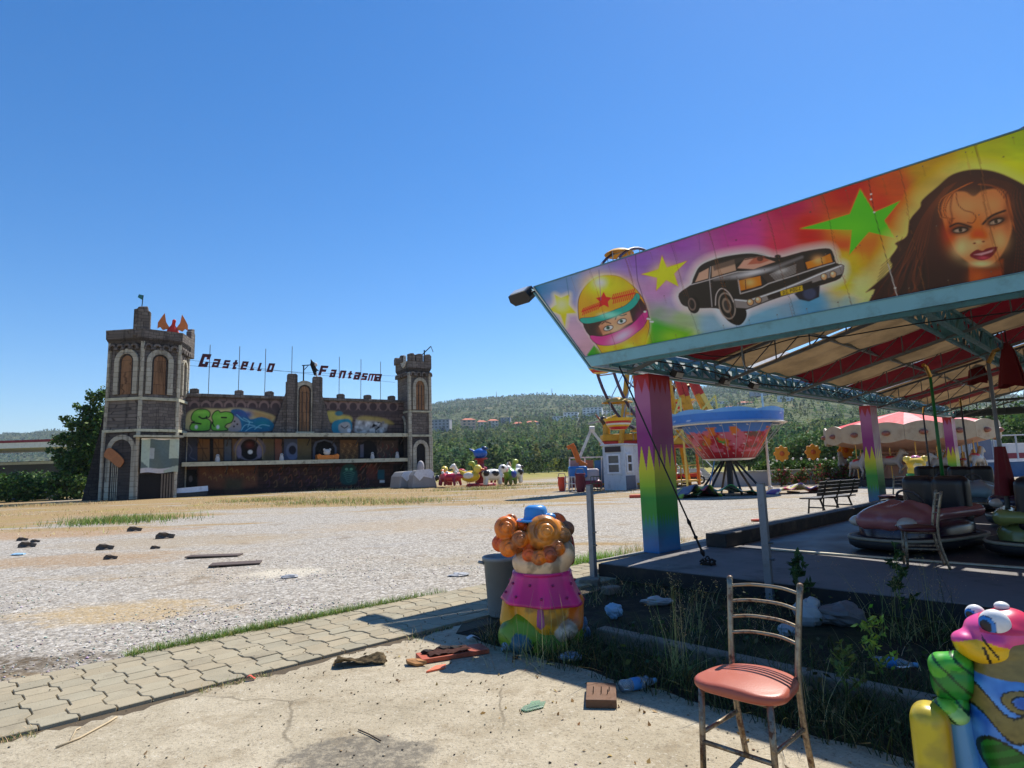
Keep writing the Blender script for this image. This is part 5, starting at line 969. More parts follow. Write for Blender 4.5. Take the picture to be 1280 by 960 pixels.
# roof sign
sg = cthing('roof_sign', 'dark red Castello Fantasma lettering on rods above the castle wall', 'roof sign', 0, 0, 0)
LETM, LEDM = mat('sign letter front', S(72, 16, 26), .5), mat('sign letter edge', S(206, 60, 52), .5)
GLY = {'C': [[(1, .78), (1, 1), (0, 1), (0, 0), (1, 0), (1, .22)]], 'a': [[(0, 1), (1, 1), (1, 0), (0, 0), (0, .5), (1, .5)]], 's': [[(1, 1), (0, 1), (0, .5), (1, .5), (1, 0), (0, 0)]], 't': [[(.4, 1.05), (.4, 0), (1, 0)], [(-.1, .72), (1, .72)]], 'e': [[(1, 0), (0, 0), (0, 1), (1, 1), (1, .5), (0, .5)]],
       'l': [[(.1, 1), (.1, 0), (1, 0)]], 'o': [[(0, 0), (0, 1), (1, 1), (1, 0), (0, 0)]], 'F': [[(0, 0), (0, 1), (1, 1)], [(0, .5), (.8, .5)]], 'n': [[(0, 0), (0, 1), (1, 1), (1, 0)]], 'm': [[(0, 0), (0, 1), (1, 1), (1, 0)], [(.5, 1), (.5, 0)]]}
def letter(ch, u0, v0, u1, v1, y=.3):        # heavy slanted block capitals built from bars
    p, q = c_(u0, v1, y), c_(u1, v0, y); w, h = q[0] - p[0], q[2] - p[2]; th = .23 * h * (.7 if ch == 'm' else 1); sl = .28; b = MB(); k = 0
    P = lambda a: (p[0] + th * .6 + a[0] * (w - th * 1.2 - sl * h * .8) + sl * (th / 2 + a[1] * (h - th)), p[2] + th / 2 + a[1] * (h - th))
    for path in GLY[ch]:
        for a, c in zip(path[:-1], path[1:]):
            (x0, z0), (x1, z1) = P(a), P(c); k += 1; d = .1 + .006 * k; e = th / 2
            if abs(a[1] - c[1]) < .01: x0, x1 = min(x0, x1), max(x0, x1); poly = [(x0 - e - sl * e, z0 - e), (x1 + e - sl * e, z0 - e), (x1 + e + sl * e, z0 + e), (x0 - e + sl * e, z0 + e)]
            else:
                if z0 > z1: x0, z0, x1, z1 = x1, z1, x0, z0
                poly = [(x0 - e - sl * e, z0 - e), (x0 + e - sl * e, z0 - e), (x1 + e + sl * e, z1 + e), (x1 - e + sl * e, z1 + e)]
            b.mi = 0; b.prism(poly, y - d, y + d); n_ = len(b.m)
            for f_ in range(n_ - 4, n_): b.m[f_] = 1
    b.build('letter', [LETM, LEDM], sg)
K1 = lambda x, y: (100 + x / 3.31, 350 + y / 3.31); K2 = lambda x, y: (320 + x / 4, 400 + y / 4)
for ch, a, b0, c, d in (('C', 487, 308, 542, 358), ('a', 543, 328, 582, 360), ('s', 587, 333, 622, 364), ('t', 625, 334, 655, 368), ('e', 661, 338, 697, 370), ('l', 701, 342, 727, 373), ('l', 731, 344, 758, 376), ('o', 770, 346, 806, 380)): letter(ch, *K1(a, b0), *K1(c, d))
for ch, a, b0, c, d in (('F', 310, 230, 360, 276), ('a', 366, 249, 402, 285), ('n', 412, 254, 450, 290), ('t', 456, 258, 482, 291), ('a', 486, 262, 523, 297), ('s', 525, 267, 558, 299), ('m', 558, 270, 602, 303), ('a', 593, 271, 628, 306)): letter(ch, *K2(a, b0), *K2(c, d))
for u, v in ((262.5, 431), (299.5, 433), (332, 436), (365, 433), (424, 446), (451, 449), (475.5, 452)):
    q = c_(u, v, .45); b = MB(); b.tube([(q[0], .45, 8.4), (q[0] + .02, .45, q[2])], .03, 5); b.build('rod', STEEL, sg)
b = MB()
for v0, v1 in ((452, 478), (459, 470)): a, q = c_(236, v0 - 2, .42), c_(494, v1, .42); b.tube([(a[0], .42, a[2]), ((a[0] + q[0]) / 2, .42, (a[2] + q[2]) / 2 - .1), (q[0], .42, q[2])], .015, 4)
b.build('wire', CABLE, sg)
# witch on a gallows arm above the gable
p_ = c_(380, 474, -.3); ga = cthing('gallows_arm', 'black gallows arm holding out over the castle gable', 'gallows', p_[0], -.1, gz - .76); q = c_(380, 457, -.1); hh = q[2] - (gz - .76)
b = MB(); b.bar((0, 0, 0), (0, 0, hh), .1); b.bar((-.15, 0, hh), (1.05, 0, hh + .15), .08); b.bar((0, 0, hh - .45), (.4, 0, hh), .06); b.build('arm', VOID, ga)
q = c_(393, 457, -.1); wi = cthing('witch_figure', 'small black and white witch puppet hanging from the gallows arm', 'puppet', q[0], -.1, q[2] - .9)
solid_obj('robe', [(lambda P: sd_cap(P, (.1, 0, .1), (-.15, 0, 1.0), .16, .24), (1, 1, 1)), (lambda P: sd_cap(P, (-.15, 0, 1.0), (-.35, 0, 1.5), .2, .02), (1, 1, 1)), (lambda P: sd_cap(P, (0, 0, .7), (.35, -.1, .4), .1, .05), (1, 1, 1))], .05, VOID, wi, .06)
solid_obj('face', [(lambda P: sd_ell(P, (.08, -.12, .98), (.17, .15, .2)), (1, 1, 1)), (lambda P: sd_cap(P, (.1, -.05, .25), (.25, -.1, -.2), .12, .06), (1, 1, 1))], .05, mat('puppet white', S(204, 198, 192), .7), wi, .03)
p_ = c_(532, 440, -.5); ga = cthing('gallows_arm', 'tilted black gallows arm on top of the right tower', 'gallows', p_[0] - .1, -.4, zt - .8)
b = MB(); b.bar((0, 0, 0), (0, 0, 1.5), .1); b.bar((-.9, 0, .35), (.75, 0, 1.95), .09); b.bar((.75, 0, 1.95), (1.0, 0, 1.35), .05); b.build('arm', IRON, ga)
# figures on the ledges
GW = mat('puppet white')
for (u, v, z), lab in zip(((272, 570, 2.68), (352, 571, 2.68), (465.5, 569, 2.68), (496.5, 570, 2.68)), ('leftmost small white ghost on the lower castle ledge', 'small white ghost on the lower ledge left of the orange cart', 'small white ghost on the lower ledge right of the orange cart', 'small white ghost on the lower ledge nearest the right tower')):
    p_ = c_(u, v, -.9); t = cthing('ghost_figure', lab, 'ghost figure', p_[0], -.9, z, 0, 'white ghosts on the castle ledge')
    b = MB(); b.lathe([(0, .72), (.1, .69), (.15, .58), (.13, .48), (.17, .40), (.2, .2), (.16, .0)], 10); b.build('sheet', GW, t, smooth=True); b = MB(); b.ell((-.05, -.14, .58), (.03, .03, .04), 6, 4); b.ell((.05, -.14, .58), (.03, .03, .04), 6, 4); b.build('eyes', VOID, t)
p_ = c_(409, 573, -.8); t = cthing('ghost_train_car', 'orange ghost train car parked on the lower castle ledge', 'ride car', p_[0], -.8, 2.68)
b = MB(); b.prism([(-.95, 0), (.95, 0), (1.02, .5), (.8, .62), (.6, .5), (-.6, .5), (-.8, .62), (-1.02, .5)], -.4, .4); b.build('car_body', mat('cart orange', S(226, 128, 40), .5, dirt=S(90, 50, 30)), t, bevel=.05); b = MB(); b.prism([(-.7, .5), (.7, .5), (.6, 1.0), (-.6, 1.0)], .25, .38); b.build('seat_back', VOID, t)
b = MB(); b.ell((-.05, -.1, .75), (.32, .22, .3), 12, 8); b.ell((-.3, -.1, 1.0), (.12, .1, .12), 8, 6); b.ell((.22, -.1, 1.0), (.12, .1, .12), 8, 6); b.build('skull', GW, t, smooth=True)
# fallen sign board leaning in the doorway
t = cthing('fallen_board', 'rounded orange brown board hanging tilted in the tower doorway', 'board', *FA.pt(FA.L * .35, 3.3, .3)); b = MB(); b.M = Matrix.Rotation(math.atan2(FA.e0.y, FA.e0.x), 4, 'Z') @ Matrix.Rotation(R_(33), 4, 'Y')
b.prism(smoothpts([(-.75, .05), (-.6, .42), (0, .45), (.9, .3), (1.05, -.1), (.9, -.4), (0, -.35), (-.6, -.35)], 3, True), -.04, .04); b.build('board', mat('orange brown board', S(176, 112, 66), .7, var=.35, scale=3), t)
t = None; p_ = c_(240, 607, -1.6); t = tag(MB().box((0, 0, 0), (2.3, .12, .42), 0).build('white_banner', mat('white pvc', S(220, 222, 226), .5, dirt=S(120, 120, 120), damt=.3)), 'long white board lying along the foot of the castle wall', 'board'); t.location = CA.W(p_[0], -1.8, .9); t.rotation_euler = (R_(-12), R_(-3), CA.ang)
t.location.z = .55
b = MB(); b.box((0, 0, .17), (2.2, .5, .34)); t = b.build('timber_crate', mat('weathered crate', S(70, 66, 64), .85, var=.35), None, bevel=.02); tag(t, 'dark low crate under the long white board by the castle', 'crate'); t.location = CA.W(p_[0], -1.75, 0); t.rotation_euler.z = CA.ang
# two sheeted stalls by the right tower
for u, v, w, d, h, lab, rz in ((508, 610, 2.4, 1.9, 1.5, 'white topped grey tarpaulin bundle left of the castle right tower door', .1), (528, 610, 2.2, 1.9, 1.6, 'grey sheeted bundle with white flap at the castle right tower door', -.2)):
    g = G(u, v); t = thing('tarpaulin_bundle', lab, 'covered stall', (g.x, g.y, 0), CA.ang + rz)
    b = MB(); b.prism([(-w / 2, 0), (w / 2, 0), (w * .36, h * .8), (w * .2, h), (-w * .3, h * .96), (-w * .44, h * .7)], -d / 2, d / 2); b.build('cover', mat('grey tarpaulin', S(150, 148, 146), .6, var=.25, scale=1.5, bump=.6, bscale=3), t, bevel=.12)
    b = MB(); b.prism([(-w * .31, h * .97), (w * .21, h * 1.01), (w * .37, h * .8), (w * .30, h * .5), (-.1, h * .62), (-w * .2, h * .4), (-w * .42, h * .72)], -d / 2 - .06, -d / 2 - .005); b.build('white_flap', mat('white pvc'), t)
for u, v, lab, s in ((524, 590, 'pale plaster lump standing in the right tower doorway', 1.0),):
    q = c_(u, v, -2.0); o = solid_obj('ghost_bust', [(lambda P: sd_ell(P, (0, 0, .6), (.5, .4, .6)), (1, 1, 1)), (lambda P: sd_ell(P, (.1, -.1, 1.25), (.35, .3, .4)), (1, 1, 1)), (lambda P: sd_ell(P, (-.5, 0, .4), (.3, .3, .4)), (1, 1, 1))], .09, mat('dusty plaster', S(176, 170, 170), .8, var=.3, scale=3), None, .2); o.location = CA.W(q[0], -2.15, .6); tag(o, lab, 'ghost figure')
    o.location.z = 0; o.scale = (1, 1, 1.5)
b = MB()
for k in range(14): b.ell((random.uniform(-2.4, 2.2), random.uniform(-.4, .4), random.uniform(.1, .5)), (random.uniform(.3, .6), .4, random.uniform(.2, .5)), 9, 6, jit=.4)
o = b.build('black_sacks', mat('black sack plastic', (.02, .02, .022), .35, bump=.8, bscale=6), None, True); g = G(522, 603); o.location = (g.x + .6, g.y + 3, .2); tag(o, 'heap of black rubbish sacks behind the grey bundles', 'rubbish heap')

# ================================================================== LEFT SIDE: tree, hedges, filling station
def crown(blobs, n, size, cols, gap=.5, up=.5):
    """leaf quads through the volume of overlapping clumps, kept off the hollow middle; clumps by noise"""
    P = []
    tot = sum(r[0] * r[1] * r[2] for _, r in blobs)
    for c, r in blobs:
        m = int(n * r[0] * r[1] * r[2] / tot); d = RNG.normal(size=(m, 3)); d /= np.linalg.norm(d, axis=1)[:, None]; k = RNG.random((m, 1)) ** .45; P.append(np.array(c) + d * k * np.array(r) * (1 + .25 * RNG.normal(size=(m, 1)) * .5))
    P = np.concatenate(P); s = 1.4 / np.mean([b[1][0] for b in blobs]); dn = fbm2(P[:, 0] * 1.1 + P[:, 1] * .6 + 50, P[:, 2] + P[:, 1] * .5 + 50, s, int(RNG.integers(99)), 3); P = P[dn > gap - .08 * RNG.random(len(P))]
    V, Fq = leaf_quads(P, size, up, .62); tone = .75 + .6 * fbm2(P[:, 0] + 90, P[:, 2] + P[:, 1] + 90, s * .8, 4); c = rcol(len(P), cols, .3) * tone[:, None]; return V, Fq, np.repeat(c, 4, 0)
def tree(name, label, cat, loc, h, blobs, n, size, cols, tr=.2, limbs=6, gap=.42, group=None, lean=(0, 0)):
    t = thing(name, label, cat, loc, 0, group); b = MB(); zc = np.mean([c[2] for c, r in blobs]); top = h * .8
    b.tube([(0, 0, -.1), (lean[0] * .3, lean[1] * .3, h * .25), (lean[0] * .7, lean[1] * .7, h * .5), (lean[0], lean[1], top)], [tr * 1.3, tr, tr * .7, tr * .15], 9)
    for k in range(limbs):
        c, r = blobs[k % len(blobs)]; z0 = h * (.18 + .35 * k / max(1, limbs)); b.tube([(lean[0] * z0 / h, lean[1] * z0 / h, z0), (c[0] * .5, c[1] * .5, (z0 + c[2]) / 2 + .1), tuple(c)], [tr * .5, tr * .3, tr * .06], 6)
    b.build('trunk', BARK, t, smooth=True); V, Fq, c = crown(blobs, n, size, cols, gap); nmesh('crown', V, Fq, LEAF, t, c); return t
DKG = [S(70, 100, 44), S(54, 84, 38), S(98, 124, 54), S(60, 90, 48)]
g = D(98, 610, 55)
tree('broadleaf_tree', 'tall dark green tree against the left side of the castle', 'tree', (g.x, 55, 0), 10.4, [((.3, 0, 3.2), (1.7, 1.7, 1.5)), ((-1.2, .2, 3.4), (1.2, 1.3, .9)), ((1.4, 0, 4.4), (1.5, 1.5, 1.4)), ((.2, .2, 5.2), (1.3, 1.4, 1.0)), ((-1.5, 0, 5.3), (1.0, 1.0, .55)), ((-2.3, 0, 4.3), (.8, .8, .35)), ((.9, 0, 6.6), (1.3, 1.3, .9)), ((-.7, .1, 6.6), (.9, .9, .5)), ((-1.5, 0, 7.1), (.6, .6, .35)), ((1.5, .3, 7.6), (.9, .9, .8)), ((.3, 0, 7.9), (.8, .8, .55)), ((1.0, .2, 8.8), (.7, .7, .7)), ((1.6, .2, 9.3), (.5, .5, .7)), ((.5, 0, 9.2), (.4, .4, .5)), ((-.6, 0, 8.2), (.45, .5, .3)), ((0, 0, 1.8), (1.9, 1.8, 1.1)), ((-2.6, .2, 5.0), (.5, .5, .25)), ((1.9, .3, 5.8), (1.1, 1.2, 1.2))], 15000, .15, DKG, .26, 12, .30)
for u, v, y, r, lab in ((14, 612, 52, (2.3, 1.6, 1.5), 'low dark hedge bush at the left edge of the lot'), (48, 606, 57, (2.6, 1.6, 1.6), 'dense hedge bush between the filling station and the tall tree'), (84, 612, 53, (1.8, 1.4, 1.5), 'dark shrub at the foot of the tall tree'), (-24, 610, 54, (2.2, 1.6, 1.6), 'hedge bush running out of view on the far left')):
    g = D(u, v, y); tree('hedge_bush', lab, 'bush', (g.x, y, 0), r[2] * 1.5, [((0, 0, r[2] * .75), (r[0], r[1], r[2] * .9)), ((-r[0] * .5, 0, r[2] * .9), (r[0] * .5, r[1] * .7, r[2] * .6)), ((r[0] * .55, 0, r[2] * .6), (r[0] * .5, r[1] * .7, r[2] * .6))], 3600, .13, DKG, .07, 3, .38, 'bushes along the left edge')
def wbox(b, x0, x1, y0, y1, z0, z1): b.box(((x0 + x1) / 2, (y0 + y1) / 2, (z0 + z1) / 2), (x1 - x0, y1 - y0, z1 - z0))
fs = thing('filling_station', 'white filling station canopy with dark red stripe behind the hedge', 'filling station', (-70, 84, 0)); zt_ = lambda v, u=30: float(D(u, v, 84)[2])
WHP = mat('white cladding', S(222, 220, 214), .5, dirt=S(150, 146, 138), damt=.3)
b = MB(); wbox(b, -20, 13.5, -4, 8, zt_(562), zt_(555.5)); b.build('canopy', WHP, fs); b = MB(); wbox(b, -20.02, 13.55, -4.05, 8.05, zt_(555.4), zt_(552.5)); b.build('stripe', mat('dark red stripe', S(132, 36, 54), .5), fs)
b = MB(); wbox(b, -20, 12, 4, 14, 0, zt_(575.5)); b.build('shop_wall', mat('dark shopfront', S(60, 58, 60), .4), fs); b = MB(); wbox(b, -20, 12.2, 3.9, 14, zt_(579.5), zt_(576)); b.build('shop_fascia', WHP, fs)
for x in (-9, 11.4): b = MB(); wbox(b, x, x + 1.0, -.5, .5, 0, zt_(562)); b.build('pillar', mat('grey pillar', S(150, 146, 144), .6), fs)
b = MB(); b.lathe([(0, .1), (.9, .1), (.9, 0), (0, 0)], 20); b.v = [(x - 1.3, -.6 - z, y + zt_(577)) for x, y, z in b.v]; b.build('round_sign', mat('red sign', S(190, 40, 44), .5), fs)
b = MB(); wbox(b, -1.7, -.9, -.74, -.71, zt_(577) - .15, zt_(577) + .15); b.build('sign_mark', WHP, fs)
g = G(44, 624); t = thing('tarpaulin_pile', 'blue tarpaulin draped over a pile in the tree shade', 'covered pile', (g.x, g.y, 0), .3)
solid_obj('cover', [(lambda P: sd_box(P, (0, 0, .3), (1.25, .8, .42), .3), (1, 1, 1)), (lambda P: sd_ell(P, (.4, 0, .6), (.8, .6, .35)), (1, 1, 1)), (lambda P: sd_ell(P, (-1.1, -.2, .1), (.6, .7, .3)), (1, 1, 1))], .1, mat('blue tarpaulin', S(50, 96, 168), .45, var=.35, scale=2, bump=.9, bscale=4), t, .2)
g = G(72, 624); t = thing('scrap_metal', 'bent pale metal frame leaning beside the blue tarpaulin', 'scrap frame', (g.x, g.y, .02), .3); b = MB(); b.tube([(-.9, 0, .06), (.2, .2, .75), (.85, .2, .8), (.8, 0, .3), (-.2, -.3, .05)], .045, 6, closed=True); b.build('frame', STEEL, t); b = MB(); b.bar((-.3, .05, .42), (.3, -.2, .2), .05); b.build('brace', STEEL, t)

# ================================================================== HOUSES ON THE HILL
ROOFT = mat('terracotta roof', S(196, 112, 84), .8, var=.25, scale=.5); WALLS = [mat('cream render', S(222, 206, 184), .8, var=.1, scale=.2), mat('white render', S(226, 224, 220), .8, var=.1, scale=.2), mat('grey render', S(160, 158, 160), .8, var=.1, scale=.2), mat('peach render', S(220, 180, 150), .8, var=.1, scale=.2)]
FLAT = mat('flat roof', S(170, 165, 160), .8); WIN = glassmat('house glass', (.03, .035, .045), .2)
def house(u0, u1, v1, y, depth, wall, roof, floors, label, cols, rh=2.2, sink=10):
    xa = (u0 - 640) / 770 * y; xb = (u1 - 640) / 770 * y; zc = float(D((u0 + u1) / 2, v1, y)[2]); zg = float(terr(np.array([(u0 + u1) / 2.]), np.array([float(y)]))[0]); w = xb - xa; z0 = zg - 2
    zc = max(zc, zg + floors * 2.6 + 1); h = zc - z0; t = thing('hill_house', label, 'building', ((xa + xb) / 2, y, z0), random.uniform(-.25, .25), 'buildings on the hillside')
    hw = h - (rh if roof else 0); b = MB(); b.box((0, 0, hw / 2), (w, depth, hw)); b.build('wall', wall, t)
    b = MB()
    if roof: b.add([(-w / 2 - .6, -depth / 2 - .6, hw), (w / 2 + .6, -depth / 2 - .6, hw), (w / 2 + .6, depth / 2 + .6, hw), (-w / 2 - .6, depth / 2 + .6, hw), (-w * .22, 0, h), (w * .22, 0, h)], [(0, 1, 5, 4), (1, 2, 5), (2, 3, 4, 5), (3, 0, 4), (0, 3, 2, 1)])
    else: b.box((0, 0, hw + .2), (w + .5, depth + .5, .4))
    b.build('roof', ROOFT if roof else FLAT, t); fh = min(3.4, (hw - (zg - z0)) / floors)
    for f in range(floors):
        for k in range(cols):
            b = MB(); x = -w / 2 + w * (k + .5) / cols; b.box((x, -depth / 2 - .02, hw - fh * (f + .5)), (w / cols * .5, .12, fh * .5)); b.build('window', WIN, t)
    return t
W0, W1, W2, W3 = WALLS
for a in ((538, 562, 525, 700, 12, W2, 0, 3, 'long grey flat roofed block on the hillside beside the castle tower', 5), (575, 592, 523, 720, 14, W3, 1, 3, 'peach house with orange roof on the hillside right of the grey block', 3), (594, 606, 525.5, 740, 12, W0, 1, 2, 'cream orange roofed house in the middle of the hillside cluster', 3), (608, 621, 524, 740, 12, W0, 1, 2, 'cream house at the right end of the orange roofed cluster', 3), (625, 637, 522.5, 900, 12, W2, 0, 1, 'small grey flat house above the orange roofed cluster', 3), (655, 672, 526, 700, 12, W2, 1, 1, 'low house half hidden among hillside trees', 2),
          (690, 703, 521, 800, 14, W1, 0, 1, 'small low white block left of the white complex', 3), (704, 722, 516, 820, 14, W1, 0, 2, 'white apartment block at the left of the white complex', 4), (728, 752, 510, 860, 16, W1, 0, 3, 'tallest white apartment block of the hillside complex', 5), (752, 770, 514, 880, 14, W1, 0, 2, 'white block at the right of the hillside complex', 4),
          (884, 908, 503, 900, 22, W1, 0, 1, 'pale hall with columned front above the blue canopy ride', 6), (940, 958, 494, 950, 14, W2, 0, 3, 'terraced grey block left of the white pole high on the hill', 4), (962, 980, 495, 960, 14, W2, 0, 3, 'terraced grey block right of the white pole high on the hill', 4), (982, 1000, 498, 980, 14, W2, 0, 2, 'rightmost terraced grey block high on the hill', 4),
          (905, 918, 513, 700, 12, W1, 1, 1, 'small white house with orange roof above the yellow struts', 2), (924, 938, 509, 720, 12, W0, 1, 2, 'cream orange roofed house left of the white pole on the slope', 3), (975, 990, 512, 700, 12, W1, 0, 2, 'white flat house on the slope right of the white pole', 3), (1002, 1018, 508, 760, 12, W0, 1, 2, 'cream orange roofed house on the slope above the flower lamps', 3), (1025, 1040, 514, 700, 12, W3, 1, 2, 'peach orange roofed house just left of the second column', 3), (640, 652, 527.5, 690, 10, W3, 1, 1, 'small peach house between the orange cluster and the half hidden house', 2), (1190, 1208, 540, 560, 12, W1, 1, 2, 'white orange roofed house right of the third column', 3),
          (1030, 1046, 527, 760, 14, W1, 1, 2, 'white house with orange roof left of the carousel', 3), (1062, 1080, 530, 740, 14, W1, 1, 2, 'white orange roofed house behind the carousel', 3)): house(*a)
# masts on the ridge
for u, v0, v1, lab in ((620, 492, 501, 'thin lattice mast on the left of the ridge'), (690, 488, 498, 'thin lattice mast on the middle of the ridge')):
    x = (u - 640) / 770 * 2280; z1 = float(D(u, v0, 2280)[2]); z0 = float(terr(np.array([float(u)]), np.array([2280.]))[0]); t = thing('radio_mast', lab, 'mast', (x, 2280, z0), 0, 'masts on the ridge'); b = MB(); b.tube([(0, 0, 0), (0, 0, z1 - z0 + 8)], [2.0, .6], 5); b.build('mast', STEEL, t)
# ================================================================== RIDES AND THINGS ON THE LOT
def gl(c): return (1, 1, 1) if c is None else c
TOY = vmat('glossy fibreglass', .32, .5, .12, S(60, 48, 38), .28, 5, .05, 14, 3.)
WHITE, YEL, ORG, RED, BLU, GRN, PINK, BRN = S(226, 222, 212), S(228, 186, 40), S(224, 116, 36), S(196, 36, 40), S(40, 100, 186), S(70, 140, 50), S(222, 110, 150), S(110, 70, 44)
def gz(u, v): g = G(u, v); return g.x, g.y
# ---- animal roundabout
x, y = gz(598, 608); y = 54.; x = (598 - 640) / 770 * y
ar = thing('animal_roundabout', 'small roundabout of painted animal seats on arms right of the castle', 'roundabout', (x, y, 0), .3)
b = MB(); b.lathe([(0, .25), (1.2, .25), (1.3, .12), (1.3, 0)], 20); b.lathe([(.45, .25), (.4, 1.3), (.55, 1.35), (.55, 1.6), (.3, 1.7), (.28, 2.2), (.6, 2.3), (.62, 2.4), (0, 2.42)], 16); b.build('centre_column', mat('maroon column', S(140, 30, 40), .5, dirt=S(60, 40, 30)), ar, True)
solid_obj('bird_topper', [(lambda P: sd_ell(P, (0, 0, .3), (.6, .4, .45)), BLU), (lambda P: sd_ell(P, (.35, 0, .7), (.28, .25, .24)), S(30, 50, 90)), (lambda P: sd_cap(P, (.5, 0, .7), (1.0, 0, .65), .08, .03), S(40, 40, 50)), (lambda P: sd_cap(P, (-.4, 0, .4), (-1.0, 0, .75), .14, .05), BLU)], .07, TOY, ar, .08).location = (0, 0, 2.5)
def animal(kind, parent, M):
    f = np.array(Matrix(M))
    if kind == 'cow': pr = [(lambda P: sd_ell(P, (0, 0, .62), (.72, .36, .38)), WHITE), (lambda P: sd_ell(P, (.72, 0, 1.0), (.3, .24, .28)), WHITE), (lambda P: sd_ell(P, (.95, 0, .9), (.16, .17, .14)), S(220, 160, 150)), (lambda P: sd_ell(P, (.1, .3, .7), (.25, .12, .2)), S(24, 22, 24)), (lambda P: sd_ell(P, (.1, -.32, .72), (.24, .1, .18)), S(24, 22, 24)), (lambda P: sd_ell(P, (-.5, -.22, .75), (.2, .2, .2)), S(24, 22, 24)), (lambda P: sd_ell(P, (-.5, .24, .72), (.22, .18, .2)), S(24, 22, 24)), (lambda P: sd_ell(P, (.66, .26, 1.1), (.1, .14, .09)), S(24, 22, 24)), (lambda P: sd_ell(P, (.66, -.26, 1.1), (.1, .14, .09)), S(24, 22, 24))] + [((lambda sx, sy: (lambda P: sd_cap(P, (sx, sy, .5), (sx * 1.1, sy, .05), .13, .1)))(sx, sy), WHITE) for sx in (-.45, .45) for sy in (-.2, .2)]
    elif kind == 'croc': pr = [(lambda P: sd_ell(P, (0, 0, .5), (.8, .34, .3)), S(186, 40, 60)), (lambda P: sd_cap(P, (.6, 0, .62), (1.2, 0, .55), .2, .1), S(196, 50, 70)), (lambda P: sd_cap(P, (-.6, 0, .5), (-1.2, 0, .35), .22, .05), S(150, 30, 50)), (lambda P: sd_ell(P, (.55, .15, .85), (.12, .1, .12)), WHITE), (lambda P: sd_ell(P, (.55, -.15, .85), (.12, .1, .12)), WHITE)] + [((lambda sx, sy: (lambda P: sd_cap(P, (sx, sy, .4), (sx * 1.2, sy * 1.2, .05), .11, .09)))(sx, sy), S(150, 30, 50)) for sx in (-.4, .45) for sy in (-.22, .22)]
    elif kind == 'dino': pr = [(lambda P: sd_ell(P, (0, 0, .6), (.5, .36, .42)), GRN), (lambda P: sd_cap(P, (.25, 0, .8), (.5, 0, 1.35), .2, .14), S(150, 170, 40)), (lambda P: sd_ell(P, (.62, 0, 1.45), (.26, .17, .17)), S(170, 180, 50)), (lambda P: sd_cap(P, (-.3, 0, .6), (-.85, 0, .95), .25, .04), S(120, 150, 40)), (lambda P: sd_ell(P, (.0, -.25, .62), (.3, .2, .25)), S(44, 60, 140)), (lambda P: sd_ell(P, (-.1, .1, 1.0), (.25, .2, .2)), WHITE)] + [((lambda sx, sy: (lambda P: sd_cap(P, (sx, sy, .4), (sx, sy, .03), .13, .12)))(sx, sy), S(96, 110, 40)) for sx in (-.25, .28) for sy in (-.2, .2)]
    elif kind == 'duck': pr = [(lambda P: sd_ell(P, (0, 0, .55), (.62, .42, .38)), YEL), (lambda P: sd_ell(P, (.5, 0, 1.05), (.26, .25, .26)), S(240, 214, 90)), (lambda P: sd_ell(P, (.8, 0, 1.0), (.2, .13, .06)), ORG), (lambda P: sd_cap(P, (-.4, 0, .7), (-.8, 0, .98), .2, .05), YEL), (lambda P: sd_ell(P, (-.05, -.36, .62), (.34, .1, .2)), WHITE), (lambda P: sd_ell(P, (-.05, .36, .62), (.34, .1, .2)), WHITE)]
    else:
      HC = S(176, 168, 158) if kind == 'pony' else WHITE
      pr = [(lambda P: sd_ell(P, (0, 0, .75), (.55, .26, .28)), HC), (lambda P: sd_cap(P, (.42, 0, .85), (.68, 0, 1.3), .18, .13), HC), (lambda P: sd_cap(P, (.64, 0, 1.32), (.92, 0, 1.16), .13, .09), HC), (lambda P: sd_cap(P, (.4, 0, 1.05), (.56, 0, 1.4), .1, .07), S(176, 140, 90)), (lambda P: sd_cap(P, (-.5, 0, .85), (-.78, 0, .5), .1, .05), S(176, 140, 90)), (lambda P: sd_ell(P, (-.02, 0, .98), (.26, .24, .1)), RED)] + [((lambda sx, sy, d: (lambda P: np.minimum(sd_cap(P, (sx, sy, .65), (sx + d, sy, .34), .1, .07), sd_cap(P, (sx + d, sy, .34), (sx + d - .12, sy, .04), .065, .06))))(sx, sy, d), HC) for sx, d in ((-.4, -.08), (.4, .16)) for sy in (-.14, .14)]
    V, Fq, c = solid(pr, .06, .07); o = nmesh(kind + '_seat', V, Fq, TOY, parent, c, True); o.matrix_local = M; return o
protos = {}
for k in range(11):
    t = k * 2 * math.pi / 11 + .2; kind = ['croc', 'duck', 'cow', 'dino', 'cow', 'horse', 'croc', 'dino', 'horse', 'duck', 'croc'][(k + 5) % 11]
    M = Matrix.Translation((3.2 * math.cos(t), 3.2 * math.sin(t), .2)) @ Matrix.Rotation(t + 1.57, 4, 'Z') @ Matrix.Scale(1.25, 4)
    if kind in protos: o = protos[kind].copy(); COL.objects.link(o); o.parent = ar; o.matrix_local = M
    else: protos[kind] = animal(kind, ar, M)
    b = MB(); b.tube([(.4 * math.cos(t), .4 * math.sin(t), 1.3), (2.5 * math.cos(t), 2.5 * math.sin(t), .75)], .07, 6); b.build('arm', mat('white arm', WHITE, .5, dirt=S(90, 70, 50)), ar)

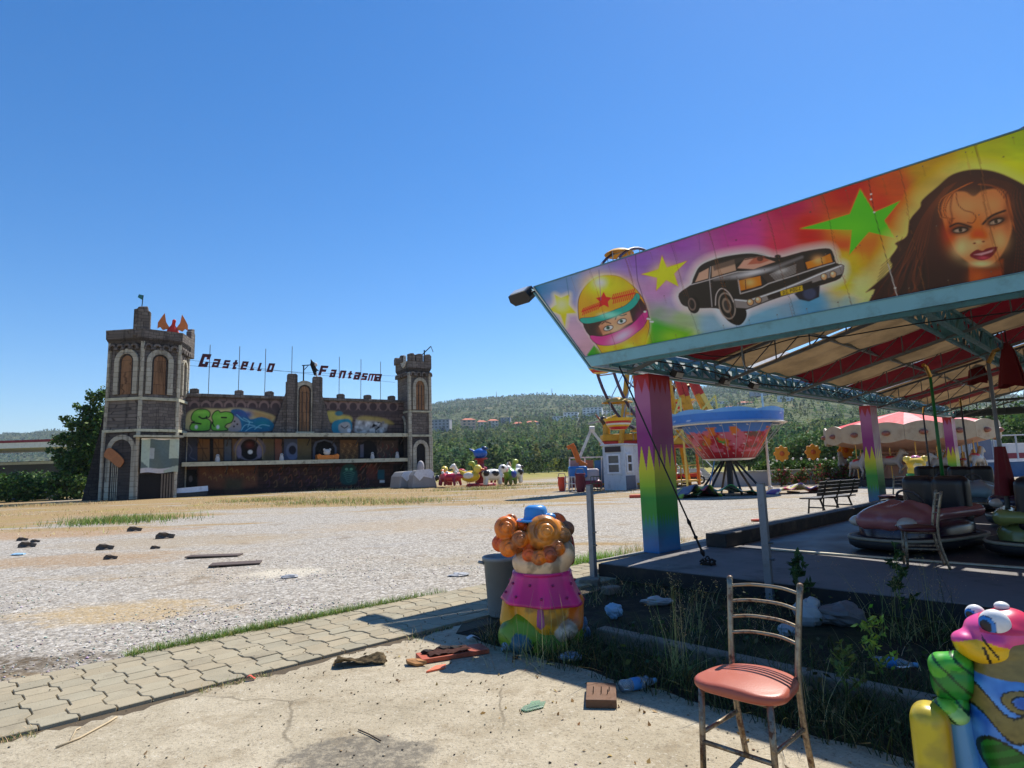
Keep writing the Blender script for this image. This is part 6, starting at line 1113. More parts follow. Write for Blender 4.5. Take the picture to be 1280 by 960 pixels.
# ---- ticket booth
bx = Frame((float(D(783, 612, 36.2)[0]), 36.2, 0), -36); bt = thing('ticket_booth', 'small white panelled ticket booth with windows behind the rainbow column', 'booth', bx.W(0, 0), bx.ang)
BW = mat('booth panel', S(206, 210, 214), .5, var=.12, scale=1.5, dirt=S(140, 140, 140), damt=.5); w, d, h = 1.4, 2.2, 2.6
b = MB(); b.box((-w / 2, d / 2, h / 2), (w, d, h))
for k in range(11): b.box((-w * k / 10, -.006, h / 2), (.025, .02, h - .1))
b.build('wall', BW, bt); bt2 = None
b = MB(); b.prism([(-w - .12, -.12), (.12, -.12), (.12, d + .12), (-w - .12, d + .12)], h + .002, h + .10, ((1, 0, 0), (0, 1, 0), (0, 0, 1))); b.build('roof', BW, bt, bevel=.03)
b = MB(); b.box((-w * .52, -.04, h - .22), (w * .72, .07, .32)); b.build('name_board', mat('dark brown board', S(52, 40, 40), .6), bt)
def booth_win(o, ax, w, h, name='window'):
    b = MB(); ring(b, [(-w / 2, 0), (-w / 2, h), (w / 2, h), (w / 2, 0), (-w / 2, 0)], [(-w / 2 + .1, .1), (-w / 2 + .1, h - .1), (w / 2 - .1, h - .1), (w / 2 - .1, .1), (-w / 2 + .1, .1)], 0, .07, ax, o); b.prism([(-w / 2 + .08, h / 2 - .05), (w / 2 - .08, h / 2 - .05), (w / 2 - .08, h / 2 + .05), (-w / 2 + .08, h / 2 + .05)], .01, .06, ax, o); f = b.build('window_frame', mat('white pvc'), bt)
    b = MB(); b.prism([(-w / 2 + .05, .05), (w / 2 - .05, .05), (w / 2 - .05, h - .05), (-w / 2 + .05, h - .05)], .005, .02, ax, o); g = b.build('pane', WIN, f); return f
booth_win((-w * .5, -.01, .95), ((1, 0, 0), (0, 0, 1), (0, -1, 0)), .86, 1.15); booth_win((.01, .55, 1.0), ((0, 1, 0), (0, 0, 1), (1, 0, 0)), .75, 1.1)
b = MB(); b.box((.03, .6, .42), (.06, 1.2, .8)); b.build('lower_panel', mat('blue grey panel', S(96, 104, 120), .6), bt)

# ---- toy digger ride with its panels, left of the booth
x0, y0 = float(D(735, 612, 38)[0]), 38.; dg = thing('toy_digger_ride', 'toy digger ride with white jointed arm and orange cab beside the booth', 'toy digger', (x0, y0, 0), 0)
def PP(u, v, dy=0): q = D(u, v, y0 + dy); return (q.x - x0, dy, q.z)
b = MB(); b.bar(PP(722, 578), PP(739, 537), .16); b.bar(PP(739, 537), PP(757, 560), .15); b.tube([PP(737, 536), PP(743, 536)], .17, 8); b.build('arm', mat('white arm'), dg)
b = MB(); b.bar(PP(716, 558), PP(724, 578), .3); b.bar(PP(709, 560), PP(718, 556), .24); b.bar(PP(724, 578), PP(733, 583), .32); b.build('bucket', mat('digger orange', S(216, 110, 30), .5, dirt=S(80, 50, 30)), dg, bevel=.04)
solid_obj('cab', [(lambda P: sd_box(P, PP(722, 590), (.55, .5, .35), .1), S(46, 120, 190)), (lambda P: sd_box(P, PP(738, 596, .4), (.5, .4, .5), .12), S(206, 196, 196)), (lambda P: sd_box(P, PP(733, 605, .2), (.9, .5, .2), .1), S(130, 30, 50))], .07, TOY, dg, .05)
b = MB()
for u in (712, 731, 752): b.bar(PP(u, 572, .9), PP(u, 612, .9), .08)
b.bar(PP(711, 572.5, .9), PP(757, 571, .9), .08); b.build('frame', mat('white arm'), dg)
for (ua, ub, c) in ((712, 730, S(150, 130, 130)), (732, 742, S(170, 110, 80)), (744, 757, S(70, 120, 160))):
    b = MB(); a, q = PP(ua, 610, .95), PP(ub, 575, .95); b.box(((a[0] + q[0]) / 2, .95, (a[2] + q[2]) / 2), (q[0] - a[0] - .06, .04, q[2] - a[2])); b.build('side_panel', mat('ride panel %d' % ua, c, .6, var=.5, scale=3), dg)
for (u0, v, r, h, c, lab, nm) in ((703, 614, .26, .85, S(226, 70, 40), 'orange red round litter tub left of the toy digger', 'litter_tub'), (726, 615, .3, 1.05, S(110, 24, 40), 'dark red pedestal in front of the toy digger', 'ride_pedestal')):
    x, y = gz(u0, v); t = thing(nm, lab, 'tub' if nm == 'litter_tub' else 'pedestal', (x, y, 0)); b = MB(); b.lathe([(r * .7, 0), (r, h * .5), (r * .9, h * .86), (r * 1.05, h), (r * .8, h), (r * .7, h * .5), (0, h * .45)], 14); b.build('tub' if nm == 'litter_tub' else 'post', mat(nm, c, .5, dirt=S(60, 40, 30)), t, True); b = MB(); b.tube([(-r, 0, h * .9), (-r * .6, 0, h * 1.25), (r * .6, 0, h * 1.25), (r, 0, h * .9)], .025, 6); b.build('handle', STEEL, t)
for k, (u0, v, lab) in enumerate(((713, 614, 'left white railing panel in front of the toy digger'), (722, 614.5, 'middle white railing panel in front of the toy digger'), (745, 614.5, 'right railing panel beside the booth'))):
    x, y = gz(u0, v); t = thing('railing_panel', lab, 'railing', (x, y, 0), random.uniform(-.4, .4), 'railings round the toy digger'); b = MB()
    for z in (.45, .85): b.tube([(-.3, 0, z), (.3, 0, z)], .022, 5)
    for xx_ in (-.3, -.1, .1, .3): b.tube([(xx_, 0, 0), (xx_, 0, .85)], .02, 5)
    b.build('rails', mat('white arm') if k < 2 else mat('green hedge paint', S(70, 90, 50), .6), t)

# ---- ferris wheel
fy = 40.; fc = D(806, 425, fy); FR_ = 115 / 770 * fy; fw = thing('ferris_wheel', 'ferris wheel with yellow tub gondolas behind the pavilion fascia', 'ferris wheel', (fc.x, fy, 0), R_(51)); hz = fc.z
RIM = mat('violet grey rim', S(74, 62, 92), .5, var=.2, dirt=S(30, 26, 30)); NG = 10
for s in (-.55, .55):
    b = MB(); b.tube([(FR_ * math.cos(t), s, hz + FR_ * math.sin(t)) for t in np.linspace(0, 2 * math.pi, 61)[:-1]], .09, 6, closed=True); b.tube([(FR_ * .55 * math.cos(t), s, hz + FR_ * .55 * math.sin(t)) for t in np.linspace(0, 2 * math.pi, 31)[:-1]], .05, 5, closed=True); b.build('rim', RIM, fw, True)
b = MB()
for k in range(NG * 2):
    t = 2 * math.pi * k / (NG * 2) + .18
    for s in (-.55, .55): b.tube([(0, s * .7, hz), (FR_ * math.cos(t), s, hz + FR_ * math.sin(t))], .03, 5)
    b.tube([(FR_ * math.cos(t), -.55, hz + FR_ * math.sin(t)), (FR_ * math.cos(t), .55, hz + FR_ * math.sin(t))], .04, 5)
b.build('spokes', mat('pale steel', S(170, 172, 176), .4, .4), fw)
for s in (-1.1, 1.1):
    b = MB(); b.bar((0, s, hz), (-2.2, s * 1.3, 0), .24); b.bar((0, s, hz), (2.2, s * 1.3, 0), .24); b.bar((-1.1, s * 1.15, hz / 2), (1.1, s * 1.15, hz / 2), .14); b.build('support_leg', mat('yellow steel', S(214, 160, 36), .5, dirt=S(120, 60, 30), damt=.5), fw)
b = MB(); b.tube([(0, -1.3, hz), (0, 1.3, hz)], .22, 10); b.build('hub', mat('digger orange'), fw, True)
gp0 = None
YW = vmat('gondola paint', .4, .5, .12, S(80, 60, 40), .3, 3)
for k in range(NG):
    t = 2 * math.pi * k / NG + .18; P_ = (FR_ * math.cos(t), 0, hz + FR_ * math.sin(t))
    if gp0 is None:
        b = MB(); prof = [(.0, -1.75, YEL), (.45, -1.72, RED), (.6, -1.55, YEL), (.68, -1.45, WHITE), (.72, -1.35, RED), (.78, -1.22, YEL), (.86, -1.1, YEL), (.9, -1.05, S(240, 200, 60)), (.8, -1.05, YEL), (.7, -1.4, BRN), (0, -1.5, BRN)]
        n = 18
        for i in range(len(prof) - 1):
            b.col = prof[i][2]; b.lathe([prof[i][:2], prof[i + 1][:2]], n)
        g0 = b.build('gondola', YW, fw); g0.location = P_; gp0 = g0
        b = MB(); b.lathe([(.95, -.1), (.6, .12), (0, .22)], 14); r0 = b.build('gondola_roof', mat('yellow steel'), g0, True)
        b = MB()
        for a in range(4): b.tube([(.8 * math.cos(a * 1.57), .8 * math.sin(a * 1.57), -1.05), (.85 * math.cos(a * 1.57), .85 * math.sin(a * 1.57), -.1)], .025, 5)
        b.tube([(0, -.5, 0), (0, .5, 0)], .04, 6); r1 = b.build('gondola_frame', mat('pale steel'), g0)
    else:
        g1 = gp0.copy(); COL.objects.link(g1); g1.parent = fw; g1.location = P_
        for ch in list(gp0.children): c = ch.copy(); COL.objects.link(c); c.parent = g1
b = MB(); b.box((0, 0, .3), (6, 4, .12)); 
for xx_ in (-2.9, 0, 2.9):
    for yy_ in (-1.9, 1.9): b.tube([(xx_, yy_, 0), (xx_, yy_, 1.3)], .04, 5)
for z in (.8, 1.3): b.tube([(-2.9, -1.9, z), (2.9, -1.9, z)], .03, 5)
b.build('loading_platform', mat('yellow steel'), fw)

# ---- pendulum ride behind the column: yellow and red arms, long yellow gondola deck
py_ = 40.5; pr_ = thing('pendulum_ride', 'yellow and red armed pendulum ride showing on both sides of the rainbow column', 'fairground ride', (float(D(822, 600, py_)[0]), py_, 0)); PQ = lambda u, v, dy=0.: (lambda q: (q.x - pr_.location.x, dy, q.z))(D(u, v, py_ + dy))
for (a0, a1, c0) in (((846, 474), (862, 527), 0), ((853, 474), (868, 530), 1), ((862, 474), (886, 524), 1), ((868, 476), (892, 520), 2)):
    m0 = tuple((np.array(PQ(*a0)) * .62 + np.array(PQ(*a1)) * .38)); b = MB(); b.bar(PQ(*a0), m0, .26, .3); b.build('red_arm', mat('arm red', S(190, 52, 40), .45, dirt=S(80, 40, 30)), pr_); b = MB(); b.bar(m0, PQ(*a1), .26, .3); b.build('yellow_arm', mat('pale yellow steel', S(226, 206, 110), .5) if c0 == 2 else mat('yellow steel'), pr_)
b = MB(); b.tube([PQ(862, 529, -.5), PQ(862, 529, .5)], .42, 12); b.tube([PQ(884, 524, -.5), PQ(884, 524, .5)], .3, 12); b.build('arm_hub', mat('digger orange'), pr_)
for (u0, u1, v0, v1, nm) in ((752, 800, 542, 552, 'yellow_deck'), (838, 872, 547, 556, 'yellow_deck'), (843, 866, 521, 527, 'yellow_rail')):
    a, q = PQ(u0, v1), PQ(u1, v0); b = MB(); wbox(b, a[0], q[0], -.6, .6, a[2], q[2]); b.build(nm, mat('yellow steel'), pr_, bevel=.05); b = MB(); wbox(b, a[0] - .05, q[0] + .05, -.65, .65, a[2] - .22, a[2] - .02); b.build('red_trim', mat('arm red'), pr_)
for u in (756, 796, 842, 870): q = PQ(u, 552, .2); b = MB(); b.tube([(q[0], .2, 0), (q[0], .2, q[2])], .09, 8); b.build('support', mat('digger orange'), pr_)
solid_obj('figurehead', [(lambda P: sd_cap(P, (0, 0, -.7), (.1, 0, .3), .22, .28), S(200, 150, 36)), (lambda P: sd_cap(P, (.1, 0, .4), (.75, 0, .75), .26, .14), S(214, 170, 50)), (lambda P: sd_ell(P, (-.15, -.1, .5), (.2, .22, .3)), S(60, 46, 30)), (lambda P: sd_cap(P, (-.1, .1, .3), (-.6, .1, .9), .1, .05), S(150, 60, 40))], .07, TOY, pr_, .1).location = PQ(757, 535)
b = MB()
for u0, v0, u1, v1 in ((735, 530, 800, 515), (770, 505, 845, 520), (836, 520, 870, 500), (775, 528, 800, 535)): b.bar(PQ(u0, v0, .8), PQ(u1, v1, .8), .10)
b.build('cross_brace', mat('pale steel'), pr_)

# ---- painted bowl ride on a tripod
sy = 28.9; sx = float(D(914, 615, sy)[0]); sw = thing('bowl_ride', 'round ride with blue starry rim and red painted bowl on tripod legs', 'fairground ride', (sx, sy, 0), .2)
zv = lambda v: float(D(914, v, sy)[2]); z_t, z_m, z_b = zv(517), zv(531), zv(573)
def lathe_paint(b, r0, z0, r1, z1, n, m, cf, bulge=0):
    b.grid(lambda i, j: ((r0 + (r1 - r0) * j + bulge * math.sin(math.pi * j)) * math.cos(2 * math.pi * i), (r0 + (r1 - r0) * j + bulge * math.sin(math.pi * j)) * math.sin(2 * math.pi * i), z0 + (z1 - z0) * j), n, m, cf)
def starblue(i, j):
    q = (math.sin(i * 2 * math.pi * 22) * math.sin(j * 9 + math.floor(i * 22) * 2)); return (.55, .66, .78) if q > .86 and .2 < j < .8 else (S(56, 128, 206) if j > .12 else S(200, 206, 214)) if j < .9 else S(120, 176, 226)
b = MB(); n = 132
b.grid(lambda i, j: ((2.48 + .06 * j) * math.cos(2 * math.pi * i), (2.48 + .06 * j) * math.sin(2 * math.pi * i), z_m + (z_t - z_m) * j + (.12 * abs(math.sin(i * math.pi * 8)) if j > .99 else 0)), n, 10, starblue); b.col = (1, 1, 1); b.build('starry_rim', vmat('ride paint', .4, .5, .1, S(70, 56, 50), .25, 4), sw)
def bowl(i, j):                               # j 0 top .. 1 bottom; abstract airbrush patches
    n1 = fbm2(np.array([i * 40]), np.array([j * 6]), 1, 12)[0]; n2 = fbm2(np.array([i * 26 + 9]), np.array([j * 4]), 1, 13)[0]
    c = S(58, 116, 196) if j < .25 else S(190, 34, 46) if j < .72 else S(190, 26, 40)
    if .18 < j < .8 and n1 > .56: c = S(216, 104, 120)
    if .1 < j < .75 and n2 > .57: c = S(226, 118, 30)
    if .25 < j < .7 and n1 < .36: c = S(84, 160, 66) if n2 > .5 else S(110, 60, 50)
    if j > .9: c = S(170, 20, 34)
    if math.sin(i * 2 * math.pi * 22) > .96 and math.sin(j * 24) > .9: c = S(226, 222, 214)
    return c
b = MB(); lathe_paint(b, 2.0, z_m - .02, 1.15, z_b, 150, 34, bowl, .06); b.col = (1, 1, 1); b.lathe([(1.2, z_b), (.9, z_b - .08), (0, z_b - .1)], 40); b.build('bowl', vmat('ride paint'), sw)
b = MB(); b.lathe([(2.52, z_t), (1.6, z_t + .12), (0, z_t + .2)], 40); b.build('deck', mat('ride panel 744'), sw)
b = MB(); b.lathe([(2.55, z_m + .03), (2.66, z_m), (2.55, z_m - .05), (2.4, z_m - .05)], 48); b.build('white_lip', mat('white arm'), sw)
b = MB()
for k in range(26):
    t = 2 * math.pi * k / 26; b.tube([(2.55 * math.cos(t), 2.55 * math.sin(t), z_m), (1.85 * math.cos(t + .04), 1.85 * math.sin(t + .04), (z_m + z_b) / 2), (1.24 * math.cos(t + .08), 1.24 * math.sin(t + .08), z_b + .05)], .009, 4)
b.build('chain_net', mat('pale steel'), sw)
for k in range(6):
    t = k * math.pi / 3 + .3; b = MB(); b.tube([(.25 * math.cos(t), .25 * math.sin(t), z_b - .05), (1.45 * math.cos(t), 1.45 * math.sin(t), .03)], .055, 7); b.build('leg', mat('dark ride steel', S(44, 46, 52), .5, .4), sw)
b = MB(); b.tube([(0, 0, 0), (0, 0, z_b)], .14, 10); b.build('centre_post', mat('dark ride steel'), sw)
b = MB(); b.bar((-.9, .5, 0), (-.5, .3, z_b + .1), .3, .05); b.build('step_ladder', mat('digger blue', S(70, 130, 190), .5), sw)
for u0, v0, u1, v1, u2, v2, dy, lab in ((850, 497, 842, 521, 853, 522, 3, 'yellow A shaped strut standing above the blue starry rim'), (894, 494, 872, 518, 900, 520, 4, 'long yellow strut leaning right above the blue starry rim')):
    yy = sy + dy; t = thing('yellow_strut', lab, 'strut', (float(D(u0, v0, yy)[0]), yy, 0), 0, 'yellow struts behind the bowl ride'); top = D(u0, v0, yy); a, c = D(u1, v1, yy), D(u2, v2, yy); b = MB(); b.tube([(0, 0, top.z), ((a.x - top.x) * 3, 0, max(0, top.z - (top.z - a.z) * 3))], .05, 6); b.tube([(0, 0, top.z), ((c.x - top.x) * 3, .3, 0)], .05, 6); b.build('tubes', mat('pale yellow steel', S(226, 206, 110), .5), t)
# white lamp post
yy = 30.; t = thing('lamp_post', 'tall white pole right of the bowl ride', 'pole', (float(D(961, 590, yy)[0]), yy, 0)); b = MB(); b.tube([(0, 0, 0), (0, 0, 4.9)], [.07, .05], 8); b.lathe([(.12, 0), (.12, .2), (.07, .25)], 8); b.build('pole', mat('white arm'), t); b = MB(); b.box((.1, 0, 4.92), (.4, .14, .08)); b.build('lamp_head', mat('pale steel'), t)

# ---- dismantled painted fairings on the ground
def fairing(u, v, L, W, h, cols, lab, rz=0., seed=1):
    x, y = gz(u, v); y += .4; t = thing('ride_fairing', lab, 'ride panel', (x, y, 0), rz, 'dismantled fairings on the gravel'); 
    def cf(i, j):
        n = fbm2(np.array([i * L * 2 + seed * 7]), np.array([j * W * 2]), .9, seed)[0]; return cols[int(np.clip((n - .25) * 2 * len(cols), 0, len(cols) - 1))]
    b = MB(); b.grid(lambda i, j: ((i - .5) * L * (1 - .3 * abs(j - .5)), (j - .5) * W, h * math.sin(math.pi * min(1, max(0, i))) ** .6 * (1 - .5 * j) * (.75 + .25 * math.sin(i * 17 + seed)) + .02), 46, 16, cf); b.col = (1, 1, 1); o = b.build('shell', vmat('ride paint'), t, True); m = o.modifiers.new('thick', 'SOLIDIFY'); m.thickness = .04
    for k in range(3): MB().bar((-L * .4 + k * L * .4, -W * .3, .04), (-L * .4 + k * L * .4, W * .4, .05), .08).build('batten', mat('dark ride steel'), t)
    return t
fairing(868, 622, 2.3, 1.6, .6, [S(90, 96, 120), S(60, 66, 110), S(150, 180, 60), S(80, 84, 100), S(170, 60, 70)], 'grey and purple dismantled fairing right of the rainbow column', .3, 2)
fairing(906, 620, 3.2, 1.5, .5, [S(60, 150, 80), S(150, 206, 170), S(220, 230, 220), S(50, 130, 90)], 'green and white fairing lying under the bowl ride', -.1, 4)
fairing(998, 617, 2.6, 1.3, .45, [S(210, 80, 100), S(230, 150, 160), S(214, 220, 80), S(230, 220, 200), S(90, 70, 150)], 'pink and yellow fairing lying in front of the bench', .1, 6)
fairing(1008, 600, 2.4, 1.4, .55, [S(80, 78, 82), S(110, 106, 104), S(60, 58, 62)], 'dark grey fairing near the low flower wall', .0, 8)
x, y = gz(812, 622); t = tag(MB().prism([(-.4, 0), (.35, -.1), (.5, .15), (.1, .3), (-.3, .25)], 0, .14, ((1, 0, 0), (0, 1, 0), (0, 0, 1))).build('red_scrap', mat('red scrap', S(206, 80, 56), .6), None, bevel=.03), 'red plastic scrap on the gravel left of the rainbow column', 'scrap'); t.location = (x - .5, y, 0)
x, y = gz(948, 652); t = tag(MB().prism(smoothpts([(-.18, 0), (-.05, .1), (.15, .05), (.2, -.08), (0, -.05)], 3, True), 0, .05, ((1, 0, 0), (0, 1, 0), (0, 0, 1))).build('red_scrap', mat('red scrap'), None), 'small orange red scrap beside the right grey post', 'scrap'); t.location = (x, y, 0.01)

# ---- concrete stairs and red toy bikes
x, y = gz(868, 603); y += 4; st = thing('concrete_steps', 'concrete steps rising behind the rainbow column', 'steps', ((866 - 640) / 770 * y, y, 0), -.1)
b = MB()
for k in range(8): b.box((0, .55 * k + .3, .11 * (k + .5)), (2.6, .56, .22 + .0)); b.box((0, .55 * k + .35, .055 * (k)), (2.58, .5, .11 * k + .01))
b.build('step', mat('step concrete', S(170, 164, 150), .85, var=.2, bump=.3), st)
b = MB()
for s in (-1.3, 1.3): b.tube([(s, .1, .9), (s, 4.4, 1.9)], .03, 6); b.tube([(s, .1, .1), (s, .1, .9)], .03, 6); b.tube([(s, 4.4, .9), (s, 4.4, 1.9)], .03, 6)
b.build('handrail', STEEL, st)
def toybike(u, v, lab, c, rz):
    x, y = gz(u, v); t = thing('toy_motorbike', lab, 'toy bike', (x, y, 0), rz, 'toy bikes by the steps')
    solid_obj('body', [(lambda P: sd_cap(P, (-.5, 0, .55), (.35, 0, .62), .16, .14), c), (lambda P: sd_cap(P, (.35, 0, .62), (.5, 0, .95), .1, .06), c), (lambda P: sd_ell(P, (.5, 0, .7), (.16, .2, .2)), S(220, 200, 190)), (lambda P: sd_cap(P, (-.2, 0, .3), (.2, 0, .3), .15), S(40, 38, 40)), (lambda P: sd_ell(P, (-.35, 0, .72), (.3, .14, .08)), S(30, 28, 30))], .05, TOY, t, .06)
    for s in (-.52, .55): b = MB(); b.tube([(s + .25 * math.cos(a), 0, .28 + .25 * math.sin(a)) for a in np.linspace(0, 6.283, 17)[:-1]], .065, 6, closed=True); b.tube([(s, -.06, .28), (s, .06, .28)], .1, 8); b.build('wheel', BLACK, t, True)
    b = MB(); b.tube([(.46, -.3, .98), (.5, 0, .95), (.46, .3, .98)], .02, 5); b.build('handlebar', STEEL, t)
toybike(853, 605, 'red toy motorbike nearest the rainbow column', RED, .4); toybike(866, 605, 'red and pale toy motorbike at the foot of the steps', S(190, 60, 50), -.5); toybike(858, 599, 'dark violet toy motorbike at the back by the steps', S(60, 30, 80), .9)

# ---- park bench
x, y = gz(1040, 641); bn = thing('park_bench', 'black slatted park bench on the gravel left of the second column', 'bench', (x - .15, y - .2, 0), R_(214)); TIM = mat('dark timber', S(36, 30, 28), .6, var=.4, scale=5)
b = MB()
for k in range(4): b.box((0, -.19 + k * .12, .45), (2.0, .1, .035))
b.build('seat', TIM, bn, bevel=.006); b = MB()
for k in range(4): b.box((0, .27 + k * .03, .56 + k * .095), (2.0, .03, .085), M=Matrix.Rotation(R_(-14), 4, 'X'))
b.build('backrest', TIM, bn, bevel=.006)
for s in (-.7, 0, .7): b = MB(); b.tube([(s, -.2, 0), (s, -.14, .42), (s, .2, .43), (s, .28, .56), (s, .37, .9)], .025, 6); b.tube([(s, .3, 0), (s, .16, .42)], .025, 6); b.tube([(s, -.17, .2), (s, .24, .2)], .018, 6); b.build('leg', BLACK, bn, True)

# ---- carousel
cy = 33.; cxx = float(D(1140, 600, cy)[0]); ca_ = thing('carousel', 'carousel with red and white roof and cream scalloped cornice', 'carousel', (cxx, cy, 0), .2); zv = lambda v: float(D(1140, v, cy)[2])
CREAM = mat('cream carousel paint', S(186, 164, 132), .5, var=.15, scale=2, dirt=S(140, 100, 70), damt=.4)
b = MB(); zr0, zr1 = zv(535), zv(513); n = 24
for k in range(n):
    b.col = S(214, 52, 58) if k % 3 else S(226, 150, 146); a0, a1 = 2 * math.pi * k / n, 2 * math.pi * (k + 1) / n
    for i in range(5):
        r0, r1 = 3.9 * (1 - i / 5), 3.9 * (1 - (i + 1) / 5); q0, q1 = zr0 + (zr1 - zr0) * (i / 5) ** .8, zr0 + (zr1 - zr0) * ((i + 1) / 5) ** .8
        b.add([(r0 * math.cos(a0), r0 * math.sin(a0), q0), (r0 * math.cos(a1), r0 * math.sin(a1), q0), (r1 * math.cos(a1), r1 * math.sin(a1), q1), (r1 * math.cos(a0), r1 * math.sin(a0), q1)], [(0, 1, 2, 3)])
b.build('roof', vmat('canvas paint', .7, .3, .1), ca_)
b = MB(); zc0, zc1 = zv(553), zv(534)
for k in range(16):
    a0, a1 = 2 * math.pi * k / 16, 2 * math.pi * (k + 1) / 16; p, q = (3.95 * math.cos(a0), 3.95 * math.sin(a0)), (3.95 * math.cos(a1), 3.95 * math.sin(a1)); F_ = Face(q, p)
    b.prism([(0, zc0 + .1)] + [(F_.L * i / 8, zc0 + .12 - .16 * math.sin(math.pi * i / 8)) for i in range(1, 8)] + [(F_.L, zc0 + .1), (F_.L, zc1)] + [(F_.L * (8 - i) / 8, zc1 + .16 * math.sin(math.pi * i / 8)) for i in range(1, 8)] + [(0, zc1)], -.04, .04, F_.ax, F_.A)
b.build('cornice', CREAM, ca_)
for k in range(16):
    a0 = 2 * math.pi * (k + .5) / 16; b = MB(); b.ell((3.93 * math.cos(a0), 3.93 * math.sin(a0), (zc0 + zc1) / 2 + .02), (.2, .2, .13), 10, 6); b.build('medallion', mat('medallion paint', S(150, 90, 70), .4, var=.4, scale=6), ca_, True)
b = MB(); b.lathe([(1.4, .3), (1.4, 1.5), (1.6, 1.6), (1.5, 1.7), (3.9, zc0 + .1)], 16); b.build('drum', mat('pink drum', S(206, 160, 136), .6, var=.25, scale=3), ca_)
b = MB(); b.box((.55, -1.33, .95), (.7, .16, 1.25)); b.box((-.9, -1.1, 1.0), (.5, .16, .6)); b.build('drum_mirror', WIN, ca_)
b = MB(); b.lathe([(4.1, 0), (4.1, .32), (0, .33)], 40); b.build('deck', mat('dark deck', S(52, 48, 48), .7), ca_)
hp = None
for k in range(14):
    t = 2 * math.pi * k / 14; M = Matrix.Translation(((3.2 if k % 2 else 2.3) * math.cos(t), (3.2 if k % 2 else 2.3) * math.sin(t), .34 + .12 * (k % 3))) @ Matrix.Rotation(t + 1.57, 4, 'Z') @ Matrix.Scale(.85, 4)
    if hp is None: hp = animal('pony', ca_, M)
    else: o = hp.copy(); COL.objects.link(o); o.parent = ca_; o.matrix_local = M
    b = MB(); b.tube([(M.translation.x, M.translation.y, .33), (M.translation.x, M.translation.y, zc0 + .15)], .028, 6); b.build('pole', mat('brass pole', S(190, 150, 80), .3, .8), ca_)

# ---- low wall, hedge, flower lamps, plants
wy = 36.; lw = thing('low_wall', 'low grey rendered wall running behind the bowl ride to the carousel', 'wall', (float(D(1000, 590, wy)[0]), wy, 0), R_(-4)); b = MB(); b.box((2, 0, .4), (14, .3, .8)); b.build('wall', mat('grey render'), lw); b = MB(); b.box((2, 0, .84), (14.1, .4, .08)); b.build('coping', LEDGE, lw)
for k in range(7):
    u = 950 + k * 24; yy = wy + 1.2; tree('clipped_hedge', ['dark clipped hedge section behind the low wall, first from the white pole', 'clipped hedge section behind the low wall, second from the white pole', 'clipped hedge section behind the low wall, third from the white pole', 'clipped hedge section behind the low wall, fourth from the white pole', 'clipped hedge section behind the low wall, fifth from the white pole', 'clipped hedge section behind the low wall beside the second column', 'clipped hedge section behind the low wall next to the carousel'][k], 'hedge', ((u - 640) / 770 * yy, yy, 0), 1.3, [((0, 0, .9), (.75, .6, .55))], 900, .09, [S(60, 90, 40), S(84, 110, 50)], .05, 2, .3, 'hedge sections behind the low wall')
for k, (u, v) in enumerate(((977, 567), (1016, 565), (1057, 563), (1093, 563))):
    yy = wy - .6; q = D(u, v, yy); t = thing('flower_lamp', ['orange flower lamp nearest the white pole', 'orange flower lamp above the dark grey fairing', 'orange flower lamp just left of the second rainbow column', 'orange flower lamp just right of the second rainbow column'][k], 'flower lamp', (q.x, yy, 0), 0, 'orange flower lamps along the low wall')
    b = MB(); b.tube([(0, 0, 0), (0, .03, q.z)], .035, 6); b.build('stem', mat('green hedge paint'), t); b = MB(); pts_ = []
    for a in range(48): tt_ = 2 * math.pi * a / 48; r = .42 + .05 * math.cos(8 * tt_); pts_.append((r * math.cos(tt_), q.z + r * math.sin(tt_)))
    b.prism(pts_, -.06, .06); b.build('petals', mat('petal orange', S(240, 150, 36), .5), t, bevel=.03); b = MB(); b.ell((0, -.06, q.z), (.15, .06, .15), 10, 6); b.build('flower_heart', mat('petal heart', S(206, 96, 40), .5), t, True)
for k, (u, v, r) in enumerate(((968, 598, .8), (990, 597, .7), (1018, 596, 1.0), (1046, 594, .9), (1100, 598, .7))):
    yy = wy - 1.4; tree('flower_shrub', ['loose shrub in front of the low wall by the white pole', 'small shrub left of the dark grey fairing', 'bushy shrub behind the dark grey fairing', 'shrub beside the second rainbow column', 'shrub at the left edge of the carousel'][k], 'shrub', ((u - 640) / 770 * yy, yy, 0), 1.2 * r, [((0, 0, .6 * r), (.75 * r, .5 * r, .55 * r)), ((.3, 0, .9 * r), (.3, .3, .35))], 700, .08, [S(76, 104, 50), S(110, 124, 60), S(150, 80, 70)], .04, 3, .42, 'shrubs by the low wall')
sl = thing('string_lights', 'string of white bulbs hung along the hedge behind the low wall', 'string lights', (float(D(960, 580, wy)[0]), wy + .5, 0)); b = MB(); b.tube([(x_, 0, 1.5 - .06 * math.cos(x_ * 2)) for x_ in np.arange(0, 9, .3)], .012, 4); b.build('cable', CABLE, sl)
for k in range(18): b = MB(); b.ell((.25 + k * .48, 0, 1.44 - .05 * math.cos(k)), .075, 8, 6); b.build('bulb', mat('white bulb', S(240, 238, 228), .3), sl, True)

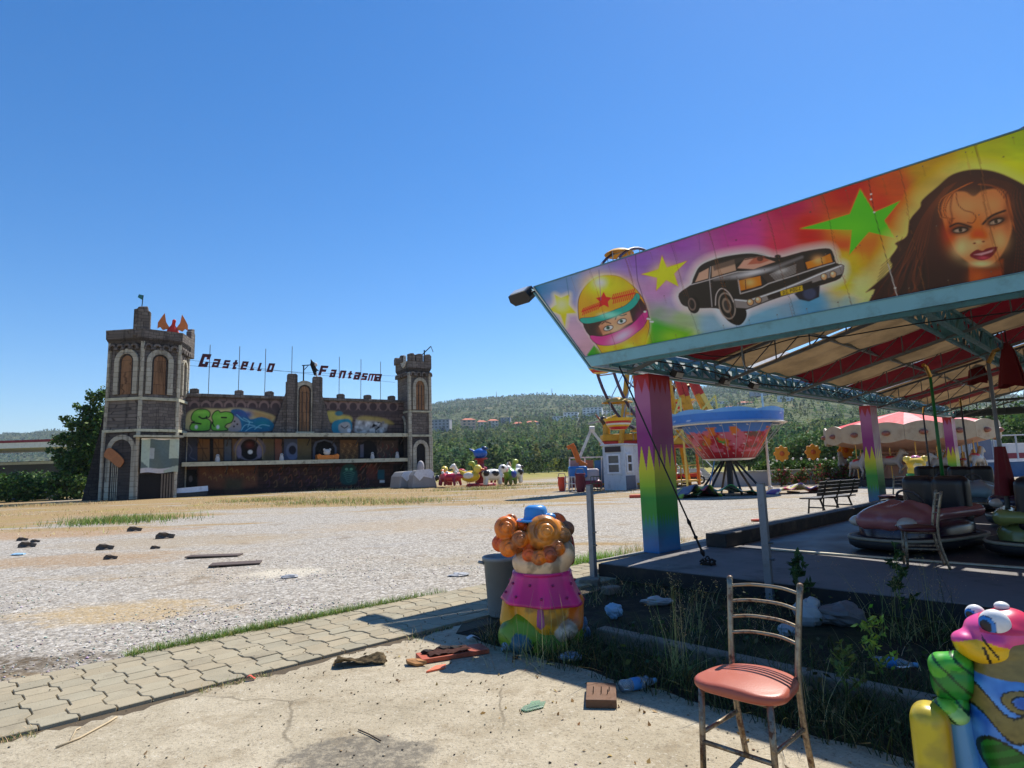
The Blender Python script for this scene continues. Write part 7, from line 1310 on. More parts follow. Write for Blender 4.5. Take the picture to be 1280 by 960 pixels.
# ---- right background: mirror maze posts, blue stage, container, van
ry_ = 38.; rs = thing('blue_stage', 'long low blue ride stage with white edge behind the third column', 'ride stage', (float(D(1235, 588, ry_)[0]), ry_, 0), R_(-6)); b = MB(); b.box((2.5, 1.2, .45), (12, 2.4, .9)); b.build('stage', mat('stage blue', S(56, 96, 140), .6, var=.4, scale=2), rs); b = MB(); b.box((2.5, -.06, .98), (12.1, .12, .14)); b.build('white_edge', mat('white pvc'), rs)
for k in range(9):
    b = MB(); x_ = -3.2 + 1.3 * k; b.tube([(x_, .3, 1.0), (x_, .3, 2.5)], .05, 6); b.tube([(x_, .3, 2.5), (x_ + 1.3, .3, 2.5)], .04, 6); b.build('post', mat('pale steel'), rs)
    if k < 3 or k == 5: b = MB(); b.box((x_ + .65, .35, 1.75), (1.1, .03, 1.4)); b.build('mirror_panel', mat('maze blue glass %d' % (k % 2), [S(60, 80, 120), S(120, 130, 146)][k % 2], .15, spec=.8), rs)
for u0, u1, v0, v1, yy, c, lab, nm in ((1222, 1252, 550, 575, 44, S(150, 160, 172), 'grey blue container behind the blue stage', 'container'), (1262, 1300, 553, 574, 46, S(214, 210, 206), 'white trailer with red stripe at the right edge', 'trailer')):
    a, q = D(u0, v1, yy), D(u1, v0, yy); t = thing(nm, lab, nm, (a.x, yy, 0)); b = MB(); wbox(b, 0, q.x - a.x, 0, 2.4, .3, q.z); b.build('body', mat(nm + ' paint', c, .5, var=.1), t, bevel=.03); b = MB()
    wbox(b, -.01, q.x - a.x + .01, -.02, 2.42, 1.0, 1.4) if nm == 'trailer' else [wbox(b, .2 + .35 * k, .3 + .35 * k, -.04, 0, .4, q.z - .1) for k in range(4)]
    b.build('stripe' if nm == 'trailer' else 'rib', mat('dark red stripe') if nm == 'trailer' else STEEL, t)
    for s in (.4, q.x - a.x - .4): b = MB(); b.tube([(s, 0, .3), (s, .25, .3)], .3, 12); b.build('wheel', BLACK, t)
for k, (u, yy, h, r) in enumerate(((1180, 52, 5, 2.6), (1215, 56, 6, 3.0), (1262, 54, 6.5, 3.2), (1300, 50, 6, 3), (1050, 60, 4.5, 2.6), (1005, 64, 4.5, 2.6), (1110, 58, 5.5, 2.6), (930, 62, 4, 2.4))):
    tree('background_tree', ['bushy tree behind the third rainbow column', 'broad tree behind the grey blue container', 'tall dark tree behind the white trailer', 'dark tree at the right picture edge', 'round tree behind the orange flower lamps left of the carousel', 'small tree behind the hedge right of the white pole', 'tree directly behind the carousel roof', 'low tree behind the bowl ride'][k], 'tree', ((u - 640) / 770 * yy, yy, 0), h, [((0, 0, h * .55), (r, r, h * .35)), ((r * .5, 0, h * .7), (r * .6, r * .6, h * .25)), ((-r * .5, 0, h * .45), (r * .6, r * .6, h * .3))], 2600, .2, [S(84, 108, 58), S(100, 122, 64), S(74, 96, 56)], .14, 5, .42, 'trees behind the rides')
# ---- far yellow bear statue
def PVZ(u, v, z): return PV.Z(u, v, z)
x, y = gz(1149, 613); t = thing('bear_statue', 'yellow bear like statue with green skirt beyond the pavilion', 'statue', (x, y, 0), -.4)
solid_obj('figure', [(lambda P: sd_ell(P, (0, 0, .3), (.42, .36, .32)), S(214, 176, 40)), (lambda P: sd_ell(P, (0, 0, .58), (.46, .4, .2)), S(70, 150, 60)), (lambda P: sd_ell(P, (0, 0, .82), (.36, .32, .25)), S(226, 196, 60)), (lambda P: sd_ell(P, (0, -.02, 1.12), (.36, .32, .28)), S(232, 190, 40)), (lambda P: sd_ell(P, (.32, 0, 1.32), (.16, .1, .14)), S(240, 210, 90)), (lambda P: sd_ell(P, (-.32, 0, 1.32), (.16, .1, .14)), S(240, 210, 90)), (lambda P: sd_ell(P, (0, 0, 1.4), (.16, .16, .08)), S(220, 130, 170)), (lambda P: sd_ell(P, (.35, -.15, .2), (.18, .2, .16)), S(222, 120, 150)), (lambda P: sd_ell(P, (0, -.3, 1.05), (.16, .12, .1)), S(250, 226, 150))], .05, TOY, t, .05)

# ================================================================== BUMPER CARS, CHAIRS UNDER THE ROOF
def sup(L, W, n=40, e=2.8): return [(L / 2 * abs(math.cos(t)) ** (2 / e) * (1 if math.cos(t) > 0 else -1), W / 2 * abs(math.sin(t)) ** (2 / e) * (1 if math.sin(t) > 0 else -1)) for t in np.linspace(0, 2 * math.pi, n + 1)[:-1]]
CARP = vmat('metal flake car paint', .22, .6, .1, S(40, 34, 30), .2, 4, .02, 20, 3.)
RUB = mat('bumper rubber', (.012, .012, .014), .6)
def bumper_car(lab, x, y, rz, top, low, polec, cloth=False, z=.21):
    t = pvthing('bumper_car', lab, 'bumper car', x, y, z, rz, 'bumper cars on the floor')
    b = MB(); b.tube([(p[0], p[1], .13) for p in sup(1.9, 1.12)], .085, 8, closed=True); bp = b.build('bumper', RUB, t, True)
    b = MB(); b.tube([(p[0], p[1], .185) for p in sup(2.03, 1.25)], .022, 6, closed=True); b.build('bumper_strip', mat('pale bumper strip', S(150, 145, 126), .5, dirt=S(80, 70, 60)), bp, True)
    b = MB(); P1, P2, P3 = sup(1.72, .96), sup(1.78, 1.0), sup(1.6, .9); n = len(P1)
    vs = [(p[0], p[1], z_) for P_, z_ in ((P1, .07), (P2, .3), (P3, .42)) for p in P_]; b.add(vs, [(k * n + i, k * n + (i + 1) % n, (k + 1) * n + (i + 1) % n, (k + 1) * n + i) for k in (0, 1) for i in range(n)] + [tuple(range(2 * n, 3 * n))]); b.col = low; b.c = [low] * len(b.v); b.build('hull', CARP, t, True)
    pr = [(lambda P: sd_ell(P, (.45, 0, .42), (.50, .47, .20)), top), (lambda P: sd_cap(P, (.3, .36, .47), (-.75, .42, .50), .085, .075), top), (lambda P: sd_cap(P, (.3, -.36, .47), (-.75, -.42, .50), .085, .075), top), (lambda P: sd_cap(P, (.86, -.18, .42), (.30, -.12, .60), .10, .07), top), (lambda P: sd_cap(P, (.86, .18, .42), (.30, .12, .60), .10, .07), top), (lambda P: sd_cap(P, (-.78, -.3, .48), (-.78, .3, .48), .11), top), (lambda P: sd_box(P, (.28, 0, .56), (.06, .34, .07), .05), top)]
    solid_obj('body', pr, .028, CARP, t, .10)
    for s in (-1, 1):
        b = MB(); b.ell((.74, s * .30, .40), (.17, .14, .085), 14, 8, M=Matrix.Rotation(R_(s * 25), 3, 'Z')); hl = b.build('headlight', mat('frosted headlight', S(190, 186, 176), .12, spec=.8), t, True)
        b = MB(); b.tube([(.58, s * .12, .50), (.78, s * .16, .44), (.90, s * .28, .38)], .012, 6); b.build('trim', mat('chrome trim', S(200, 200, 200), .15, 1.), hl, True)
    solid_obj('seat', [(lambda P: sd_box(P, (-.52, .22, .64), (.12, .23, .34), .10), (.012, .012, .016)), (lambda P: sd_box(P, (-.52, -.22, .64), (.12, .23, .34), .10), (.012, .012, .016)), (lambda P: sd_box(P, (-.25, 0, .34), (.3, .38, .1), .06), (.012, .012, .016))], .035, vmat('black vinyl', .35, .5, .1, damt=.1), t, .04)
    b = MB(); b.M = Matrix.Translation((.10, 0, .66)) @ Matrix.Rotation(R_(-55), 4, 'Y'); b.tube([(.17 * math.cos(a), .17 * math.sin(a), 0) for a in np.linspace(0, 6.283, 25)[:-1]], .017, 6, closed=True); b.tube([(-.16, 0, 0), (.16, 0, 0)], .012, 5); b.tube([(0, 0, 0), (0, 0, -.2)], .02, 6); b.build('steering_wheel', mat('grey wheel', S(70, 70, 74), .35), t, True)
    b = MB(); b.tube([(-.74, 0, .45), (-.74, 0, 2.56)], [.028, .02], 8); po = b.build('pole', mat('pole paint %d' % int(polec[1] * 99), polec, .4), t, True)
    b = MB(); b.tube([(-.74, 0, 2.45), (-.66, 0, 2.60), (-.60, 0, 2.62)], .03, 6); b.build('contact_shoe', mat('brass pole'), po)
    if cloth:
        b = MB(); b.grid(lambda i, j: (-.74 + (.05 + .055 * j) * math.cos(i * 6.283) * (1 + .3 * math.sin(i * 18.8)), (.05 + .075 * j) * math.sin(i * 6.283), 1.36 - .62 * j), 20, 8); b.build('red_wrap', mat('red velvet', S(104, 14, 22), .8, bump=.4, bscale=30), po, True)
    return t
bumper_car('pink and purple bumper car facing the front with green pole', 2.78, 3.25, R_(-90 - 18), S(160, 100, 102), S(40, 14, 46), S(30, 110, 50))
bumper_car('yellow green bumper car side on at the right with red wrapped pole', 4.58, 3.15, R_(4), S(132, 140, 78), S(110, 120, 66), S(110, 112, 110), True)
bumper_car('pale blue bumper car at the far end of the floor', 2.15, 10.9, R_(-90 + 12), S(130, 164, 180), S(40, 66, 80), S(90, 90, 92))
bumper_car('dark blue bumper car behind the yellow green one', 4.0, 7.0, R_(170), S(30, 34, 60), S(20, 22, 34), S(80, 82, 86))
bumper_car('black bumper car at the back left of the floor', 1.15, 12.8, R_(-60), S(28, 26, 28), S(18, 18, 20), S(70, 72, 76))
# red curtain cloth tied under the roof
for (u, v, yy, L, lab) in ((1258, 428, 9.0, .9, 'dark red cloth hanging from the roof truss at the right'), (1218, 440, 12.5, .8, 'narrow dark red cloth hanging deeper under the roof')):
    q = PV.Y(u, v, yy); t = pvthing('hanging_cloth', lab, 'cloth', q[0], yy, q[2] - L); b = MB(); b.grid(lambda i, j: ((.04 + .17 * (1 - j) ** .7) * math.cos(i * 6.283) * (1 + .2 * math.sin(i * 31)), (.03 + .08 * (1 - j)) * math.sin(i * 6.283), L * j + .04 * math.sin(i * 12) * (1 - j)), 28, 10); b.build('cloth', mat('red velvet'), t, True)
    b = MB(); b.tube([(0, 0, L - .03), (0, 0, L + .35)], .012, 5); b.build('cord', CABLE, t)
# ================================================================== FOREGROUND
def rustmetal():
    n = NT('rusty chrome tube'); f = n.ramp(n.noise(7, 6, .7), .46, .62); f2 = n.ramp(n.noise(40, 4, .7), .45, .6)
    sp = n.n('SeparateXYZ'); n.put(sp.inputs[0], n.coord()); low = n.ramp(sp.outputs[2], .75, .25); fr = n.math('MULTIPLY', n.math('ADD', n.math('MULTIPLY_ADD', f, .7, .22), n.math('MULTIPLY', low, .4)), n.math('MULTIPLY_ADD', f2, .6, .4), clamp=True)
    c = n.mix(fr, S(160, 150, 130), S(84, 50, 28)); c = n.mix(n.math('MULTIPLY', n.ramp(n.noise(18, 3), .55, .7), .4), c, S(160, 126, 72))
    n.bump(n.noise(120, 3), .15, .002); return n.base(c, n.math('MULTIPLY_ADD', fr, .45, .24), n.math('MULTIPLY_ADD', fr, -.7, .9), .5)
RUST = rustmetal()
def vinyl(name, rgb):
    n = NT(name); c = n.mix(n.noise(5, 4), rgb, tuple(k * .8 for k in rgb)); c = n.mix(n.math('MULTIPLY', n.ramp(n.noise(3, 6, .7), .55, .7), .3), c, S(170, 130, 112)); n.bump(n.voro(160), .12, .002); return n.base(c, n.math('MULTIPLY_ADD', n.noise(6, 4), .3, .28), 0, .5)
def metal_chair(lab, loc, rz, seatm, group=None):
    t = thing('metal_chair', lab, 'chair', loc, rz, group); W, Dp = .185, .19     # faces local -y
    pl = lambda P: np.stack([np.hypot(np.maximum(np.abs(P[..., 0]) - .085, 0), np.maximum(np.abs(P[..., 1] + .015) - .075, 0)) - .125 + .02, np.abs(P[..., 2] - .438) - .022 + .02], -1)
    V, Fq, c = solid([(lambda P: (lambda q: np.linalg.norm(np.maximum(q, 0), axis=-1) + np.minimum(q.max(-1), 0) - .02)(pl(P)), (1, 1, 1)), (lambda P: sd_ell(P, (0, -.01, .447), (.165, .16, .032)), (1, 1, 1))], .010, .05)
    r2 = np.hypot(V[:, 0], V[:, 1] + .02); 
    V[:, 0] *= 1 - .13 * np.clip((V[:, 1] + .02) / .2, -1, 1)
    nmesh('seat', V, Fq, seatm, t, None, True)
    for s in (-1, 1):
        b = MB(); b.tube([(s * .165, -.165, .425), (s * .175, -.185, 0)], [.0155, .0145], 10); b.build('leg', RUST, t, True)
        b = MB(); b.tube(smoothpts([(s * .165, .225, 0), (s * .165, .165, .25), (s * .166, .15, .44), (s * .172, .175, .62), (s * .182, .225, .865)], 5), .0155, 10); b.ell((s * .182, .226, .866), (.0165, .0165, .014), 10, 6); b.build('back_post', RUST, t, True)
        b = MB(); b.tube([(s * .169, -.175, .22), (s * .165, .172, .22)], .0105, 8); b.build('stretcher', RUST, t, True)
    b = MB(); b.tube([(-.17, -.178, .18), (.17, -.178, .18)], .0115, 8); b.build('stretcher', RUST, t, True)
    b = MB(); b.tube([(-.165, -.15, .405), (.165, -.15, .405), (.165, .15, .405), (-.165, .15, .405)], .011, 6, closed=True); b.build('seat_frame', RUST, t, True)
    for k in range(4):
        z = .83 - k * .075; w = .18 - k * .003; yb = .217 - k * .017; b = MB(); b.tube(smoothpts([(-w, yb, z - .002), (-w * .5, yb + .025, z + .010), (0, yb + .033, z + .012), (w * .5, yb + .025, z + .010), (w, yb, z - .002)], 4), .0085, 8); b.build('back_rail', RUST, t, True)
    return t
metal_chair('rusty metal chair with salmon red seat on the concrete', PV.W(3.78, -4.04, .016), PV.ang, vinyl('salmon vinyl', S(178, 90, 66)))
MAR = vinyl('maroon vinyl', S(84, 22, 26))
q = PV.W(3.2, 1.62, .2); metal_chair('metal chair with maroon seat standing in front of the pink bumper car', q, PV.ang + R_(-70), MAR)
q = PV.Z(1118, 647, .21); metal_chair('metal chair with maroon seat further back behind the pink bumper car', PV.W(q[0], q[1], .21), PV.ang + R_(-40), MAR)

# grey posts in front of the platform
def post(lab, x, y, h):
    t = pvthing('steel_post', lab, 'post', x, y, 0, .1); b = MB(); b.box((0, 0, h / 2), (.075, .075, h)); b.build('post', mat('grey galvanised post', S(134, 138, 142), .5, .5, var=.2, dirt=S(110, 90, 70), damt=.4, dscale=6), t, bevel=.006)
    b = MB(); b.box((0, 0, h + .004), (.07, .07, .012)); b.build('cap', STEEL, t)
    b = MB()
    for z in (.62, .45): b.tube([(.03, -.02, z), (.085, -.02, z)], .012, 6)
    b.build('bolt', STEEL, t); return t
post('grey square steel post at the left corner of the platform', -.1, -.42, 1.23); post('grey square steel post standing before the platform edge behind the metal chair', 2.23, -.36, 1.24)
t = pvthing('kerb_beam', 'long concrete kerb beam lying in the weedy bed', 'kerb', 0, 0, 0); b = MB(); b.box((4.4, -2.68, .05), (5.3, .13, .14), R_(-1)); b.build('beam', mat('stained kerb concrete', S(128, 118, 104), .9, var=.3, scale=2, bump=.5, bscale=40, dirt=S(70, 62, 50), damt=.6), t, bevel=.015)
for x, y, rz, s, lab in ((-.25, .02, .2, .3, 'concrete block by the foot of the left grey post'), (.1, -.75, -.3, .24, 'half buried concrete block in the bed near the left grey post'), (.62, -1.0, .6, .2, 'small pale rubble block in the dark bed')):
    b = MB(); b.box((0, 0, .04), (s, s * .7, .09)); t = b.build('concrete_block', mat('stained kerb concrete'), None, bevel=.012); tag(t, lab, 'block', 'rubble blocks in the bed'); t.location = PV.W(x, y, 0); t.rotation_euler.z = rz

# grey bin
q = PV.W(.49, -2.62, .02); t = thing('plastic_bin', 'grey plastic bin behind the curly haired statue', 'bin', q, 0)
b = MB(); b.lathe([(0, .01), (.12, .01), (.135, .03), (.172, .55), (.185, .55), (.19, .585), (.18, .595), (.167, .585), (.13, .05), (0, .04)], 28); b.build('bin_body', mat('grey bin plastic', S(142, 146, 144), .5, var=.12, scale=4, dirt=S(110, 100, 84), damt=.35, dscale=5), t, True)
for s in (0, math.pi): b = MB(); b.tube([(.17 * math.cos(s + 3.0), .17 * math.sin(s + 3.0), .53), (.222 * math.cos(s + 3.1), .215 * math.sin(s + 3.1), .54), (.222 * math.cos(s + 3.25), .215 * math.sin(s + 3.25), .54), (.17 * math.cos(s + 3.35), .17 * math.sin(s + 3.35), .53)], .013, 7); b.build('handle', mat('grey bin plastic'), t, True)

# ---- curly haired statue
g0 = D(681, 812, 5.5); st = thing('curly_haired_statue', 'fibreglass figure with orange curls, pink collar and blue hat', 'statue', (g0.x, 5.5, .0), 0)
cz = lambda y: float(D(675, 620 + y / 4.3625, 5.3)[2]); cx_ = lambda x: (x - 330) / 633
SKIN, PINKC, OYEL, GRN2, HATB, CURL, CURD, BRW = S(240, 202, 156), S(216, 44, 122), S(240, 170, 36), S(118, 162, 36), S(66, 140, 206), S(246, 130, 36), S(228, 96, 26), S(134, 86, 54)
def weather(V, col):                          # chipped paint and grime patches on the figure itself
    n = fbm2(V[:, 0] * 9 + 40, V[:, 2] * 9 + V[:, 1] * 5 + 40, 1.0, 21); m = np.clip((n - .54) * 6, 0, .62)[:, None]; return col * (1 - m) + np.array(S(96, 76, 56)) * m
body_p = [(lambda P: sd_cap(P, (0, 0, .24), (0, 0, .42), .255, .24), OYEL), (lambda P: sd_cap(P, (.27, -.03, .36), (.25, -.14, .20), .08, .075), S(224, 120, 40)), (lambda P: sd_cap(P, (-.27, 0, .36), (-.3, -.08, .22), .08, .075), OYEL), (lambda P: sd_ell(P, (.19, -.2, .16), (.075, .07, .075)), S(226, 206, 178)), (lambda P: sd_ell(P, (.13, -.22, .13), (.05, .05, .06)), S(226, 206, 178))]
solid_obj('torso', body_p, .016, TOY, st, .03, weather)
solid_obj('trousers', [(lambda P: sd_ell(P, (-.15, -.05, .12), (.19, .22, .19)), GRN2), (lambda P: sd_ell(P, (.16, -.02, .1), (.17, .2, .16)), GRN2), (lambda P: sd_ell(P, (0, 0, .02), (.31, .28, .205)), GRN2), (lambda P: sd_ell(P, (-.3, -.14, .12), (.09, .12, .12)), S(130, 164, 48)), (lambda P: sd_ell(P, (-.2, -.22, .07), (.09, .1, .09)), S(70, 110, 120))], .018, TOY, st, .04, weather)
b = MB(); n = 48
def collar(i, j): a = i * 2 * math.pi; r = .245 + .10 * j ** 1.3 + .012 * math.sin(a * 7) * j; return (r * 1.04 * math.cos(a), r * .92 * math.sin(a), cz(425) - (cz(425) - cz(592)) * j ** .85 - .02 * math.sin(a + 2) * j)
V_ = []; b.grid(collar, 60, 10, lambda i, j: tuple(np.array(PINKC) * (.85 + .25 * (math.sin(i * 44) > .3)))); b.col = PINKC; b.lathe([(.24, cz(425)), (.1, cz(420))], 40); o = b.build('collar', TOY, st, True); m = o.modifiers.new('thick', 'SOLIDIFY'); m.thickness = .02
for k in range(18): a = k * 2 * math.pi / 18 + .1; q = collar(a / 2 / math.pi, .3 + .4 * (k % 2)); b = MB(); b.ell((q[0] * 1.02, q[1] * 1.02, q[2]), (.012, .012, .012), 6, 4); b.build('collar_dot', mat('dark pink dot', S(130, 26, 84), .5), o, True)
b = MB(); b.prism([(-.02, 0), (.02, 0), (.035, -.17), (0, -.2), (-.035, -.17)], -.265, -.235, o=(-.035, .0, cz(585))); b.build('tie', mat('mauve tie', S(176, 70, 150), .4), st, bevel=.01)
solid_obj('head', [(lambda P: sd_ell(P, (0, 0, cz(375)), (.255, .235, .135)), SKIN), (lambda P: sd_ell(P, (.21, -.08, cz(325)), (.075, .11, .105)), SKIN), (lambda P: sd_cap(P, (0, 0, cz(460)), (0, 0, cz(420)), .2, .22), SKIN), (lambda P: sd_ell(P, (.27, .06, cz(320)), (.03, .06, .13)), S(170, 50, 36))], .015, TOY, st, .05, weather)
cur = []
def curl(x, y, r, dy=-.1, c=CURL, spiral=True, ry=.8): 
    C = (cx_(x), dy, cz(y)); R = r / 655
    cur.append((lambda P, C=C, R=R: sd_ell(P, C, (R * 1.06, R * ry, R * 1.06)), c, .022))
    if spiral:
        M = rotm('X', 90 - 14); f = np.array([C[0] + .12 * R, C[1] - R * .66, C[2] + .10 * R])
        cur.append((lambda P, f=f, R=R, M=M: sd_tor(P, f, R * .62, R * .13, M), tuple(np.array(c) * .45), .004, True))
        cur.append((lambda P, f=f, R=R: sd_ell(P, f + np.array([0, .02 * R, 0]), (R * .46, R * .3, R * .46)), tuple(np.array(c) * 1.15), .004))
        cur.append((lambda P, f=f, R=R, M=M: sd_tor(P, f + np.array([.05 * R, -.22 * R, .04 * R]), R * .28, R * .09, M), tuple(np.array(c) * .45), .004, True))
for a in ((140, 175, 62, -.08), (108, 262, 46, -.06, CURD), (152, 285, 48, -.12), (216, 235, 46, -.16), (168, 138, 36, -.02), (225, 165, 30, -.04, CURD), (345, 205, 92, -.12, S(222, 138, 50)), (258, 318, 36, -.2, CURD), (312, 335, 40, -.22, CURL), (368, 322, 42, -.21, CURD), (415, 290, 40, -.18), (444, 225, 46, -.1, S(214, 140, 70)), (478, 200, 42, .04, BRW), (240, 200, 60, .08, CURL, False), (420, 170, 60, .08, CURD, False), (330, 262, 112, -.03, CURD, False), (190, 262, 62, -.03, CURL, False), (400, 210, 70, -.05, S(222, 138, 50), False), (150, 230, 60, .08, CURD, False), (470, 270, 36, .02, BRW, False)): curl(*a)
solid_obj('hair', cur, .0082, TOY, st, .01, weather)
b = MB(); hx_, hz_ = cx_(300), cz(118); b.lathe([(0, .095), (.06, .092), (.088, .078), (.10, .05), (.104, 0), (.112, -.022), (.165, -.036), (.178, -.026), (.182, -.040), (.11, -.055), (0, -.055)], 32, (hx_ + .012, .0, hz_), sx=1, sy=.9); b.ell((hx_ + .125, -.03, hz_ - .005), (.06, .05, .03), 10, 6); b.build('hat', vmat('blue hat paint', .3) if False else mat('hat blue', HATB, .3, var=.15, scale=6, dirt=S(60, 60, 60), damt=.3), st, True)

# ---- caterpillar-frog ride figure
fy_ = 2.55; o0 = D(1255, 900, fy_); az = math.atan2(o0.x, fy_); fr = thing('frog_statue', 'glossy frog faced statue with pink and yellow head and green leaf arms', 'statue', (o0.x, fy_, 0), -az)
FX = lambda u: (u - 1255) / 377.; FZ = lambda v: float(D(1255, v, fy_)[2])
PNK, JAW, GRF, LGR, BLT, OLV, BOOT = S(232, 84, 150), S(236, 190, 24), S(42, 140, 48), S(140, 210, 70), S(40, 120, 190), S(140, 122, 60), S(214, 190, 40)
def E(u, v, rx, ry, rz, c, y=0., k=None, M=None): C = (FX(u), y, FZ(v)); return (lambda P: sd_ell(P, C, (rx, ry, rz), M), c, k)
def torso_paint(V, col):
    x, z = V[:, 0], V[:, 2]; base = np.array(S(34, 96, 186))[None] + np.clip((fbm2(x * 9 + 9, z * 9 + 9, 1, 31) - .45) * 2.2, 0, .5)[:, None] * np.array(S(120, 190, 220))[None]
    w = z - FZ(880) + .05 * np.sin(x * 26 + .8) - .10 * x; d = np.abs(w) ; band = d < .038; edge = (d < .048) & ~band
    w2 = np.hypot((x - FX(1282)) / .06, (z - FZ(862)) / .035); band |= (w2 > .75) & (w2 < 1.15); edge |= ((w2 > .62) & (w2 <= .75)) | ((w2 >= 1.15) & (w2 < 1.25))
    base[band] = np.array(OLV) * (.6 + .7 * fbm2(x[band] * 60, z[band] * 60, 1, 33))[:, None]; base[edge] = S(16, 26, 24)
    lf = np.hypot((x - FX(1265)) / .11, (z - FZ(945)) / .085 + .5 * np.sin(x * 12)); leaf = lf < 1; le = (lf >= 1) & (lf < 1.12); base[leaf] = np.array(S(30, 116, 34)) * (.7 + .6 * (np.sin((z[leaf] - x[leaf] * .6) * 130) > .2))[:, None]; base[le] = S(10, 40, 20)
    nk = z > FZ(838); base[nk] = np.array(OLV) * (.7 + .5 * fbm2(x[nk] * 50, z[nk] * 90, 1, 35))[:, None]; return base
solid_obj('torso', [(lambda P: sd_ell(P, (.07, .02, .42), (.185, .17, .34)), BLT), (lambda P: sd_cap(P, (.05, .02, .62), (.04, .0, .74), .13, .10), BLT), (lambda P: sd_ell(P, (.06, .05, .15), (.24, .2, .17)), BLT)], .0058, TOY, fr, .06, torso_paint)
def head_paint(V, col):
    x, y, z = V[:, 0], V[:, 1], V[:, 2]; n = fbm2(x * 12 + 30, z * 12 + 30, 1, 41)
    c = np.where((z < FZ(801) + .022 * np.sin(x * 18 + 2.3))[:, None], np.array(JAW) * (.85 + .3 * n)[:, None], np.array(PNK)[None] * (.9 + .2 * n)[:, None])
    c = np.where(((z > FZ(784)) & (x > FX(1240)))[:, None], np.array(S(226, 60, 96)), c)
    mx, mz = x - FX(1250), z - FZ(812); smile = (np.abs(mx + .012 + .25 * mz) < .0055) & (np.abs(mz) < .035) & (y < 0); smile |= (np.abs(mz - .032 + 1.6 * mx) < .0085) & (np.abs(mx) < .022) & (y < 0); c[smile] = S(30, 20, 10)
    return c
solid_obj('head', [E(1249, 808, .118, .115, .068, JAW), E(1262, 787, .112, .11, .07, PNK), E(1222, 799, .05, .06, .034, PNK, -.045), E(1256, 795, .042, .05, .03, PNK, -.085), E(1276, 775, .075, .08, .05, PNK, .02)], .005, TOY, fr, .02, head_paint)
def eye(u, v, y, r, nm='eye'):
    C = np.array([FX(u), y, FZ(v)]); look = np.array([-.66, -.74, -.10]); look /= np.linalg.norm(look)
    def ep(V, col):
        d = (V - C); d /= np.linalg.norm(d, axis=1)[:, None] + 1e-9; dt = d @ look; c = np.tile(np.array(S(236, 234, 230)), (len(V), 1)); c[dt > .66] = S(16, 30, 60); c[dt > .70] = S(50, 130, 206); c[dt > .88] = S(10, 14, 34); c[V[:, 1] > C[1] + r * .22] = S(30, 14, 30); up = V[:, 2] > C[2] + r * .62; return c
    return solid_obj(nm, [(lambda P: sd_ell(P, C, (r * 1.0, r * .8, r * 1.05)), (1, 1, 1))], .005, TOY, fr, .01, ep)
eye(1259, 774, -.072, .052); eye(1237, 771, .035, .036)
b = MB(); b.tube([(FX(1264), .02, FZ(772)), (FX(1268), .02, FZ(760))], .014, 8); b.build('antenna', mat('antenna red', S(206, 50, 70), .35), fr, True); b = MB(); b.ell((FX(1270), .02, FZ(757)), (.026, .026, .018), 12, 8); b.build('antenna_ball', mat('statue white', S(230, 228, 222), .3), fr, True)
def leaf_paint(V, col):
    n = np.sin((V[:, 2] * .8 + V[:, 0] * .9) * 90); return np.where((n > .86)[:, None], np.array(S(18, 70, 24)), col * (.85 + .35 * fbm2(V[:, 0] * 20, V[:, 2] * 20, 1, 44))[:, None])
solid_obj('leaf_arm', [E(1186, 838, .045, .06, .05, S(84, 180, 50), -.03), E(1205, 830, .05, .06, .035, S(70, 176, 56), -.03), E(1200, 855, .075, .065, .085, GRF, -.02), E(1214, 838, .04, .06, .06, GRF), E(1183, 862, .03, .05, .06, S(30, 120, 40), -.03)], .006, TOY, fr, .018, leaf_paint)
solid_obj('leaf_cuff', [E(1186, 889, .045, .06, .03, LGR, -.05), E(1197, 898, .05, .06, .035, S(170, 220, 120), -.05), E(1205, 885, .03, .05, .05, S(60, 160, 50), -.02)], .006, TOY, fr, .012, leaf_paint)
def boot_paint(V, col): m = np.clip((V[:, 0] - FX(1176)) * 22, 0, 1)[:, None] * .75; n = np.clip((fbm2(V[:, 0] * 14, V[:, 2] * 14, 1, 46) - .5) * 3, 0, .5)[:, None]; c = col * (1 - m) + np.array(S(190, 120, 16)) * m; return c * (1 - n) + np.array(S(150, 130, 60)) * n
solid_obj('leg', [(lambda P: sd_box(P, (FX(1166), -.10, .26), (.068, .085, .26), .062), BOOT), (lambda P: sd_cap(P, (FX(1166), -.16, .05), (FX(1166), -.24, .045), .06), BOOT)], .010, TOY, fr, .03, boot_paint)
solid_obj('thigh', [(lambda P: sd_cap(P, (FX(1198), -.02, FZ(905)), (FX(1205), -.02, .1), .05, .06), S(110, 176, 220)), (lambda P: sd_cap(P, (FX(1212), .02, FZ(905)), (FX(1218), .02, .1), .05, .06), S(24, 80, 170))], .010, TOY, fr, .02)

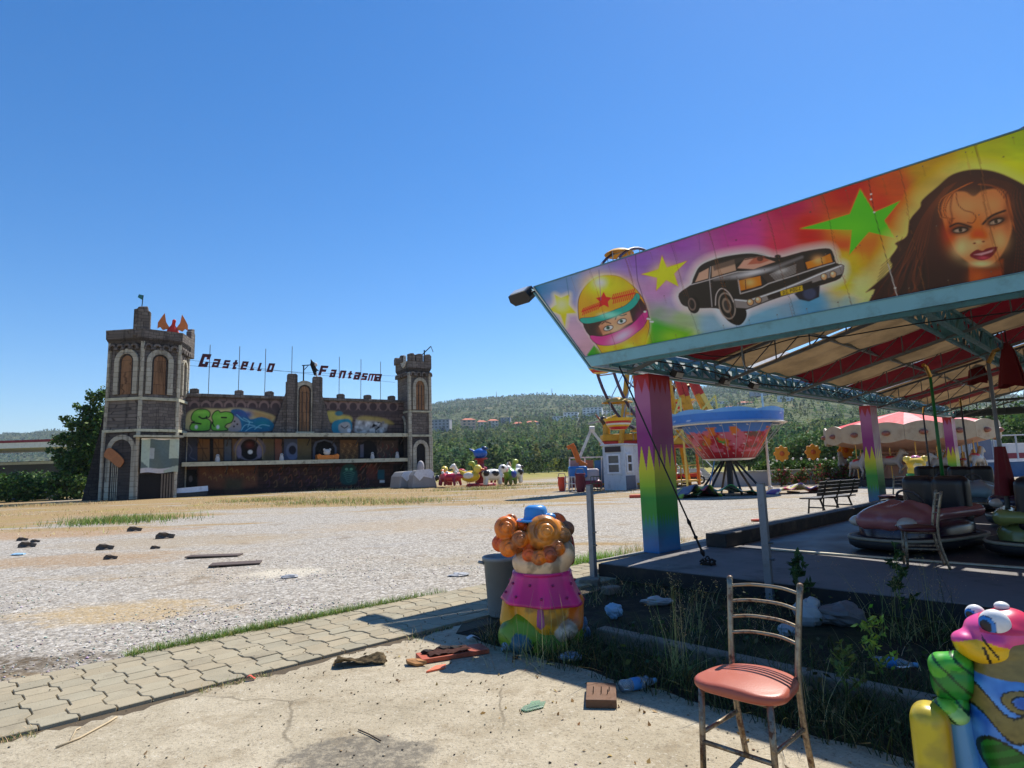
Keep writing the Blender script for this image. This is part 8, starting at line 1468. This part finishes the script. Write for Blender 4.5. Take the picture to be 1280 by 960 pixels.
# ---- litter and debris near the camera
def piece(name, lab, cat, m, loc, rz, fn, bevel=0., smooth=False, tilt=(0, 0), group=None):
    b = MB(); fn(b); o = b.build(name, m, None, smooth, bevel); o.location = loc; o.rotation_euler = (tilt[0], tilt[1], rz); return tag(o, lab, cat, group)
z_ = .0165
g = G(566, 822); t = thing('laminate_board', 'broken terracotta coloured board with charred top lying on the concrete', 'board', (g.x, g.y, z_), R_(24)); b = MB(); b.box((0, 0, .018), (.56, .20, .034)); b.build('board', mat('terracotta laminate', S(176, 84, 54), .6, var=.2, scale=6, dirt=S(70, 36, 28), damt=.6, dscale=6), t, bevel=.004)
b = MB(); b.grid(lambda i, j: ((i - .62) * .34, (j - .5) * .16, .037 + .012 * fbm2(np.array([i * 9]), np.array([j * 9]), 1, 3)[0] * 2), 18, 10, lambda i, j: tuple(np.array(S(60, 34, 26)) * (.4 + 1.6 * fbm2(np.array([i * 7 + 3]), np.array([j * 7]), 1, 5)[0]))); b.col = (1, 1, 1); b.build('charred_patch', vmat('charred', .9, .2), t)
for k, (x, y, s) in enumerate(((-.2, .04, .05), (-.05, .07, .07), (.03, .03, .06))): b = MB(); b.ell((x, y, .05), (s, s * .5, .016), 7, 5, jit=.7); b.build('charred_flake', mat('char black', S(40, 30, 26), .9, var=.5, scale=30), t)
g = G(545, 840); piece('tile_shard', 'orange triangular shard in front of the broken board', 'shard', mat('shard orange', S(222, 112, 74), .6, var=.15), (g.x, g.y, z_), .5, lambda b: b.prism([(-.09, -.03), (.06, -.02), (.10, .05), (.02, .06)], 0, .012, ((1, 0, 0), (0, 1, 0), (0, 0, 1))))
g = G(520, 834); piece('bark_chip', 'tan curled chip left of the broken board', 'chip', mat('tan chip', S(170, 120, 70), .8, var=.3, scale=14), (g.x, g.y, z_), -.3, lambda b: b.ell((0, 0, .02), (.09, .04, .025), 9, 6, jit=.6))
g = G(450, 832); o = piece('burnt_rag', 'grey brown burnt rag on the edge of the pavers', 'rag', vmat('burnt rag', .95, .15, .4, bump=.6), (g.x, g.y, z_), .15, lambda b: b.grid(lambda i, j: ((i - .5) * .40, (j - .5) * .17, .012 + .10 * max(0, fbm2(np.array([i * 3.4 + 2]), np.array([j * 2.6]), 1, 8)[0] - .3) * (1 if .04 < i < .96 else .3)), 34, 16, lambda i, j: tuple(np.array(S(112, 96, 70)) * (.25 + 1.5 * fbm2(np.array([i * 6]), np.array([j * 4]), 1.2, 9)[0] ** 1.5))), smooth=False)
m = o.modifiers.new('t', 'SOLIDIFY'); m.thickness = .006
n = NT('green glass shard'); n.b.inputs['Transmission Weight'].default_value = .6; GLS = n.base(S(176, 206, 178), .12, 0, .6)
g = G(667, 888); piece('glass_shard', 'pale green glass shard on the sunlit concrete', 'glass shard', GLS, (g.x, g.y, z_ + .002), .3, lambda b: (b.prism([(-.09, -.02), (-.06, -.055), (.055, -.03), (.10, .05), (.03, .055), (-.05, .03)], 0, .008, ((1, 0, 0), (0, 1, 0), (0, 0, 1))), b.prism([(-.05, -.03), (.04, -.01), (.06, .04), (.0, .045)], .009, .016, ((1, 0, 0), (0, 1, .15), (0, 0, 1)))), .002)
g = G(752, 877); t = thing('wooden_block', 'brown wooden block with upright nails at the shadow edge', 'wood block', (g.x, g.y, z_), R_(-8)); b = MB(); b.box((0, 0, .024), (.19, .31, .05)); b.build('block', mat('brown block wood', S(112, 80, 56), .75, var=.35, scale=9, bump=.3, dirt=S(60, 40, 30), damt=.5, dscale=8), t, bevel=.004)
for x, y in ((-.05, -.05), (-.05, .0), (.0, -.05), (.04, -.05), (.0, .0), (.05, .0)): b = MB(); b.tube([(x, y, .045), (x + .003, y, .075)], .003, 5); b.build('nail', mat('rusty iron'), t)
n = NT('clear plastic'); n.b.inputs['Transmission Weight'].default_value = .75; PLA = n.base(S(206, 220, 228), .12, 0, .5)
def bottle(lab, loc, rz, s=1.):
    t = thing('plastic_bottle', lab, 'bottle', loc, rz, 'plastic bottles in the litter'); b = MB(); b.M = Matrix.Translation((0, 0, .034 * s)) @ Matrix.Rotation(R_(90), 4, 'Y') @ Matrix.Scale(s, 4); b.lathe([(0, 0), (.028, .0), (.033, .01), (.031, .05), (.033, .06), (.033, .13), (.030, .15), (.016, .19), (.013, .20), (.013, .215)], 18); b.build('bottle_body', PLA, t, True)
    b = MB(); b.M = Matrix.Translation((0, 0, .034 * s)) @ Matrix.Rotation(R_(90), 4, 'Y') @ Matrix.Scale(s, 4); b.lathe([(.0335, .07), (.0342, .071), (.0342, .122), (.0335, .123)], 18); b.build('label', mat('blue label', S(60, 130, 190), .4), t, True); b = MB(); b.M = Matrix.Translation((0, 0, .034 * s)) @ Matrix.Rotation(R_(90), 4, 'Y') @ Matrix.Scale(s, 4); b.lathe([(0, .235), (.014, .235), (.0145, .212), (0, .212)], 12); b.build('bottle_cap', mat('cap blue', S(110, 160, 196), .4), t, True)
g = G(776, 869); bottle('empty plastic bottle beside the wooden block', (g.x, g.y, z_), R_(20), 1.15)
g = G(1094, 845); bottle('crushed plastic bottle with blue label among the weeds right of the chair', (g.x, g.y, .06), R_(-25), 1.1)
def crumple(name, lab, cat, m, loc, r, seed, flat=.6): 
    rr = np.random.default_rng(seed); b = MB(); b.ell((0, 0, r[2] * .8), r, 16, 11); V = np.array(b.v); d = fbm2(V[:, 0] / r[0] * 2.2 + 30 + seed, V[:, 2] / r[2] * 2 + V[:, 1] / r[1] * 1.3 + 30, 1, seed, 3); c0 = np.array([0, 0, r[2] * .8]); b.v = [tuple(x) for x in c0 + (V - c0) * (.55 + .9 * d)[:, None]]; o = b.build(name, m, None, False); o.location = loc; return tag(o, lab, cat)
BAG = mat('dirty white plastic', S(168, 168, 168), .35, var=.2, scale=10, dirt=S(110, 104, 96), damt=.4); n = NT('clear cup plastic'); n.b.inputs['Transmission Weight'].default_value = .5; CUP = n.base(S(170, 190, 206), .15, 0, .5)
g = G(634, 816); crumple('crumpled_cup', 'crumpled clear plastic cup at the left foot of the curly statue', 'cup', CUP, (g.x, g.y, .015), (.055, .05, .05), 3)
g = G(712, 828); crumple('crushed_cup', 'crushed plastic cup in the shade right of the curly statue', 'cup', CUP, (g.x, g.y, .015), (.10, .05, .035), 4)
g = G(726, 800); crumple('blue_wrapper', 'dusty blue wrapper pressed against the right side of the curly statue', 'wrapper', mat('blue wrapper', S(96, 126, 156), .4, var=.3, scale=9), (g.x, g.y, .01), (.08, .07, .10), 5)
g = G(644, 826); piece('bottle_top', 'small black bottle cap by the crumpled cup', 'bottle cap', BLACK, (g.x, g.y, z_), 0, lambda b: b.lathe([(0, .018), (.022, .018), (.024, 0), (0, 0)], 14))
g = G(767, 774); crumple('blue_bag', 'small pale blue bag in the bed behind the kerb beam', 'bag', mat('pale blue bag', S(150, 186, 210), .35), (g.x, g.y, .02), (.09, .06, .07), 6)
g = G(1012, 782); crumple('white_bag', 'knotted white plastic bag in the bed behind the metal chair', 'bag', BAG, (g.x, g.y, .01), (.13, .09, .13), 7); g = G(1052, 782); crumple('grey_bag', 'dusty grey plastic bag lying right of the white bag', 'bag', mat('grey bag', S(112, 106, 104), .5, var=.3, scale=6), (g.x, g.y, .01), (.21, .12, .11), 8); g = G(985, 795); crumple('white_bag', 'small torn white bag glimpsed through the chair back', 'bag', BAG, (g.x, g.y, .0), (.1, .07, .05), 9)
g = G(822, 757); crumple('pale_rubbish', 'pale crumpled paper in the dark bed by the platform', 'rubbish', BAG, (g.x, g.y, .0), (.16, .07, .05), 10)
g = G(800, 862); crumple('blue_wrapper', 'crumpled pale blue wrapper right of the lying bottle', 'wrapper', CUP, (g.x + .06, g.y + .03, .015), (.06, .05, .03), 12)
g = G(592, 803); piece('paper_scrap', 'curled white paper scrap on the shaded pavers left of the statue', 'paper', BAG, (g.x, g.y, .04), .4, lambda b: b.grid(lambda i, j: ((i - .5) * .12, (j - .5) * .06, .02 * math.sin(i * 4)), 10, 4))
g = G(310 / 1.0, 858); g = G(314, 853); piece('red_wrapper', 'tiny red wrapper on the pavers edge', 'wrapper', mat('red scrap'), (g.x, g.y, .04), .3, lambda b: b.grid(lambda i, j: ((i - .5) * .06, (j - .5) * .03, .012 * math.sin(i * 5)), 8, 4))
for u, v, w, d, rz, lab in ((268, 696, .95, .34, .12, 'thin brown board lying on the gravel, the further one'), (295, 706, .80, .42, .3, 'dark board lying on the gravel, the nearer one')):
    g = G(u, v); piece('loose_board', lab, 'board', mat('weathered dark board', S(84, 70, 62), .85, var=.3, scale=4, bump=.3), (g.x, g.y, .03), rz, lambda b: b.box((0, 0, -.006), (w, d, .022)), .004, tilt=(R_(-1), R_(1)))
for k, (u, v, r, lab) in enumerate(((34, 684, .17, 'dark stone at the left of the gravel lot'), (28, 676, .12, 'small dark stone furthest left on the gravel'), (131, 687, .16, 'grey wedge stone on the gravel left of the boards'), (168, 664, .18, 'flat dark stone on the straw strip'), (206, 673, .2, 'largest dark stone pile on the gravel behind the boards'), (194, 686, .09, 'small brown stone left of the boards'), (138, 699, .11, 'reddish stone on the gravel below the grey wedge stone'), (44, 678, .10, 'dark pebble beside the left dark stone'))):
    g = G(u, v); o = MB(); o.ell((0, 0, r * .22), (r, r * .65, r * .55), 8, 5, jit=1.1); o = o.build('stone', mat('dark stone', S(96, 86, 76), .9, var=.35, scale=8, bump=.6), None); o.location = (g.x, g.y, 0); tag(o, lab, 'stone', 'stones on the gravel')
for k, (u, v, lab) in enumerate(((362, 722, 'pale litter scrap on the gravel right of the boards'), (22, 694, 'pale blue litter scrap on the gravel at the left edge'), (574, 720, 'white litter scrap on the gravel left of the bin'))):
    g = G(u, v); crumple('litter_scrap', lab, 'litter', [BAG, mat('pale blue bag'), BAG][k], (g.x, g.y, .0), (.14, .08, .025), 13 + k)
for (pts, lab) in ((((70, 934), (100, 922), (135, 903), (146, 896)), 'bent pale twig on the concrete by the pavers'), (((88, 925), (95, 912), (101, 909)), 'short pale twig stub beside the bent twig'), (((448, 912), (462, 918), (476, 926)), 'thin dark twig above the tar patch'), (((662, 829), (668, 833), (674, 841)), 'white curled straw in front of the curly statue')):
    b = MB(); P = [G(u, v, .022) for u, v in pts]; b.tube([tuple(p) for p in P], .006 if len(P) > 3 else .004, 6); tag(b.build('twig', mat('pale twig', S(190, 170, 136), .8) if 'dark' not in lab else mat('dark twig', S(70, 56, 44), .8), None, True), lab, 'twig')

# ================================================================== GRASS AND WEEDS
def blades(name, P, h, w, lean, cols, lab, cat='grass', kind='stuff', bend=.5, segs=3, parent=None):
    V, T, k = blade_tris(P, h, w, lean, bend, segs); c = np.repeat(rcol(len(P), cols, .25), k, 0); o = nmesh(name, V, T, GRASS, parent, c); return tag(o, lab, cat, None, kind) if kind else o
def pvpts(n, x0, x1, y0, y1, z=0., f=None):
    x, y = RNG.uniform(x0, x1, n), RNG.uniform(y0, y1, n)
    if f is not None: k = f(x, y); x, y = x[k], y[k]
    return np.stack([PV.o[0] + PV.a[0] * x + PV.b[0] * y, PV.o[1] + PV.a[1] * x + PV.b[1] * y, np.full(len(x), z)], 1)
GG = [S(96, 128, 52), S(120, 146, 62), S(80, 108, 46), S(150, 150, 84)]; DRY = [S(198, 176, 124), S(180, 154, 100), S(214, 196, 150), S(160, 140, 90)]; WEED = [S(56, 72, 34), S(72, 86, 40), S(44, 58, 30), S(96, 90, 56)]
n = 15000; P = pvpts(n, -1.12, -.90, -5.6, -2.2, 0, lambda x, y: RNG.random(len(x)) < np.clip(.25 + .9 * np.exp(-((x + .97) / .06) ** 2), 0, 1) * np.clip(1.1 - np.abs(y + 4.3) / 1.9, .12, 1)); blades('verge_grass', P, RNG.uniform(.03, .12, len(P)), .006, RNG.uniform(.2, .9, len(P)), GG, 'short green grass along the paver path edge')
P = pvpts(3800, -1.45, -.92, -.4, 1.9, 0, lambda x, y: RNG.random(len(x)) < np.exp(-(((x + 1.1) / .16) ** 2 + ((y - .75) / .65) ** 2))); blades('green_tuft', P, RNG.uniform(.06, .2, len(P)), .006, RNG.uniform(.2, .8, len(P)), [S(120, 160, 50), S(140, 176, 60), S(98, 136, 46)], 'bright green grass tuft left of the rainbow column')
P = pvpts(5200, -1.3, -.22, 1.6, 9, 0, lambda x, y: (fbm2(x + 20, y + 20, 1.1, 61) > .52)); blades('dry_kerb_grass', P, RNG.uniform(.06, .26, len(P)), .006, RNG.uniform(.2, .9, len(P)), DRY + GG[:1], 'dry straw along the kerb beyond the column')
# bed weeds
fb = lambda x, y: (fbm2(x + 30, y + 30, .9, 62) > .40) & ~((np.abs(y + 2.68) < .07) & (x > 1.7)) & ~((x < .9) & (y < -2.2))
P = pvpts(8500, .5, 7.5, -3.45, -2.3, 0, fb); blades('bed_weeds', P, RNG.uniform(.06, .3, len(P)), .007, RNG.uniform(.3, 1.1, len(P)), WEED, 'dark green weeds filling the front of the planting bed', segs=4)
P = pvpts(5000, .3, 7.5, -2.4, -.4, 0, fb); blades('bed_weeds', P, RNG.uniform(.04, .22, len(P)), .006, RNG.uniform(.3, 1.2, len(P)), WEED + DRY[:1], 'sparse weeds in the shaded bed under the platform edge', segs=4)
P = pvpts(1500, 2.0, 7.5, -3.4, -.5, 0, fb); V, Fq = leaf_quads(P + np.stack([0 * P[:, 0], 0 * P[:, 0], RNG.uniform(.02, .22, len(P))], 1), .022, 1.); tag(nmesh('bed_leaves', V, Fq, LEAF, None, np.repeat(rcol(len(P), WEED, .3), 4, 0)), 'small weed leaves in the bed', 'weeds', None, 'stuff')
def stalks(lab, x, y, n, h, spread, cols, seeds=True, name='grass_clump', cat='grass clump', lean=.3, group=None, z=0.):
    t = pvthing(name, lab, cat, x, y, z, 0, group); P = RNG.normal(size=(n, 3)) * np.array([spread, spread, 0]); V, T, k = blade_tris(P, RNG.uniform(.5, 1.0, n) * h, .004, RNG.uniform(.02, lean, n), .8, 5); tag(nmesh('stems', V, T, GRASS, t, np.repeat(rcol(n, cols, .2), k, 0)), kind='stuff')
    if seeds:
        tips = V.reshape(n, k, 3)[:, -1]; Q = np.repeat(tips, 9, 0) + RNG.normal(size=(n * 9, 3)) * np.array([.016, .016, .03]) - np.array([0, 0, .03]); V2, F2 = leaf_quads(Q, .007, .2, .3); tag(nmesh('seed_heads', V2, F2, GRASS, t, np.repeat(rcol(len(Q), DRY, .2), 4, 0)), kind='stuff')
    m = n * 2; P = RNG.normal(size=(m, 3)) * np.array([spread * 1.3, spread * 1.3, 0]); V, T, k = blade_tris(P, RNG.uniform(.3, .6, m) * h * .6, .006, RNG.uniform(.3, 1.1, m), .6, 4); nmesh('leaves', V, T, GRASS, t, np.repeat(rcol(m, [cols[0], cols[-1]], .25), k, 0)); return t
DG = [S(170, 168, 100), S(140, 150, 80), S(190, 180, 120)]
L_ = lambda u, v: PV.loc(G(u, v))
q = L_(850, 850); stalks('tall pale grass clump with seed heads left of the metal chair', q[0], q[1], 26, .80, .05, DG)
q = L_(680, 822); stalks('thin tall grass growing in front of the curly haired statue', q[0] + .05, q[1] - .08, 30, .62, .10, DG, False, lean=.15)
q = L_(612, 800); stalks('drooping pale dry grass clump left of the curly haired statue', q[0], q[1], 16, .34, .03, DRY, False, lean=1.2)
q = L_(588, 838); stalks('single dry straws standing by the broken board', q[0] + .15, q[1] + .1, 3, .34, .03, DRY, False, lean=.5)
q = L_(722, 818); stalks('dry trailing grass at the right foot of the curly haired statue', q[0], q[1], 20, .4, .05, DRY + DG, False, lean=1.1)
q = L_(785, 830); stalks('loose weed clump in the bed behind the wooden block', q[0], q[1], 30, .4, .1, WEED, False, lean=.7)
q = L_(1010, 870); stalks('weed clump in the bed right behind the metal chair', q[0], q[1], 40, .45, .12, WEED, False, lean=.8)
q = L_(1040, 905); stalks('weed clump at the concrete edge right of the metal chair', q[0], q[1], 46, .42, .12, WEED + DRY[:1], False, lean=.9)
q = L_(1110, 905); stalks('weed clump at the concrete edge beside the frog statue', q[0], q[1], 46, .45, .14, WEED, False, lean=.9)
q = L_(1120, 800); stalks('tall dark grass in the bed before the platform, nearest the frog statue', q[0], q[1], 34, .75, .1, WEED + DG, True, lean=.5)
q = L_(1180, 800); stalks('tall grass in the bed behind the frog statue', q[0], q[1], 30, .8, .1, WEED + DG, True, lean=.5)
q = L_(940, 800); stalks('grass clump seen through the back of the metal chair', q[0], q[1], 26, .4, .1, WEED, True, lean=.6)
q = L_(868, 790); stalks('spiky seed grass left of the chair back', q[0], q[1], 12, .5, .05, DG, True, lean=.3)
q = L_(803, 700); stalks('wispy dry grass growing by the left grey post', q[0] + .3, q[1] - .9, 8, .55, .08, DRY, True, lean=.6)
def leafy(lab, x, y, h, cols, n=14, ls=.05, lean=(0, 0), z=0.):
    t = pvthing('leafy_weed', lab, 'weed plant', x, y, z); b = MB(); br = [[(0, 0, 0), (lean[0] * .4, lean[1] * .4, h * .5), (lean[0], lean[1], h)]]
    for k in range(6): a = k * 2.4; s = .25 + .11 * k; c = Vector((lean[0] * s, lean[1] * s, h * s)); br.append([tuple(c), tuple(c + Vector((math.cos(a) * .06, math.sin(a) * .06, .06))), tuple(c + Vector((math.cos(a) * .12, math.sin(a) * .12, .14)) * (1.2 - s))])
    for q_ in br: b.tube(q_, [.005, .004, .0015], 5)
    b.build('stem', mat('weed stem', S(110, 130, 60), .6), t, True); Q = np.concatenate([np.array([np.array(q_[0]) * (1 - s) + np.array(q_[2]) * s for s in np.linspace(.25, 1, n)]) for q_ in br]); Q = Q + RNG.normal(size=Q.shape) * .016; V, F2 = leaf_quads(np.concatenate([Q, Q + .01]), ls * .5, .9, .42); nmesh('leaves', V, F2, LEAF, t, np.repeat(rcol(len(Q) * 2, cols, .2), 4, 0)); return t
q = L_(1098, 868); leafy('yellow green flowering weed catching light left of the frog statue', q[0], q[1], .52, [S(150, 170, 60), S(170, 184, 80), S(120, 150, 54)], 12, .04)
q = L_(1130, 790); leafy('dark leafy weed reaching above the platform edge', q[0], q[1], .75, [S(50, 74, 40), S(64, 90, 46)], 14, .06)
q = L_(1000, 760); leafy('dark broad leaved weed by the right grey post', q[0], q[1], .55, [S(56, 78, 44), S(70, 94, 52)], 8, .09)
q = L_(1060, 890); leafy('olive weed at the bed edge right of the chair legs', q[0], q[1], .4, [S(110, 124, 60), S(84, 104, 50)], 12, .04)
# grit, chips and leaf bits on the concrete; weeds in the paver joints
def grit(name, n, xr, yr, s0, s1, cols, f, lab, z):
    P = pvpts(n, *xr, *yr, z, f); n = len(P); sz = s0 + (s1 - s0) * RNG.random(n) ** 3; V = oc[None, :6] * (sz[:, None, None] * RNG.uniform(.5, 1.4, (n, 6, 1))); V[..., 2] *= .45; an = RNG.random(n) * 6.28; ca, sa = np.cos(an)[:, None], np.sin(an)[:, None]
    V = np.stack([V[..., 0] * ca - V[..., 1] * sa, V[..., 0] * sa + V[..., 1] * ca, V[..., 2]], -1) + P[:, None]; tag(nmesh(name, V.reshape(-1, 3), (np.arange(n)[:, None, None] * 6 + oct_f).reshape(-1, 3), vmat('loose stones'), None, np.repeat(rcol(n, cols, .25), 6, 0)), lab, 'grit', None, 'stuff')
GRC = [S(120, 108, 90), S(84, 74, 60), S(170, 160, 140), S(60, 50, 40), S(150, 120, 80)]
grit('concrete_grit', 5200, (.42, 6), (-9, -3.3), .002, .010, GRC, lambda x, y: RNG.random(len(x)) < np.clip(.12 + .9 * np.exp(-(x - .42) / .16) + .8 * np.exp((y + 3.45) / .2) + .7 * (fbm2(x + 40, y + 40, 1.3, 81) > .58), 0, 1), 'loose grit and chips on the concrete apron', .018)
grit('path_grit', 2200, (-.98, .46), (-9, 1.8), .002, .009, GRC, lambda x, y: RNG.random(len(x)) < np.clip(.25 + np.exp(-(x + .95) / .1) + np.exp((x - .42) / .08), 0, 1), 'grit lying on the paver path', .038)
P = pvpts(260, .42, 4, -6, -3.3, .02, lambda x, y: (y > -4.4) | (fbm2(x + 50, y + 50, 1.2, 82) > .6)); V, Fq = leaf_quads(P, .016, 3., .5); tag(nmesh('leaf_litter', V, Fq, LEAF, None, np.repeat(rcol(len(P), [S(140, 104, 60), S(100, 76, 46), S(170, 140, 90)], .2), 4, 0)), 'dry leaf bits on the concrete', 'leaf litter', None, 'stuff')
P = pvpts(2600, .33, .47, -9, -3.2, .01, lambda x, y: fbm2(x * 0 + 3, y * 2 + 60, .9, 83) > .55); blades('joint_weeds', P, RNG.uniform(.015, .055, len(P)), .004, RNG.uniform(.3, 1.1, len(P)), GG + DRY, 'small weeds along the seam between pavers and concrete')
P = pvpts(900, -.9, .4, -9, 1.5, .03, lambda x, y: ((((x + .94) % wR) < .012) | (((x + .94) % wR) > wR - .012)) & (fbm2(x + 70, y + 70, .8, 84) > .55)); blades('paver_weeds', P, RNG.uniform(.01, .045, len(P)), .004, RNG.uniform(.3, 1.1, len(P)), GG + DRY, 'tiny weeds growing between the pavers')
q = L_(520, 800); stalks('small dry weed at the paver edge behind the broken board', q[0], q[1], 14, .16, .06, DRY + GG[:1], False, lean=1.0)
# dry grass out on the lot
n = 26000; r = np.sqrt(RNG.uniform(13 ** 2, 62 ** 2, n)); a = R_(-52) + RNG.random(n) * R_(82); X, Y = r * np.sin(a), r * np.cos(a); f = fbm2(X * .5 + 200, Y + 200, .16, 71, 4); k = (f > .54 - .07 * np.clip((r - 20) / 25, 0, 1)) & ~((X > 1.5) & (Y < 30)); X, Y = X[k], Y[k]
P = np.stack([X, Y, 0 * X], 1); blades('dry_grass', P, RNG.uniform(.04, .16, len(P)) * (1 + .5 * (RNG.random(len(P)) < .1)), RNG.uniform(.012, .03, len(P)), RNG.uniform(.3, 1.3, len(P)), DRY + DRY + [S(150, 150, 80)], 'dry straw coloured grass on the far part of the lot', segs=2)
for (u, v, rx, ry, n, h, lab, cc) in ((150, 652, 2.2, .9, 1700, .35, 'green weed patch on the straw strip before the castle', GG), (330, 626, 3.0, 1.0, 1500, .3, 'grass patch before the castle wall', GG + DRY), (410, 628, 3, 1.2, 1500, .3, 'grass patch before the right half of the castle', GG + DRY), (500, 628, 3, 1.2, 1300, .3, 'mixed grass patch before the castle right tower', DRY + GG), (235, 618, 3.5, .6, 1600, .4, 'green grass at the foot of the left tower', GG + DRY), (330, 615, 8, .6, 2600, .4, 'dry grass along the foot of the castle wall', DRY + GG[:1]), (60, 632, 4, .8, 1500, .25, 'straw patch before the tree', DRY), (600, 612, 3.5, .5, 1400, .35, 'grass round the animal roundabout', GG + DRY), (680, 606, 3.5, .5, 900, .3, 'grass strip right of the animal roundabout', DRY + GG)):
    g = G(u, v); P = np.stack([g.x + RNG.normal(size=n) * rx * .5, g.y + RNG.normal(size=n) * ry, np.zeros(n)], 1); blades('grass_patch', P, RNG.uniform(.3, 1, n) * h, RNG.uniform(.012, .025, n), RNG.uniform(.1, .8, n), cc, lab)
# ================================================================== AIR
b = MB(); b.box((0, 0, 213), (13400, 13400, 432)); n = NT('haze air'); n.t.nodes.remove(n.b); pvn = n.t.nodes.new('ShaderNodeVolumePrincipled')
pvn.inputs['Color'].default_value = (.72, .84, .98, 1); pvn.inputs['Density'].default_value = .00010; pvn.inputs['Anisotropy'].default_value = .25
n.t.links.new(pvn.outputs[0], n.t.nodes['Material Output'].inputs['Volume']); tag(b.build('haze', n.m), kind='stuff', label='thin bluish haze over the whole valley', cat='haze')
